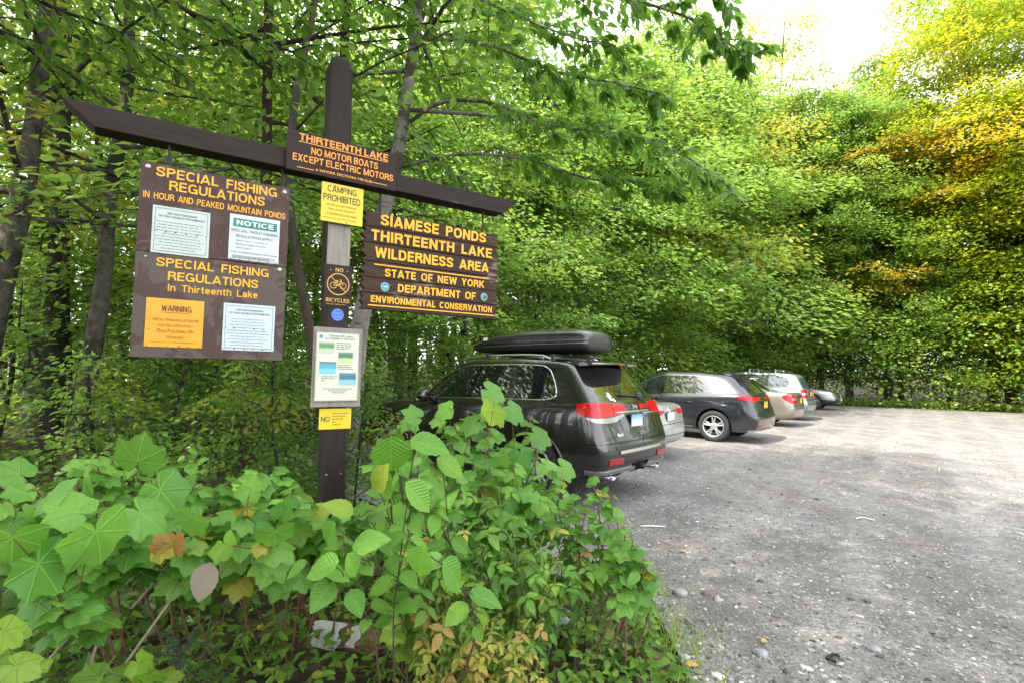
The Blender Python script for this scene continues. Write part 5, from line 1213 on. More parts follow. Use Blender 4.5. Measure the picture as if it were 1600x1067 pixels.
bark('bark_maple', (.035, .028, .022), (.105, .088, .070), patch=(.20, .19, .165), amount=.62)
bark('bark_spruce', (.016, .011, .008), (.075, .046, .030), (16, 16, 6), patch=(.05, .055, .035), amount=.55)
bark('bark_birch', (.13, .115, .10), (.30, .28, .25), (5, 5, 3), patch=(.055, .048, .04), amount=.50, stripes=(.04, .035, .03))
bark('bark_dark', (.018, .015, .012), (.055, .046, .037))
simple('twig_brown', (.075, .048, .032), .85, var=.3, scale=20); simple('stem_green', (.10, .13, .035), .6, var=.3, scale=20); simple('stem_red', (.15, .075, .04), .7, var=.3, scale=20); simple('twig_pale', (.26, .21, .15), .85, var=.3, scale=20)

def tmpl(V, F, uv=None): return np.array(V, float), [np.array(F, int)], (np.array(V, float)[:, :2] if uv is None else np.array(uv, float))
L4 = tmpl([(0, 0, 0), (.34, .48, .07), (0, 1, -.04), (-.34, .48, .07)], [(0, 1, 2), (0, 2, 3)])
L6 = tmpl([(0, 0, 0), (.235, .30, .05), (.20, .62, .045), (0, 1, -.10), (-.20, .62, .045), (-.235, .30, .05), (0, .5, -.02)], [(0, 1, 6), (1, 2, 6), (2, 3, 6), (3, 4, 6), (4, 5, 6), (5, 0, 6)])
def place(mb, T, pos, tip, nrm, size, tint):
    V, Fs, uv = T; n = len(pos)
    if n == 0: return
    pos = np.asarray(pos, float); tip = np.asarray(tip, float); nrm = np.asarray(nrm, float)
    tip = tip/(np.linalg.norm(tip, axis=1)[:, None]+1e-9); nrm = nrm-tip*(nrm*tip).sum(1)[:, None]; nrm /= (np.linalg.norm(nrm, axis=1)[:, None]+1e-9)
    x = np.cross(tip, nrm); size = np.broadcast_to(np.asarray(size, float), (n,))
    P = pos[:, None]+size[:, None, None]*(V[None, :, :1]*x[:, None]+V[None, :, 1:2]*tip[:, None]+V[None, :, 2:3]*nrm[:, None])
    off = (np.arange(n)*len(V))[:, None, None]; F = [(f[None]+off).reshape(-1, f.shape[1]) for f in Fs]
    t = np.broadcast_to(np.asarray(tint, float), (n, 3)); mb.add(P.reshape(-1, 3), F, uv=np.tile(uv, (n, 1)), tint=np.repeat(t, len(V), 0))
def unit(v): return v/(np.linalg.norm(v, axis=-1, keepdims=True)+1e-9)
def spray(mb, rg, C, rad, n, leaf, out, T=L4, tilt=.45, flat=.16, tint=None, droop=.25):
    """a flattish layer of leaves round C, tilting down towards `out`"""
    a = rg.random(n)*6.283; r = rad*np.sqrt(rg.random(n)); p = np.stack([r*np.cos(a), r*np.sin(a), rg.normal(0, flat*rad, n)], 1)
    p[:, 2] -= droop*(p[:, :2] @ out[:2])+.18*r*r/rad
    tip = np.stack([np.cos(a)+rg.normal(0, .6, n)+out[0], np.sin(a)+rg.normal(0, .6, n)+out[1], rg.normal(-.45, .35, n)], 1)
    nr = np.stack([rg.normal(0, tilt, n)+.60*out[0], rg.normal(0, tilt, n)+.60*out[1], np.ones(n)], 1)
    if tint is None: tint = (0, 0)
    base = np.clip(rg.normal(.5, .2)+rg.normal(0, .18, n), 0, 1)
    base = base**.8
    t = np.stack([base, np.clip(rg.normal(tint[0], .12, n), 0, 1)*(tint[0] > 0), np.clip(rg.normal(tint[1], .2, n), 0, 1)*(tint[1] > 0)], 1)
    place(mb, T, C+p, tip, nr, leaf*rg.uniform(.7, 1.25, n), t)
def limb(rg, p0, d, ln, up=.15, n=6, wob=.06):
    P = [np.array(p0, float)]; d = unit(np.array(d, float))
    for i in range(n-1):
        d = unit(d+np.array([rg.normal(0, wob), rg.normal(0, wob), up/n+rg.normal(0, wob*.5)])); P.append(P[-1]+d*ln/(n-1))
    return np.array(P)
def grow(rg, trunk_pts, r0, r1, h0, Rf, nl, sprays, per, leaf, tintf=None, T=L4, wood=None, crown=None, up=.25, elev=.35, twig=.02, srad=.62, trunk_seg=10):
    """limbs and leaf layers on a trunk polyline; Rf(t) = limb length at relative height t (0 = crown base, 1 = top)"""
    W = wood or MB(); Cn = crown or MB(); P = spline(trunk_pts, 22); m = len(P); W.tube(P, (r0+(r1-r0)*np.linspace(0, 1, m)**.8)*(1+rg.normal(0, .05, m)), trunk_seg)
    z = P[:, 2]; ztop = z[-1]; az = rg.random()*6.283
    for k in range(nl):
        t = (k+rg.uniform(.1, .9))/nl; h = h0+(ztop-h0)*t*.98; i = int(np.clip(np.searchsorted(z, h), 1, m-1)); f = (h-z[i-1])/(z[i]-z[i-1]+1e-9); b = P[i-1]+(P[i]-P[i-1])*f
        az += 2.4+rg.normal(0, .3); ln = Rf(t)*rg.uniform(.75, 1.15); e = elev*(1-.2*t)+rg.normal(0, .12)+.5*max(0, t-.7)
        d = np.array([math.cos(az)*math.cos(e), math.sin(az)*math.cos(e), math.sin(e)]); L = limb(rg, b, d, ln, up*-.4, 7); rr = max(.011, (r0+(r1-r0)*t)*.25)
        W.tube(L, np.linspace(rr, .006, len(L)), 5, cap=False); out = np.array([math.cos(az), math.sin(az), 0])
        tn = tintf(rg, b, L[-1]) if tintf else None
        for q in range(sprays):
            s_ = rg.uniform(.28, 1.0)*(len(L)-1); i0 = int(min(s_, len(L)-2)); c = L[i0]+(L[i0+1]-L[i0])*(s_-i0); side = np.array([-out[1], out[0], 0])*rg.normal(0, .30*ln*.5)+np.array([0, 0, rg.normal(0, .22)])
            C = c+side; o2 = unit(out+.5*side); 
            if np.linalg.norm(side) > .25: W.tube(np.array([c, c+side*.5+np.array([0, 0, .04]), C]), [.009, .006, .003], 4, cap=False)
            spray(Cn, rg, C, srad*rg.uniform(.7, 1.25), int(per*rg.uniform(.7, 1.3)), leaf, o2, T=T, tint=tn)
    spray(Cn, rg, P[-1], srad*.8, per, leaf, np.array([0., 0, 0]), T=T, tint=(tintf(rg, P[-1], P[-1]) if tintf else None), flat=.5)
    return W, Cn
def tree(name, label, W, Cn, wm, lm, loc=(0, 0, 0), group=None, cat='tree'):
    e = empty(name, loc, 0, label, cat, group); W.build('trunk', M[wm], e, smooth=True); Cn.build('crown', M[lm], e); return e

# --- shared kinds of tree
def kind_round(seed, H, h0, Rm, nl, sp, per, leaf, tintf=None, r0=.13, lean=.3, T=L4):
    rg = np.random.default_rng(seed); a = rg.random()*6.28
    pts = [(0, 0, -.3), (rg.normal(0, .05), rg.normal(0, .05), H*.3), (lean*.5*math.cos(a), lean*.5*math.sin(a), H*.65), (lean*math.cos(a), lean*math.sin(a), H)]
    return grow(rg, pts, r0, .03, h0, lambda t: Rm*(.45+.9*math.sin(math.pi*min(1, .18+.80*t)))*(1-.45*t*t), nl, sp, per, leaf, tintf, T=T, srad=.42 if H < 4 else .78)
def green_bits(rg, b, e): return (.0, 0) if rg.random() < .9 else (.35, 0)
KINDS = {}
for nm, seed, H, h0, Rm, nl, sp, per, leaf, mt, bk in (('edge_a', 1, 9.0, .7, 2.9, 34, 6, 116, .125, 'leaf_forest', 'bark_maple'), ('edge_b', 2, 10.5, 1.0, 3.0, 36, 6, 116, .125, 'leaf_fresh', 'bark_beech'), ('edge_c', 3, 7.5, .5, 2.6, 30, 6, 110, .115, 'leaf_forest', 'bark_maple'),
        ('tall_a', 4, 14.0, 3.2, 3.2, 38, 6, 100, .135, 'leaf_forest', 'bark_maple'), ('tall_b', 5, 15.5, 4.0, 3.4, 38, 6, 100, .135, 'leaf_fresh', 'bark_beech'), ('thin_a', 8, 13.0, 3.4, 2.6, 28, 6, 44, .12, 'leaf_fresh', 'bark_beech'), ('thin_b', 9, 14.5, 4.2, 2.8, 28, 6, 44, .12, 'leaf_forest', 'bark_maple'), ('sapling', 6, 3.0, .5, .85, 12, 4, 34, .095, 'leaf_deep', 'bark_dark'), ('sapling_b', 7, 2.2, .4, .75, 10, 4, 34, .09, 'leaf_forest', 'bark_dark')):
    sap = nm.startswith('sap'); W, Cn = kind_round(seed, H, h0, Rm, nl, sp, per, leaf, green_bits, r0=.02 if sap else .11 if nm.startswith('edge') else .15, lean=.2 if sap else .5)
    KINDS[nm] = (W, Cn, bk, mt)
_proto = {}
rngT = np.random.default_rng(11)
def plant(kind, x, y, label, name='tree', group=None, s=1.0, rz=None, z=None, cat='tree', lm=None):
    if z is None: z = float(soil_z(np.array([x]), np.array([y]))[0])
    if kind not in _proto:
        W, Cn, bk, mt = KINDS[kind]; o = tree(name, label, W, Cn, bk, mt, group=group, cat=cat); _proto[kind] = o
    else:
        o = copy_tree(_proto[kind]); o.name = name
    for k in ('label', 'group', 'category'):
        if k in o: del o[k]
    tag(o, label, cat, group); o.location = (x, y, z-.02); o.rotation_euler = (0, 0, rngT.random()*6.283 if rz is None else rz); o.scale = (s, s, s*rngT.uniform(.94, 1.06))
    if lm:
        for ch in o.children:
            if ch.name.startswith('crown'): ch.material_slots[0].link = 'OBJECT'; ch.material_slots[0].material = M[lm]
    return o
# edge of the woods behind the cars, nearest first
EDGE = [(-5.6, 9.6, 'edge_c', .95, 'leafy young maple just behind the nose of the charcoal suv'), (-3.4, 12.6, 'edge_a', 1.0, 'maple rising behind the front half of the roof box'),
        (-1.3, 14.6, 'edge_b', .95, 'bright green beech rising behind the back half of the roof box'), (.9, 17.4, 'edge_c', 1.15, 'low bushy maple between the charcoal suv and the navy suv'),
        (2.4, 19.6, 'edge_a', 1.4, 'full maple above the hood of the navy suv'), (4.6, 22.2, 'edge_b', 1.45, 'beech with layered limbs above the roof of the navy suv'),
        (6.6, 24.6, 'edge_c', 2.05, 'bushy maple standing behind the roof rack of the sage suv'), (9.2, 27.8, 'edge_a', 1.85, 'maple with drooping limbs above the sage suv'),
        (12.4, 31.2, 'edge_b', 1.72, 'broad beech above the nose out steel grey suv'), (15.6, 32.6, 'edge_c', 2.3, 'dense maple at the far end of the lot right of the steel grey suv'),
        (18.6, 31.6, 'edge_a', 1.6, 'maple at the far end of the lot behind the thin white birch stem'), (22.4, 30.2, 'edge_b', 1.35, 'beech behind the orange flecked maple on the right'), (31.0, 27.6, 'edge_c', 1.9, 'bushy maple just right of the big yellow maple trunk'), (28.6, 24.4, 'edge_a', 1.5, 'full green maple closing the right edge of the lot')]
for x, y, k, s, lb in EDGE: plant(k, x, y, lb, 'maple_tree' if k != 'edge_b' else 'beech_tree', 'trees along the edge of the lot', s, lm='leaf_fresh' if x > 11 else None)
BACK = [(-7.6, 12.4), (-5.6, 15.4), (-3.2, 17.2), (-1.0, 19.6), (.6, 22.0), (2.6, 24.6), (4.8, 27.0), (7.4, 29.8), (10.4, 33.4), (14.2, 34.6), (18.4, 34.4), (23.6, 33.0), (27.5, 30.0), (-9.5, 16.5), (-6.5, 20.0), (-3.0, 23.0), (0.5, 27.5)]
BACK += [(8.0, 25.8), (11.0, 28.9), (14.6, 30.8), (17.4, 31.4), (19.8, 30.9), (31.0, 27.0), (33.0, 21.0), (34.0, 15.0), (30.5, 33.0), (26.0, 36.5), (21.0, 38.0)]
for i, (x, y) in enumerate(BACK):
    plant(('tall_a', 'edge_b', 'tall_b')[i % 3], x, y, 'tall forest tree standing in the second row behind the lot edge', 'forest_tree', 'second row forest trees', (.95, 1.0, .9, 1.05)[i % 4]*(1.34 if x > 3 else 1.3 if i in (2, 3, 4) else 1))
FARSAP = [(13.2, 30.0), (14.6, 30.6), (16.2, 30.9), (17.6, 30.4), (19.2, 30.0), (20.6, 29.6), (22.0, 28.9), (23.4, 28.2), (24.8, 27.6), (26.2, 26.8), (27.6, 25.8), (29.0, 24.8), (15.4, 32.6), (18.2, 32.4), (20.4, 31.8), (23.0, 31.2), (25.4, 30.2), (27.6, 29.0), (30.0, 27.6), (31.0, 24.2), (12.0, 29.6), (10.4, 28.8), (24.0, 33.4), (28.4, 32.0), (32.4, 28.8), (19.4, 34.6)]
for i, (x, y) in enumerate(FARSAP):
    plant(('sapling', 'sapling_b')[i % 2], x, y, 'bushy green sapling in the dark strip under the trees at the far end', 'sapling', 'saplings along the far edge', (1.5, 2.0, 1.7)[i % 3])
# trees of the left woods behind and beside the sign (mostly trunks in view)
LEFT = [(-9.4, 8.2), (-11.5, 10.5), (-8.0, 10.0), (-12.5, 13.5), (-14.5, 9.0), (-13.0, 17.0), (-16.5, 13.5), (-17.0, 18.5), (-9.0, 20.5), (-12.0, 22.0), (-5.2, 11.4), (-13.5, 4.5), (-8.6, 4.4)]
for i, (x, y) in enumerate(LEFT):
    plant(('thin_a', 'thin_b')[i % 2], x, y, 'slim tree with a bare lower trunk deep in the left woods', 'forest_tree', 'trees deep in the left woods', (.8, .95, .88, 1.0)[i % 4])
SAP = [(-1.44, 4.95, .46), (-2.42, 4.75, .62), (-2.0, 4.45, .48), (-3.5, 4.5, .62), (-3.6, 5.7, .8), (-6.2, 7.4, 1.3), (-4.0, 7.4, 1.1), (-7.6, 5.8, 1.3), (-5.4, 8.6, 1.2), (-2.9, 8.9, .85), (-8.4, 8.6, 1.4), (-6.6, 10.4, 1.3), (-2.4, 11.2, .8), (-.6, 13.4, .7), (2.4, 17.2, .8), (-9.8, 11.2, 1.4), (-7.0, 12.6, 1.3)]
for i, (x, y, s) in enumerate(SAP):
    plant(('sapling', 'sapling_b')[i % 2], x, y, 'small leafy sapling in the shade under the left woods', 'sapling', 'saplings under the left woods', s*1.05)

for i, (x, y) in enumerate([(-5.6, .4), (-7.2, -2.4), (-4.6, -4.4), (-9.4, 1.4), (-10.5, -2.0), (-3.2, -8.0), (-2.4, -2.8), (-.6, -5.2), (1.6, -7.5)]):  # more woods out of view, added to cast shade over the near lot
    plant(('thin_b', 'thin_a')[i % 2], x, y, 'unseen tall tree continuing the left woods, added to shade the near lot', 'forest_tree', 'unseen trees added for shade', 1.3)
# --- trunks in plain view behind the sign, each traced and given its own crown
def trace(path, Y, dY=0.0, top=9.5):
    P = [at(px, py, Y+dY*i/(len(path)-1)) for i, (px, py) in enumerate(path)]
    b = P[0].copy(); d = P[1]-P[0]; zg = float(soil_z(np.array([b[0]]), np.array([b[1]]))[0])-.15
    P = [b+d*((zg-b[2])/d[2])]+P if b[2] > zg+.05 else P
    e = P[-1]-P[-2]; e = e/np.linalg.norm(e); q = P[-1]
    return P+[q+np.array([e[0]*.6, e[1]*.6, 1])*((top-q[2])*.5), q+np.array([e[0]*.4, e[1]*.4, 1])*(top-q[2])]
def own(name, label, path, Y, r0, r1, wm, lm, seed, h0=3.3, Rm=2.3, nl=20, sp=6, per=36, leaf=.10, top=9.5, T=L4, dY=0.0, tintf=None):
    rg = np.random.default_rng(seed); P = trace(path, Y, dY, top)
    o = P[0].copy(); Q = [p-o for p in P]; h0 = h0-o[2]
    W, Cn = grow(rg, Q, r0, r1*.4, h0, lambda t: Rm*(.8+.5*math.sin(math.pi*t))*(1-.5*t*t), nl, sp, per, leaf, tintf or green_bits, T=T, elev=.18)
    return tree(name, label, W, Cn, wm, lm, tuple(o))
def yel_bits(rg, b, e): return (.0, 0) if rg.random() < .6 else (.4, .0)
own('beech_tree', 'mottled grey beech leaning in at the left edge of the woods', [(-60, 700), (-25, 560), (8, 420), (38, 290), (58, 150), (80, -60)], 5.4, .165, .105, 'bark_beech', 'leaf_fresh', 21, h0=2.6, tintf=yel_bits, nl=26)
own('maple_tree', 'slender mottled maple behind the left arm of the beam', [(100, 760), (132, 620), (163, 430), (172, 300), (198, 150), (204, -60)], 6.2, .125, .095, 'bark_beech', 'leaf_forest', 22, h0=2.9, nl=24)
own('spruce_tree', 'rough reddish brown trunk under the fishing board', [(378, 760), (390, 680), (396, 600), (392, 520), (404, 430), (416, 300), (418, 100)], 5.6, .125, .085, 'bark_spruce', 'leaf_deep', 23, h0=4.2, nl=16)
own('maple_tree', 'thin brown maple just left of the post', [(520, 760), (492, 560), (462, 400), (452, 300), (458, 180), (475, 84), (500, -40)], 5.0, .06, .055, 'bark_maple', 'leaf_forest', 24, h0=2.9, Rm=2.0, nl=22)
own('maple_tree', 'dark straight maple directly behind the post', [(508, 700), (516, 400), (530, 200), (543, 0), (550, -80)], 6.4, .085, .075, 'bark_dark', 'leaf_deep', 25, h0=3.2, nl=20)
own('beech_tree', 'pale thick beech far back at the left side of the woods', [(50, 720), (62, 540), (78, 300), (86, 100), (92, -40)], 9.0, .20, .16, 'bark_beech', 'leaf_fresh', 26, h0=4.5, Rm=3.0, top=12, tintf=yel_bits)
own('maple_tree', 'dark stout trunk rising out of the shrubs on the left', [(68, 790), (78, 660), (88, 500), (96, 250), (100, 0)], 7.2, .19, .14, 'bark_dark', 'leaf_forest', 27, h0=4.6, top=11)
# birch beside the post with limbs arching over the lot
rg = np.random.default_rng(31); BY = 5.6
path = [(546, 770), (556, 560), (574, 450), (600, 330), (622, 240), (635, 150), (650, 50), (660, -60)]
P = trace(path, BY, 0, 10.0); o = P[0].copy(); W, Cn = MB(), MB()
W, Cn = grow(rg, [p-o for p in P], .115, .04, 4.2-o[2], lambda t: 2.4*(.8+.5*math.sin(math.pi*t)), 16, 6, 50, .10, green_bits, wood=W, crown=Cn, T=L6, elev=.15, trunk_seg=14)
def arch(pts, r0, nside, leaf, per, side=.55, skip=.25, tint=None, lift=.1):
    L = spline(np.array([at(*p) for p in pts])-o, 26); W.tube(L, np.linspace(r0, .004, len(L)), 6, cap=False)
    for k in range(nside):
        s_ = skip+(1-skip)*(k+rg.random())/nside; i = int(min(s_*25, 24)); b = L[i]; d = unit(L[min(i+1, 25)]-L[i]); sd = unit(np.cross(d, [0, 0, 1]))*(1 if k % 2 else -1)
        v = unit(d*.8+sd*rg.uniform(.4, 1.1)+np.array([0, 0, rg.normal(lift-.12, .25)])); ln = side*rg.uniform(.6, 1.3)*(1.15-.5*s_); T_ = limb(rg, b, v, ln, -.25, 6, .10); W.tube(T_, np.linspace(.006, .002, 6), 4, cap=False)
        n = per; tt = np.sort(rg.random(n))**.8; ii = np.clip((tt*5).astype(int), 0, 4); p = T_[ii]+(T_[ii+1]-T_[ii])*((tt*5-ii)[:, None])
        td = unit(T_[ii+1]-T_[ii]); sg = np.where(np.arange(n) % 2, 1, -1)[:, None]; sv = np.cross(td, [0, 0, 1])*sg
        tip = td*.7+sv*.8+np.stack([rg.normal(0, .25, n), rg.normal(0, .25, n), rg.normal(-.45, .3, n)], 1); nr = np.array([0, 0, 1])+sv*.15+rg.normal(0, .38, (n, 3))
        place(Cn, L6, p+rg.normal(0, .01, (n, 3)), tip, nr, leaf*rg.uniform(.7, 1.2, n), np.stack([np.clip(rg.normal(.55, .22, n), 0, 1), np.zeros(n), np.zeros(n)], 1))
arch([(641, 190, 5.6), (685, 162, 5.4), (742, 158, 5.1), (796, 170, 4.9), (850, 194, 4.7), (930, 205, 4.5), (1010, 220, 4.35), (1080, 250, 4.2), (1130, 290, 4.1)], .022, 34, .115, 14, .50, .30)
arch([(628, 262, 5.6), (685, 246, 5.4), (742, 241, 5.2), (827, 250, 4.9), (877, 266, 4.8), (930, 282, 4.7), (1000, 285, 4.5), (1060, 300, 4.35)], .018, 26, .12, 14, .42, .35)
arch([(617, 182, 5.6), (650, 215, 5.5), (690, 255, 5.4), (739, 300, 5.3)], .018, 10, .10, 9, .35, .5)
arch([(652, 60, 5.6), (760, 70, 5.2), (860, 110, 4.9), (960, 130, 4.7), (1040, 150, 4.5)], .020, 30, .12, 15, .5, .2)
arch([(655, -60, 5.6), (760, -60, 5.0), (880, -30, 4.6), (990, 0, 4.3), (1080, 30, 4.1), (1125, 60, 3.95), (1165, 82, 3.9)], .024, 36, .11, 15, .5, .2)
arch([(655, -120, 5.6), (800, -110, 4.9), (950, -90, 4.4), (1060, -50, 4.0), (1135, -15, 3.8)], .022, 30, .11, 15, .5, .2)
arch([(660, -100, 5.6), (720, -20, 5.0), (820, 30, 4.6), (900, 60, 4.4), (980, 80, 4.3)], .018, 26, .105, 13, .45, .2)
tree('birch_tree', 'pale leaning birch right of the post with limbs arching over the cars', W, Cn, 'bark_birch', 'leaf_ash', tuple(o))
# broad dark branches of a near maple hang in from the top left, its trunk standing left of the picture
rg = np.random.default_rng(33); o = np.array([-4.3, 2.6, 0.0]); W, Cn = MB(), MB(); W.tube(spline([(0, 0, -.2), (.05, .1, 3), (.3, .2, 6), (.3, .3, 9)], 16), np.linspace(.14, .04, 16), 10)
for a in ([(40, -130, 3.0), (180, -40, 3.1), (300, 20, 3.2), (400, 60, 3.3), (480, 90, 3.4)], [(-40, -60, 2.9), (80, 10, 3.2), (180, 50, 3.5), (290, 120, 3.8)], [(60, -200, 2.8), (250, -90, 3.0), (420, -40, 3.2), (560, -10, 3.5), (640, 20, 3.7)], [(-120, 0, 2.8), (-20, 40, 3.2), (60, 90, 3.6), (120, 160, 4.0)], [(200, -120, 3.1), (380, -60, 3.5), (560, -40, 4.0), (700, 0, 4.4)]):
    arch(a, .018, 15, .095, 11, .5, .1)
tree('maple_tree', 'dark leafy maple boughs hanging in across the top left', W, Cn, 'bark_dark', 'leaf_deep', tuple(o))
# autumn maple on the right
def autumn(rg, b, e):
    q = rg.random()*(.75 if b[2] < 5 else 1.0); return (.0, 0) if q < .42 else (.14, 0) if q < .76 else (.34, 0) if q < .92 else (.4, .08) if q < .97 else (.4, .40)
rg = np.random.default_rng(41); W, Cn = MB(), MB(); W.tube([(0, 0, -.3), (.05, 0, 1.2), (0, .05, 2.6)], [.24, .19, .17], 12)
for (dx, dy, hh, rr, n_) in ((-1.9, -.6, 15.5, 2.9, 40), (1.6, -.9, 16.5, 3.0, 40), (.3, 1.4, 18.0, 3.1, 44), (-.6, -1.8, 11.0, 2.7, 30)):
    grow(rg, [(0, 0, 2.3), (dx*.28, dy*.28, 4.6), (dx*.75, dy*.75, hh*.6), (dx*1.1, dy*1.1, hh)], .14, .03, 2.6, lambda t: rr*1.1*(.6+.65*math.sin(math.pi*min(1, .15+.8*t))), n_+6, 9, 92, .135, autumn, wood=W, crown=Cn, up=.5, elev=.38, srad=.85)
grow(rg, [(0, 0, .3), (0, 0, 1.2), (0, .05, 2.6)], .19, .17, .7, lambda t: 2.6, 14, 7, 80, .135, autumn, wood=W, crown=Cn, elev=.3, srad=.8)
tree('maple_tree', 'yellow green maple with orange sprays towering at the right', W, Cn, 'bark_maple', 'leaf_autumn', (26.6, 28.0, -.1)).scale = (1.42, 1.42, 1.42)
rg = np.random.default_rng(42); W, Cn = MB(), MB(); W, Cn = grow(rg, [(0, 0, -.3), (.1, 0, 5), (-.1, .1, 9), (.2, 0, 13)], .14, .04, 2.0, lambda t: 3.0*(.55+.75*math.sin(math.pi*min(1, .15+.8*t))), 52, 9, 90, .14, lambda rg, b, e: (.0, 0) if rg.random() < .80 else (.45, .2), wood=W, crown=Cn, elev=.25, srad=.75)
tree('maple_tree', 'green maple with a few orange flecks left of the big yellow one', W, Cn, 'bark_maple', 'leaf_fresh', (21.4, 29.8, .0)).scale = (1.25, 1.25, 1.3)
rg = np.random.default_rng(43); W, Cn = MB(), MB(); W, Cn = grow(rg, [(0, 0, -.3), (.1, 0, 6), (-.2, .1, 11), (.3, 0, 20.5)], .15, .04, 8.0, lambda t: 2.7*(.55+.75*math.sin(math.pi*min(1, .15+.8*t))), 30, 7, 60, .15, lambda rg, b, e: (.25, 0) if rg.random() < .6 else (.4, .1), wood=W, crown=Cn, elev=.5, srad=.8)
tree('ash_tree', 'thin crowned yellowish tree whose top stands against the sky', W, Cn, 'bark_beech', 'leaf_fresh', (17.2, 33.5, .3)).scale = (1.15, 1.15, 1.2)
ash = copy_tree(bpy.data.objects['ash_tree']); ash.name = 'ash_tree'; ash['label'] = 'second thin crowned tree whose top shows left of the sky gap'; ash.location = (12.2, 31.0, .3); ash.rotation_euler = (0, 0, 2.1); ash.scale = (1.05, 1.05, 1.1)
ash = copy_tree(bpy.data.objects['ash_tree']); ash.name = 'ash_tree'; ash['label'] = 'third thin crowned tree showing in the gap left of the yellow maple'; ash.location = (21.3, 33.0, .3); ash.rotation_euler = (0, 0, 4.0); ash.scale = (1.05, 1.05, .95)
rg = np.random.default_rng(44); W, Cn = MB(), MB(); W, Cn = grow(rg, [(0, 0, -.3), (.1, 0, 3), (-.1, .1, 7), (.2, 0, 14.5)], .12, .03, 8.5, lambda t: 2.4*(.55+.75*math.sin(math.pi*min(1, .15+.8*t))), 22, 8, 74, .14, lambda rg, b, e: (.0, 0) if rg.random() < .6 else (.5, .35), wood=W, crown=Cn, elev=.3, srad=.75)
tree('maple_tree', 'maple with an orange tinged top in the middle behind the arching branches', W, Cn, 'bark_maple', 'leaf_autumn', (4.4, 18.9+6.5, .2))
W, Cn = MB(), MB(); rg = np.random.default_rng(45); W, Cn = grow(rg, [(0, 0, -.2), (-.05, 0, 1.2), (-.2, 0, 2.2), (-.3, 0, 3.4)], .06, .03, 2.0, lambda t: .8, 8, 4, 34, .10, None, wood=W, crown=Cn)
tree('birch_tree', 'thin white birch stem standing alone in the dark at the far end', W, Cn, 'bark_birch', 'leaf_forest', (24.0, 28.6, .02)).scale = (1.15, 1.15, 1.15)

# --- the far woods as one mass, and the low growth along the far edge
rg = np.random.default_rng(51); mb = MB(); wd = MB()
def far_mass(n, rmin, rmax, a0, a1, zmax, size, rad):
    d = rng.uniform(rmin, rmax, n); a = rng.uniform(R(a0), R(a1), n); z = .3+rng.random(n)**.8*zmax
    for q in range(n):
        x, y = d[q]*math.sin(a[q]), d[q]*math.cos(a[q])
        spray(mb, rg, np.array([x, y, z[q]]), rad, 26, size, np.array([-math.sin(a[q]), -math.cos(a[q]), 0]), tint=(.3, 0) if rg.random() < .12 else None, flat=.55, tilt=.9)
far_mass(300, 24, 46, -85, -28, 10, .26, 1.6); far_mass(900, 34, 50, -28, 20, 15, .28, 1.8); far_mass(900, 38, 50, 20, 80, 15, .28, 1.8)
far_mass(520, 17, 30, -80, -20, 4.0, .20, 1.1); far_mass(900, 33.5, 42, 10, 80, 5.5, .24, 1.3); far_mass(260, 22, 34, -20, 14, 4.0, .20, 1.2)
for q in range(120):
    d = rg.uniform(18, 38); a = rg.uniform(R(-80), R(4)); x, y = d*math.sin(a), d*math.cos(a); z0 = float(soil_z(np.array([x]), np.array([y]))[0])
    wd.tube([(x, y, z0-.3), (x+rg.normal(0, .3), y, z0+4), (x+rg.normal(0, .6), y, z0+8)], [rg.uniform(.09, .2), .1, .05], 6, cap=False)
o1 = mb.build('distant_woods', M['leaf_forest']); tag(o1, 'far woods filling the background behind the nearer trees', 'woods', kind='stuff')
o2 = wd.build('trunk', M['bark_maple'], o1, smooth=True); o2['kind'] = 'stuff'
mb = MB(); rg = np.random.default_rng(52)
for q in range(430):
    t = rg.random(); x, y = (16.2+t*11, 30.2-4.8*t) if q % 2 else (rg.uniform(14, 27), 0)
    if not q % 2: y = 30.6-max(0, x-17)*.46
    y += abs(rg.normal(0, .5))
    spray(mb, rg, np.array([x, y, rg.uniform(.08, .45)]), .35, 22, .09, np.array([0., -.4, 0]), tint=(.3, 0) if rg.random() < .3 else None)
tag(mb.build('roadside_weeds', M['leaf_fresh']), 'sunlit strip of low weeds along the far edge of the lot', 'weeds', kind='stuff')
mb = MB()
for q in range(700):
    d = 3.2+rg.random()*13; a = rg.uniform(R(-48), R(-2)); x, y = d*math.sin(a), d*math.cos(a)
    if inside(np.array([[x, y]]), LOTP)[0]: continue
    z = float(soil_z(np.array([x]), np.array([y]))[0]); spray(mb, rg, np.array([x, y, z+rg.uniform(.12, .4)]), .3, 14, .10, np.array([0., -.3, 0]))
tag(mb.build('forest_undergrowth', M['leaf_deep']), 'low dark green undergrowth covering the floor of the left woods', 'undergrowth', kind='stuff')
# ------------------------------------------------------------------ shrubs, weeds and small things in front
leaf_mat('leaf_raspberry', (0.060, 0.190, 0.022), (0.180, 0.390, 0.062), yellow=(.40, .32, .03), orange=(.34, .17, .05), trans=.38, gloss=.50, veins='palm')
leaf_mat('leaf_heart', (0.075, 0.225, 0.024), (0.200, 0.420, 0.062), yellow=(.42, .38, .03), orange=(.36, .20, .05), trans=.38, gloss=.48, veins='pinnate')
leaf_mat('leaf_bramble', (0.045, 0.155, 0.016), (0.175, 0.350, 0.042), yellow=(.58, .50, .11), orange=(.52, .27, .10), trans=.38, gloss=.48, veins='pinnate')
leaf_mat('leaf_cover', (0.065, 0.180, 0.018), (0.200, 0.360, 0.040), yellow=(.40, .36, .04), trans=.36, gloss=.45, veins='pinnate')
leaf_mat('leaf_maple_bright', (0.110, 0.230, 0.020), (0.190, 0.310, 0.030), trans=.42, gloss=.5, veins='palm')
leaf_mat('needle_blue', (0.030, 0.075, 0.050), (0.060, 0.130, 0.085), trans=.15, gloss=.5)
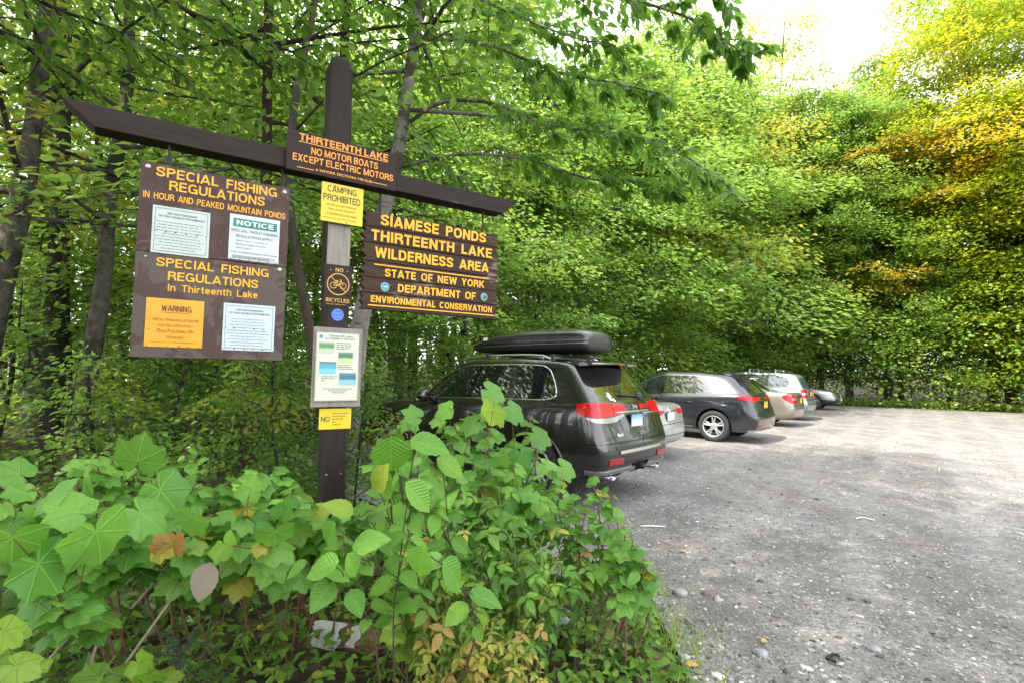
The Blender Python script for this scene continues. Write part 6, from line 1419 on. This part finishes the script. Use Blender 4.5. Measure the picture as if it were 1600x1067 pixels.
leaf_mat('leaf_dead', (.16, .12, .08), (.34, .30, .24), trans=.2, gloss=.7)
HALF = [(0, 1.0), (6, .93), (10, .90), (16, .85), (22, .79), (28, .72), (33, .73), (38, .79), (43, .85), (48, .91), (53, .87), (60, .81), (68, .74), (77, .68), (86, .68), (95, .71), (103, .73), (112, .68), (122, .62), (134, .55), (148, .50), (160, .44), (172, .20)]
def leaf_palm(droop=.16, fold=.07, seed=0):
    rg = np.random.default_rng(seed); H0 = np.array(HALF, float); aa = np.arange(0, 173, 2.4); H = np.stack([aa, np.interp(aa, H0[:, 0], H0[:, 1])*(1+.028*np.where(np.arange(len(aa)) % 2, 1, -1)*rg.uniform(.4, 1.3, len(aa)))], 1); H[0, 1] = 1.0
    a = np.concatenate([-H[::-1, 0], H[1:, 0]]); r = np.concatenate([H[::-1, 1], H[1:, 1]*(1+rg.normal(0, .02, len(H)-1))]); a = np.radians(a); n = len(a); V = [(0, 0, 0)]; 
    rings = (.30, .62, 1.0)
    for q in rings:
        for t, rr in zip(a, r):
            rd = rr*q if q == 1 else (.5*rr+.5*.62)*q; x, y = rd*math.sin(t), rd*math.cos(t)
            z = -droop*(x*x*1.1+y*abs(y)*.9)+fold*rd*abs(math.sin(t*1.78))-.02*math.sin(5*t)*q
            V.append((x, y, z))
    tri = [(0, 1+i, 2+i) for i in range(n-1)]; F = []
    for k in range(2): F += [(1+k*n+i, 1+(k+1)*n+i, 2+(k+1)*n+i, 2+k*n+i) for i in range(n-1)]
    V = np.array(V); return V, [np.array(tri), np.array(F)], V[:, :2].copy()
def leaf_ovate(wid=.40, heart=.06, droop=.22, fold=.10, teeth=.012, seed=0, rows=14):
    rg = np.random.default_rng(seed); V = []; C = (-1, -.5, 0, .5, 1)
    for i in range(rows+1):
        v = i/rows; wv = wid*(math.sin(math.pi*v**.72)**.85 if 0 < v < 1 else 0)*(1-.18*v)*(1+teeth*8*((i % 2)-.5)*.5); bend = 1+rg.normal(0, .02)
        for c in C:
            x = c*wv*bend; y = v-heart*abs(c)*(1-v)**2*2; z = -droop*v*v+fold*abs(c)*wv*2-.10*c*c*wv+.012*math.sin(v*22+abs(c)*3)
            V.append((x, y, z))
    F = [(i*5+j, i*5+j+1, (i+1)*5+j+1, (i+1)*5+j) for i in range(rows) for j in range(4)]; V = np.array(V); return V, [np.array(F)], V[:, :2].copy()
def join_t(parts):
    V = []; F = {}; U = []; n = 0
    for (v, fs, uv), ang, s, off in parts:
        c, sn = math.cos(ang), math.sin(ang); x = v[:, 0]*c+v[:, 1]*sn; y = -v[:, 0]*sn+v[:, 1]*c; V.append(np.stack([x*s+off[0], y*s+off[1], v[:, 2]*s+off[2]], 1)); U.append(uv)
        for f in fs: F.setdefault(f.shape[1], []).append(f+n)
        n += len(v)
    return np.concatenate(V), [np.concatenate(f) for f in F.values()], np.concatenate(U)
PALM = [leaf_palm(.18, .08, 1), leaf_palm(.34, .09, 2), leaf_palm(.08, .12, 3), leaf_palm(.28, .05, 4)]
HEART = [leaf_ovate(.44, .10, .20, .12, .010, 1), leaf_ovate(.48, .12, .38, .08, .010, 2), leaf_ovate(.42, .09, .10, .17, .010, 3)]
OVAL = [leaf_ovate(.30, .02, .20, .12, .02, 4, 7), leaf_ovate(.33, .03, .34, .10, .02, 5, 7)]
def trif(seed): return join_t([(leaf_ovate(.31, .03, .30, .12, .03, seed, 7), 0, .60, (0, .50, 0)), (leaf_ovate(.29, .03, .30, .12, .03, seed+1, 7), 1.42, .50, (.03, .30, 0)), (leaf_ovate(.29, .03, .30, .12, .03, seed+2, 7), -1.42, .50, (-.03, .30, 0)), ((np.array([(-.008, 0, 0), (.008, 0, 0), (.006, .42, 0), (-.006, .42, 0)], float), [np.array([(0, 1, 2, 3)])], np.array([(0, 0)]*4, float)), 0, 1, (0, 0, 0))])
TRIF = [trif(11), trif(21)]
CLOVER = [join_t([(leaf_ovate(.42, .05, .12, .10, .0, s, 5), a, .55, (0, 0, 0)) for a in (0, 2.1, -2.1)]) for s in (31, 32)]
CAMP = np.array([0, 0, CAMZ])
def put_leaf(mb, rg, T, p, tip, nrm, size, tint): place(mb, T, np.array([p]), np.array([tip]), np.array([nrm]), np.array([size]), np.array([tint]))
def tints(rg, yellow=0.0, dead=0.0):
    q = rg.random()
    if q < dead: return (rg.random(), rg.uniform(.5, .9), rg.uniform(.3, .9))
    if q < dead+yellow: return (rg.random(), rg.uniform(.3, 1.0), rg.uniform(0, .15))
    return (rg.random()**1.1, max(0, rg.normal(0, .07)), max(0, rg.normal(-.03, .03)))
def shrub(name, label, tips, T, size, lm, stem='twig_brown', seed=1, nodes=13, t0=0.29, pet=.55, back=.35, yellow=.0, dead=.0, face=.45, droop=(-.95, .25), group=None, cat='shrub', rs=.006, spread=.25, base=None, hero=()):
    rg = np.random.default_rng(seed); S, Lf = MB(), MB(); P = [at(*t[:3]) for t in tips]; c = np.mean(P, 0)
    b0 = np.array(base if base is not None else (c[0]*1.03, c[1]+back, 0.0)); b0[2] = float(soil_z(np.array([b0[0]]), np.array([b0[1]]))[0])
    root = empty(name, tuple(b0), 0, label, cat, group)
    stems = []
    for p in P:
        b = b0+np.array([rg.normal(0, spread*.4), rg.normal(0, spread*.4), 0])+(np.array([p[0], p[1], 0])-np.array([b0[0], b0[1], 0]))*.45; b[2] = float(soil_z(np.array([b[0]]), np.array([b[1]]))[0])-.03
        m = (b+p)/2+np.array([rg.normal(0, .05), rg.normal(0, .05), .12*(p[2]-b[2])]); C = spline([b-b0, m-b0, p-b0], 14); stems.append(C)
        S.tube(C, np.linspace(rs, rs*.35, 14), 6); az = rg.random()*6.28
        for k in range(nodes):
            t = t0+(1-t0)*(k+rg.uniform(.2, .9))/nodes; i = int(min(t*13, 12)); q = C[i]+(C[i+1]-C[i])*(t*13-i); az += 2.4+rg.normal(0, .35)
            d = np.array([math.cos(az), math.sin(az), rg.uniform(.05, .5)]); sz_ = size*rg.uniform(.5, 1.05)*(.85 if t < .92 else .6)*(.75+.25*t); pe = q+unit(d)*pet*sz_*rg.uniform(.6, 1.2)
            S.tube(np.array([q, (q+pe)/2+np.array([0, 0, .012]), pe]), [.0025, .002, .0016], 4, cap=False)
            tip = np.array([d[0], d[1], rg.uniform(*droop)]); toc = unit(CAMP-(pe+b0)); nr = np.array([rg.normal(0, .32), rg.normal(0, .32), 1.0])+face*toc
            put_leaf(Lf, rg, T[rg.integers(len(T))], pe, tip, nr, sz_, tints(rg, yellow, dead))
    for (px, py, Y, ln, ang, *tt) in hero:      # single leaves read off the photograph: base pixel, depth, length, tip angle (0 = up, clockwise)
        p = at(px, py, Y); tip = math.sin(R(ang))*_x+math.cos(R(ang))*(_u*.8-_f*.35); toc = unit(CAMP-p); nr = np.array([0, 0, .9])+toc*1.0
        j = min(range(len(stems)), key=lambda s: np.linalg.norm(stems[s][-1]-(p-b0))); q = stems[j][9]; pe = p-b0; S.tube(np.array([q, (q+pe)/2+np.array([0, 0, .03]), pe]), [.003, .0024, .002], 4, cap=False)
        put_leaf(Lf, rg, T[rg.integers(len(T))], pe, tip, nr, ln*.63, tt[0] if tt else tints(rg))
    S.build('stems', M[stem], root, smooth=True); Lf.build('foliage', M[lm], root, smooth=True); return root
shrub('raspberry_shrub', 'big leaved flowering raspberry shrub at the left edge in front of the dark trunks', [(60, 765, 2.2), (150, 715, 2.4), (235, 745, 2.3), (120, 835, 1.95), (30, 850, 1.9), (300, 765, 2.5), (200, 820, 2.05), (0, 790, 1.9), (60, 925, 1.75), (150, 790, 2.15)], PALM, .130, 'leaf_raspberry', 'stem_red', 1, nodes=17, t0=.55, pet=.6, back=.7, rs=.007, yellow=.02,
      hero=[(135, 745, 2.1, .22, 215), (215, 720, 2.2, .21, 20), (250, 765, 2.1, .23, 160), (150, 830, 1.8, .25, 185), (95, 770, 2.0, .19, 250), (60, 880, 1.7, .21, 170), (20, 840, 1.7, .20, 200), (220, 800, 2.0, .19, 140), (120, 800, 1.95, .18, 300), (30, 740, 2.2, .16, 320)])
shrub('viburnum_shrub', 'small oval leaved shrub standing tallest between the left raspberry and the board', [(125, 700, 2.9), (170, 668, 3.0), (215, 660, 3.0), (255, 672, 2.95), (290, 700, 2.9), (200, 700, 2.8), (330, 715, 2.9)], OVAL+HEART[:1], .10, 'leaf_heart', 'twig_brown', 2, nodes=15, t0=0.42, pet=.4)
shrub('thimbleberry_shrub', 'maple leaved shrub between the left raspberry and the foot of the post', [(350, 755, 2.6), (400, 735, 2.8), (445, 785, 2.4), (330, 805, 2.3), (455, 770, 2.8), (405, 845, 2.1), (380, 795, 2.3), (490, 825, 2.5), (300, 840, 2.2), (425, 735, 3.0), (280, 775, 2.6), (360, 780, 2.6), (420, 800, 2.5), (330, 770, 2.7), (470, 800, 2.6), (270, 810, 2.3), (515, 812, 2.5), (545, 800, 2.6), (485, 785, 2.7), (530, 840, 2.4), (575, 790, 2.6)], PALM, .128, 'leaf_raspberry', 'stem_red', 3, nodes=19, t0=.48, yellow=.05, dead=.02, back=.7,
      hero=[(430, 830, 2.0, .15, 190), (300, 810, 2.1, .16, 200), (350, 850, 2.0, .13, 170), (450, 790, 2.2, .14, 215), (390, 760, 2.4, .15, 160)])
shrub('hobblebush', 'heart leaved hobblebush with the largest round leaves in front of the post', [(600, 745, 2.3), (625, 725, 2.2), (655, 705, 2.3), (580, 815, 2.0), (535, 855, 1.95), (480, 880, 1.85), (690, 870, 1.85), (610, 775, 2.1), (710, 745, 2.4), (660, 770, 2.1), (640, 830, 1.95)], HEART, .14, 'leaf_heart', 'twig_brown', 4, back=.9, base=(-.45, 3.15, 0), rs=.005, nodes=9, t0=0.39, pet=.35, face=.7, yellow=.03,
      hero=[(612, 695, 2.0, .27, 185), (650, 690, 2.05, .22, 110), (690, 720, 2.1, .19, 130), (520, 880, 1.8, .19, 245), (520, 820, 1.85, .17, 200), (545, 870, 1.8, .15, 170), (660, 860, 1.75, .20, 190), (700, 885, 1.75, .19, 150), (560, 850, 1.85, .17, 60), (590, 760, 2.0, .18, 20, (.6, .6, 0)), (545, 800, 1.95, .16, 300, (.8, .4, 0)), (600, 740, 2.0, .24, 200), (640, 760, 1.95, .22, 150)])
shrub('raspberry_shrub', 'pale raspberry shrub in front of the doors of the charcoal suv', [(640, 655, 3.2), (690, 640, 3.4), (730, 640, 3.5), (785, 625, 3.6), (830, 650, 3.5), (765, 680, 3.2), (845, 700, 3.2), (700, 690, 3.1), (800, 730, 3.0), (600, 690, 3.1), (740, 720, 2.9), (660, 700, 3.0), (870, 735, 3.1), (620, 660, 3.3), (590, 665, 3.3), (710, 660, 3.3), (760, 650, 3.4), (810, 690, 3.2), (850, 740, 3.0), (680, 740, 2.8), (790, 760, 2.9), (840, 770, 2.9), (760, 730, 2.9), (720, 770, 2.7)], PALM, .135, 'leaf_raspberry', 'stem_red', 5, nodes=13, t0=0.35, pet=.6, yellow=.02,
      hero=[(765, 610, 3.2, .19, 120), (800, 640, 3.1, .17, 130), (740, 660, 3.0, .16, 250), (840, 680, 3.0, .17, 120), (700, 640, 3.2, .16, 240), (770, 640, 2.9, .19, 195, (1, .25, 0)), (650, 650, 3.1, .15, 300), (880, 730, 3.0, .16, 120)])
shrub('arching_cane', 'leafy cane arching right over the edge of the gravel', [(880, 745, 2.9), (925, 745, 2.95), (960, 790, 2.85), (990, 840, 2.75), (1010, 885, 2.7), (915, 795, 2.75), (855, 785, 2.8), (950, 760, 2.95), (975, 815, 2.8), (900, 770, 2.9), (940, 820, 2.85), (890, 820, 2.85), (1000, 860, 2.75), (1015, 900, 2.75), (970, 850, 2.8)], PALM+OVAL, .105, 'leaf_raspberry', 'stem_red', 6, nodes=13, t0=0.39, pet=.45, yellow=.06, back=.4)
shrub('bramble_thicket', 'tangled three leaflet bramble in the middle between hobblebush and arching cane', [(650, 800, 2.5), (700, 785, 2.6), (750, 800, 2.5), (800, 800, 2.6), (850, 840, 2.6), (880, 875, 2.6), (760, 855, 2.4), (700, 850, 2.3), (820, 890, 2.5), (650, 860, 2.2), (740, 760, 2.8), (900, 900, 2.7), (780, 760, 2.8), (860, 800, 2.8), (900, 830, 2.9), (930, 860, 2.9), (820, 840, 2.7), (790, 860, 2.6), (880, 780, 3.0), (910, 870, 2.8), (720, 820, 2.5), (680, 830, 2.4), (950, 880, 2.9), (740, 900, 2.4), (690, 910, 2.4), (850, 920, 2.6)], TRIF, .165, 'leaf_bramble', 'stem_green', 7, nodes=16, t0=0.24, pet=.25, yellow=.10, dead=.05, face=.6)
shrub('yellowing_bramble', 'low bramble turning yellow and orange below the middle thicket', [(700, 955, 2.34), (740, 940, 2.34), (780, 960, 2.34), (720, 1000, 2.34), (770, 1010, 2.34), (820, 1000, 2.34), (680, 995, 2.34), (850, 965, 2.34), (800, 1045, 2.34), (740, 1050, 2.34), (690, 1040, 2.34), (840, 1040, 2.34), (760, 975, 2.3), (800, 985, 2.3), (710, 1020, 2.3), (830, 1010, 2.32), (670, 970, 2.34)], TRIF, .105, 'leaf_bramble', 'stem_green', 8, nodes=19, t0=0.14, pet=.25, yellow=.50, dead=.26, face=.6)
shrub('jewelweed', 'fresh green leafy weeds at the lower right corner of the shrubs by the gravel', [(870, 945, 2.75), (905, 965, 2.8), (940, 945, 2.9), (980, 955, 2.95), (1010, 980, 2.95), (950, 1010, 2.8), (1000, 1030, 2.8), (1050, 1010, 2.95), (900, 1020, 2.7), (865, 1045, 2.6), (935, 1050, 2.7), (1030, 1045, 2.85), (885, 900, 2.8), (940, 905, 3.0), (1000, 935, 3.05), (980, 1060, 2.7), (920, 985, 2.8), (1060, 1040, 2.9)], OVAL+HEART[:1], .075, 'leaf_cover', 'stem_green', 9, nodes=16, t0=0.10, pet=.35, yellow=.03, back=.12, face=.7)
shrub('maple_seedling', 'bright yellow green maple seedling in the bottom left corner', [(10, 985, 1.5), (30, 1030, 1.45), (-20, 1010, 1.5)], PALM, .12, 'leaf_maple_bright', 'stem_green', 10, nodes=7, t0=0.42, face=.9, hero=[(5, 985, 1.4, .10, 150), (25, 1040, 1.4, .10, 120)])
shrub('maple_seedling', 'bright yellow green maple seedling beside the spruce seedling at the bottom', [(160, 1050, 1.9), (205, 1035, 1.95), (235, 1050, 1.9), (190, 1065, 1.85)], PALM, .10, 'leaf_maple_bright', 'stem_green', 12, nodes=7, t0=0.42, face=.9, hero=[(215, 1035, 1.85, .10, 160), (165, 1045, 1.85, .10, 220)])
shrub('maple_sapling', 'small bright maple sapling rising between the hobblebush and the bramble', [(640, 935, 2.5), (655, 965, 2.5), (620, 950, 2.55)], PALM, .11, 'leaf_maple_bright', 'stem_green', 14, nodes=6, t0=0.42, face=.8, hero=[(650, 940, 2.4, .11, 170)])
shrub('bramble_shrub', 'low fresh bramble to the left of the birch log at the bottom', [(330, 960, 2.55), (380, 975, 2.55), (420, 955, 2.6), (440, 985, 2.55), (300, 1000, 2.45), (350, 1020, 2.45), (400, 1030, 2.45), (450, 1045, 2.45), (320, 1050, 2.4), (260, 1000, 2.4)], TRIF+OVAL, .085, 'leaf_cover', 'stem_green', 15, nodes=14, t0=.15, pet=.3, face=.6)
shrub('bramble_shrub', 'low fresh bramble to the right of the birch log at the bottom', [(625, 985, 2.6), (640, 1000, 2.6), (620, 1045, 2.5), (660, 1040, 2.5), (640, 960, 2.6), (590, 930, 2.6)], TRIF+OVAL, .075, 'leaf_cover', 'stem_green', 16, nodes=14, t0=.15, pet=.3, face=.6)
rg = np.random.default_rng(61)
# spruce seedling
rt = at(275, 1067, 2.35); e = empty('spruce_seedling', (rt[0], rt[1], 0.0), 0, 'bluish spruce seedling among the weeds at the bottom', 'seedling'); S, Nd = MB(), MB()
S.tube([(0, 0, 0), (.01, 0, .2), (0, 0, .42)], [.007, .005, .002], 6)
for k in range(26):
    h = .05+.36*k/26; az = k*2.4; ln = .26*(1-h/.5)+.05; L = limb(rg, (0, 0, h), (math.cos(az), math.sin(az), .45), ln, -.2, 6, .05); S.tube(L, np.linspace(.003, .001, 6), 4, cap=False)
    n = int(ln*420); t = rg.random(n)*4.99; i = t.astype(int); p = L[i]+(L[i+1]-L[i])*((t-i)[:, None]); d = unit(L[i+1]-L[i]); rd = unit(rg.normal(0, 1, (n, 3))); tip = d*.8+rd
    place(Nd, tmpl([(-.05, 0, 0), (.05, 0, 0), (0, 1, 0)], [(0, 1, 2)]), p, tip, rd+np.array([0, 0, .3]), .026, np.stack([rg.random(n), 0*t, 0*t], 1))
S.build('trunk', M['twig_brown'], e); Nd.build('needles', M['needle_blue'], e)
# fallen birch log with peeling white bark
bark('log_wood', (.10, .060, .030), (.28, .18, .10), (4, 26, 26)); bark('birch_bark', (.36, .35, .33), (.70, .69, .67), (40, 6, 6), patch=(.10, .085, .075), amount=.60, stripes=(.05, .04, .035))
g0 = gpt(548, 1018); e = empty('birch_log', (g0[0], g0[1]-.08, .115), R(-12), 'short fallen log with peeling white birch bark among the ground cover', 'log')
m = MB(); A = np.linspace(0, 2*math.pi, 22, endpoint=False); rg = np.random.default_rng(71); V = []; X = np.linspace(-.13, .16, 9)
for x in X: V += [(x+(.02*rg.normal() if x in (X[0], X[-1]) else 0), (.052+rg.normal(0, .0025))*math.cos(a), (.052+rg.normal(0, .0025))*math.sin(a)) for a in A]
n = 22; m.add(V, [(i*n+k, i*n+(k+1) % n, (i+1)*n+(k+1) % n, (i+1)*n+k) for i in range(8) for k in range(n)]+[tuple(range(n))[::-1], tuple(range(8*n, 9*n))]); m.build('log_core', M['log_wood'], e)
for x0, x1, a0, a1 in ((-.15, -.01, -.6, 3.6), (.025, .075, -.4, 3.2)):
    m = MB(); AA = np.linspace(a0, a1, 18); V = []
    for x in np.linspace(x0, x1, 5):
        V += [(x+.012*math.sin(5*a+x*30), (.057+.012*max(0, (abs(a-1.5)-1.6))*3)*math.cos(a), (.057+.012*max(0, (abs(a-1.5)-1.6))*3)*math.sin(a)) for a in AA]
    m.add(V, [(i*18+k, i*18+k+1, (i+1)*18+k+1, (i+1)*18+k) for i in range(4) for k in range(17)]); m.build('birch_bark', M['birch_bark'], e, smooth=True)
e.scale = (1.25, 1.25, 1.25)
def rock(name, label, p, r, seed, flat=.7):
    rg = np.random.default_rng(seed); bm = bmesh.new(); bmesh.ops.create_icosphere(bm, subdivisions=3, radius=1); d = rg.normal(0, 1, (5, 3))
    for v in bm.verts:
        c = np.array(v.co[:]); k = 1+.12*sum(math.sin(2.2*c@q+i) for i, q in enumerate(d))*.5; v.co = Vector((c[0]*k*r*1.2, c[1]*k*r, c[2]*k*r*flat))
    me = bpy.data.meshes.new(name); bm.to_mesh(me); bm.free(); me.materials.append(M['rock_grey']); o = bpy.data.objects.new(name, me); COL.objects.link(o); o.location = tuple(p); tag(o, label, 'rock'); return o
g = NT('rock_grey'); f = g.noise(g.coord(), 14, 6, .7); g.set(Base_Color=g.ramp(f, [(.3, (.13, .13, .135)), (.7, (.36, .36, .37))]), Roughness=.9); g.bump(f, .8, .01); M['rock_grey'] = g.m
q = gpt(868, 990); rock('rock', 'grey rock half hidden beneath the bramble above the yellow leaves', (q[0], q[1], .07), .10, 1)
q = gpt(452, 1038); rock('rock', 'mossy brown stone in the ground cover left of the birch log', (q[0], q[1], .03), .08, 2)
q = gpt(432+1000*.0+1000-432, 1024); 
for k, (px, py, r, lb) in enumerate(((1062, 930, .045, 'dark stone lying at the gravel edge beside the jewelweed'), (1190, 1023, .035, 'pale grey stone on the gravel near the bottom edge'), (1367, 1017, .03, 'dark stone on the gravel beside the black rubber scrap'))):
    q = gpt(px, py); rock('stone', lb, (q[0], q[1], r*.35), r, 10+k)
# bits lying on the gravel
q = gpt(1020, 824); d = np.array([1, .10, 0]); m = MB(); m.tube([(-.13, 0, 0), (-.05, .004, .004), (.04, -.003, .003), (.13, .006, 0)], [.006, .008, .008, .005], 7); o = m.build('stick', M['twig_white'] if 'twig_white' in M else simple('twig_white', (.62, .58, .52), .8, var=.2, scale=30), smooth=True, loc=(q[0], q[1], .014)); tag(o, 'bleached white stick lying on the gravel right of the arching cane', 'stick')
q = gpt(1350, 812); m = MB(); m.tube(spline([(-.09, 0, 0), (-.03, .03, .004), (.03, .03, .004), (.08, -.05, 0)], 10), .007, 7); o = m.build('stick', M['twig_white'], smooth=True, loc=(q[0], q[1], .014)); tag(o, 'small curved pale twig in the middle of the gravel', 'stick')
q = gpt(1300, 1030); m = MB(); m.tube(spline([(.040*math.cos(t), .026*math.sin(t)-.008*t, .009+.006*math.sin(2*t)) for t in np.linspace(0, 4.4, 16)], 26), .009, 8); o = m.build('rubber_scrap', M['tyre_rubber'], smooth=True, loc=(q[0], q[1], .008)); tag(o, 'curled black rubber scrap on the gravel near the bottom', 'scrap')
simple('litter', (.13, .085, .05), .9, var=.5, scale=3)
simple('dry_leaf', (.50, .26, .06), .8, var=.25, scale=20)
for k, (px, py, sz_, lb) in enumerate(((1072, 1043, .075, 'orange brown dead leaf on the gravel at the tip of the weeds'), (1070, 865, .07, 'tan dead leaf lying on the gravel below the white stick'), (1195, 1003, .05, 'yellowish dead leaf on the gravel near the pale stone'))):
    q = gpt(px, py); m = MB(); place(m, OVAL[0], np.zeros((1, 3)), np.array([[math.cos(k*2), math.sin(k*2), .1]]), np.array([[.1, -.2, 1]]), sz_, (.5, 0, 0)); o = m.build('dead_leaf', M['dry_leaf'], smooth=True, loc=(q[0], q[1], .022)); tag(o, lb, 'leaf')
rg = np.random.default_rng(66); m = MB(); P = near_region(rg, 450); P = P[inside(P, LOTP)]; n = len(P); a = rg.random(n)*6.28
for i in range(2): k = slice(i*(n//2), (i+1)*(n//2)); place(m, OVAL[i], np.stack([P[k, 0], P[k, 1], np.full(n//2, .016)], 1), np.stack([np.cos(a[k]), np.sin(a[k]), rg.normal(.05, .1, n//2)], 1), np.stack([rg.normal(0, .3, n//2), rg.normal(0, .3, n//2), np.ones(n//2)], 1), rg.uniform(.012, .035, n//2), (.5, 0, 0))
tag(m.build('leaf_litter', M['litter'], smooth=True), 'scraps of brown leaf litter strewn over the gravel', 'litter', kind='stuff')
shrub('weedy_shrub', 'low dark weeds filling the hollow under the left raspberry stems', [(30, 1000, 2.3), (90, 1010, 2.35), (130, 985, 2.4), (60, 960, 2.4), (190, 990, 2.45), (230, 1010, 2.4), (10, 1050, 2.2), (110, 1050, 2.3), (270, 970, 2.5), (160, 945, 2.5), (300, 1060, 2.35), (70, 1055, 2.25)], OVAL+TRIF, .085, 'leaf_cover', 'stem_green', 17, nodes=12, t0=.15, pet=.35, face=.4)
# wilted leaves caught in the left shrubs
p = at(325, 912, 2.1); m = MB(); place(m, HEART[2], np.zeros((1, 3)), np.array([[-.2, -.2, -1]]), np.array([[.2, -1, .2]]), .13, (.6, 0, 0)); o = m.build('dead_leaf', M['leaf_dead'], smooth=True, loc=tuple(p+np.array([0, 0, .06]))); tag(o, 'papery grey dead leaf hanging in the twigs below the thimbleberry', 'leaf')
p = at(250, 858, 1.95); m = MB()
for a in range(4): place(m, PALM[a % 3], np.array([[.02*a, .0, .01*a]]), np.array([[math.cos(a*1.7), -.3, math.sin(a*1.7)*.6-.2]]), np.array([[.4*math.sin(a*2), -1, .6*math.cos(a)]]), .062, (.4, .8, (.0, .9, .7, 1.0)[a]))
o = m.build('wilted_leaf_cluster', M['leaf_raspberry'], smooth=True, loc=tuple(p)); tag(o, 'browned wilted leaf cluster with yellow centre amid the left raspberry leaves', 'leaf cluster')
# bare twigs leaning in the dark hollow at lower left
TW = [[(175, 1067, 2.1), (250, 960, 2.2), (310, 880, 2.4), (345, 840, 2.5)], [(140, 1050, 2.2), (160, 960, 2.2), (155, 870, 2.2)], [(60, 1050, 2.2), (120, 980, 2.2), (165, 940, 2.3)], [(205, 950, 2.3), (260, 890, 2.4), (300, 850, 2.5)]]
for k, t in enumerate(TW):
    P = spline(np.array([at(*q) for q in t]), 14); m = MB(); m.tube(P-P[0], np.linspace(.0065, .003, 14), 6); o = m.build('bare_twig', M['twig_pale'], smooth=True, loc=tuple(P[0])); tag(o, 'bare brown twig leaning in the dark hollow at the lower left', 'twig', 'bare twigs at the lower left')
# low ground cover
rg = np.random.default_rng(81); mb = MB(); n = 3400
x = rg.uniform(-3.6, .95, n); y = rg.uniform(2.3, 5.2, n); P = np.stack([x, y], 1); k = (~inside(P, LOTP)) | (dist_poly(P, LOTP) < .10); P = P[k]; P = P[(P[:, 0] > -1.35) | (rg.random(len(P)) < .3)]; n = len(P)
z = soil_z(P[:, 0], P[:, 1])+rg.uniform(.03, .16, n); pos = np.stack([P[:, 0], P[:, 1], z], 1); a = rg.random(n)*6.28; tip = np.stack([np.cos(a), np.sin(a), rg.normal(-.1, .2, n)], 1); nr = np.stack([rg.normal(0, .3, n), rg.normal(-.35, .3, n), np.ones(n)], 1); t = np.stack([rg.random(n), (rg.random(n) < .03)*.8, 0*a], 1); sz_ = rg.uniform(.035, .075, n)
h = n//2
for i in range(2): s_ = slice(i*h, (i+1)*h); place(mb, CLOVER[i] if i == 0 else OVAL[0], pos[s_], tip[s_], nr[s_], sz_[s_], t[s_])
tag(mb.build('ground_cover', M['leaf_cover'], smooth=True), 'low green ground cover leaves under the shrubs and at the bottom', 'ground cover', kind='stuff')
# grass blades and dry stalks at the gravel edge
mb = MB(); n = 900; i = rg.integers(0, len(LOTP), n*4); q = LOTP[i]+rg.normal(0, .10, (n*4, 2)); q = q[(q[:, 0] > .2) & (q[:, 0] < 1.4) & (q[:, 1] > 2.4) & (q[:, 1] < 4.6)][:n]; n = len(q)
if n:
    place(mb, tmpl([(-.02, 0, 0), (.02, 0, 0), (.014, .6, .05), (0, 1, .22), (-.014, .6, .05)], [(0, 1, 2), (0, 2, 4), (4, 2, 3)]), np.stack([q[:, 0], q[:, 1], np.zeros(n)], 1), np.stack([rg.normal(0, .4, n), rg.normal(0, .4, n), np.ones(n)], 1), rg.normal(0, 1, (n, 3))*np.array([1, 1, .1]), rg.uniform(.06, .20, n), np.stack([rg.random(n), (rg.random(n) < .4)*.7, 0*rg.random(n)], 1))
    tag(mb.build('edge_grass', M['leaf_cover']), 'thin grass blades along the gravel edge beside the weeds', 'grass', kind='stuff')
# remove helper meshes left without users
for me in list(bpy.data.meshes):
    if me.users == 0: bpy.data.meshes.remove(me)
for cu in list(bpy.data.curves):
    if cu.users == 0: bpy.data.curves.remove(cu)
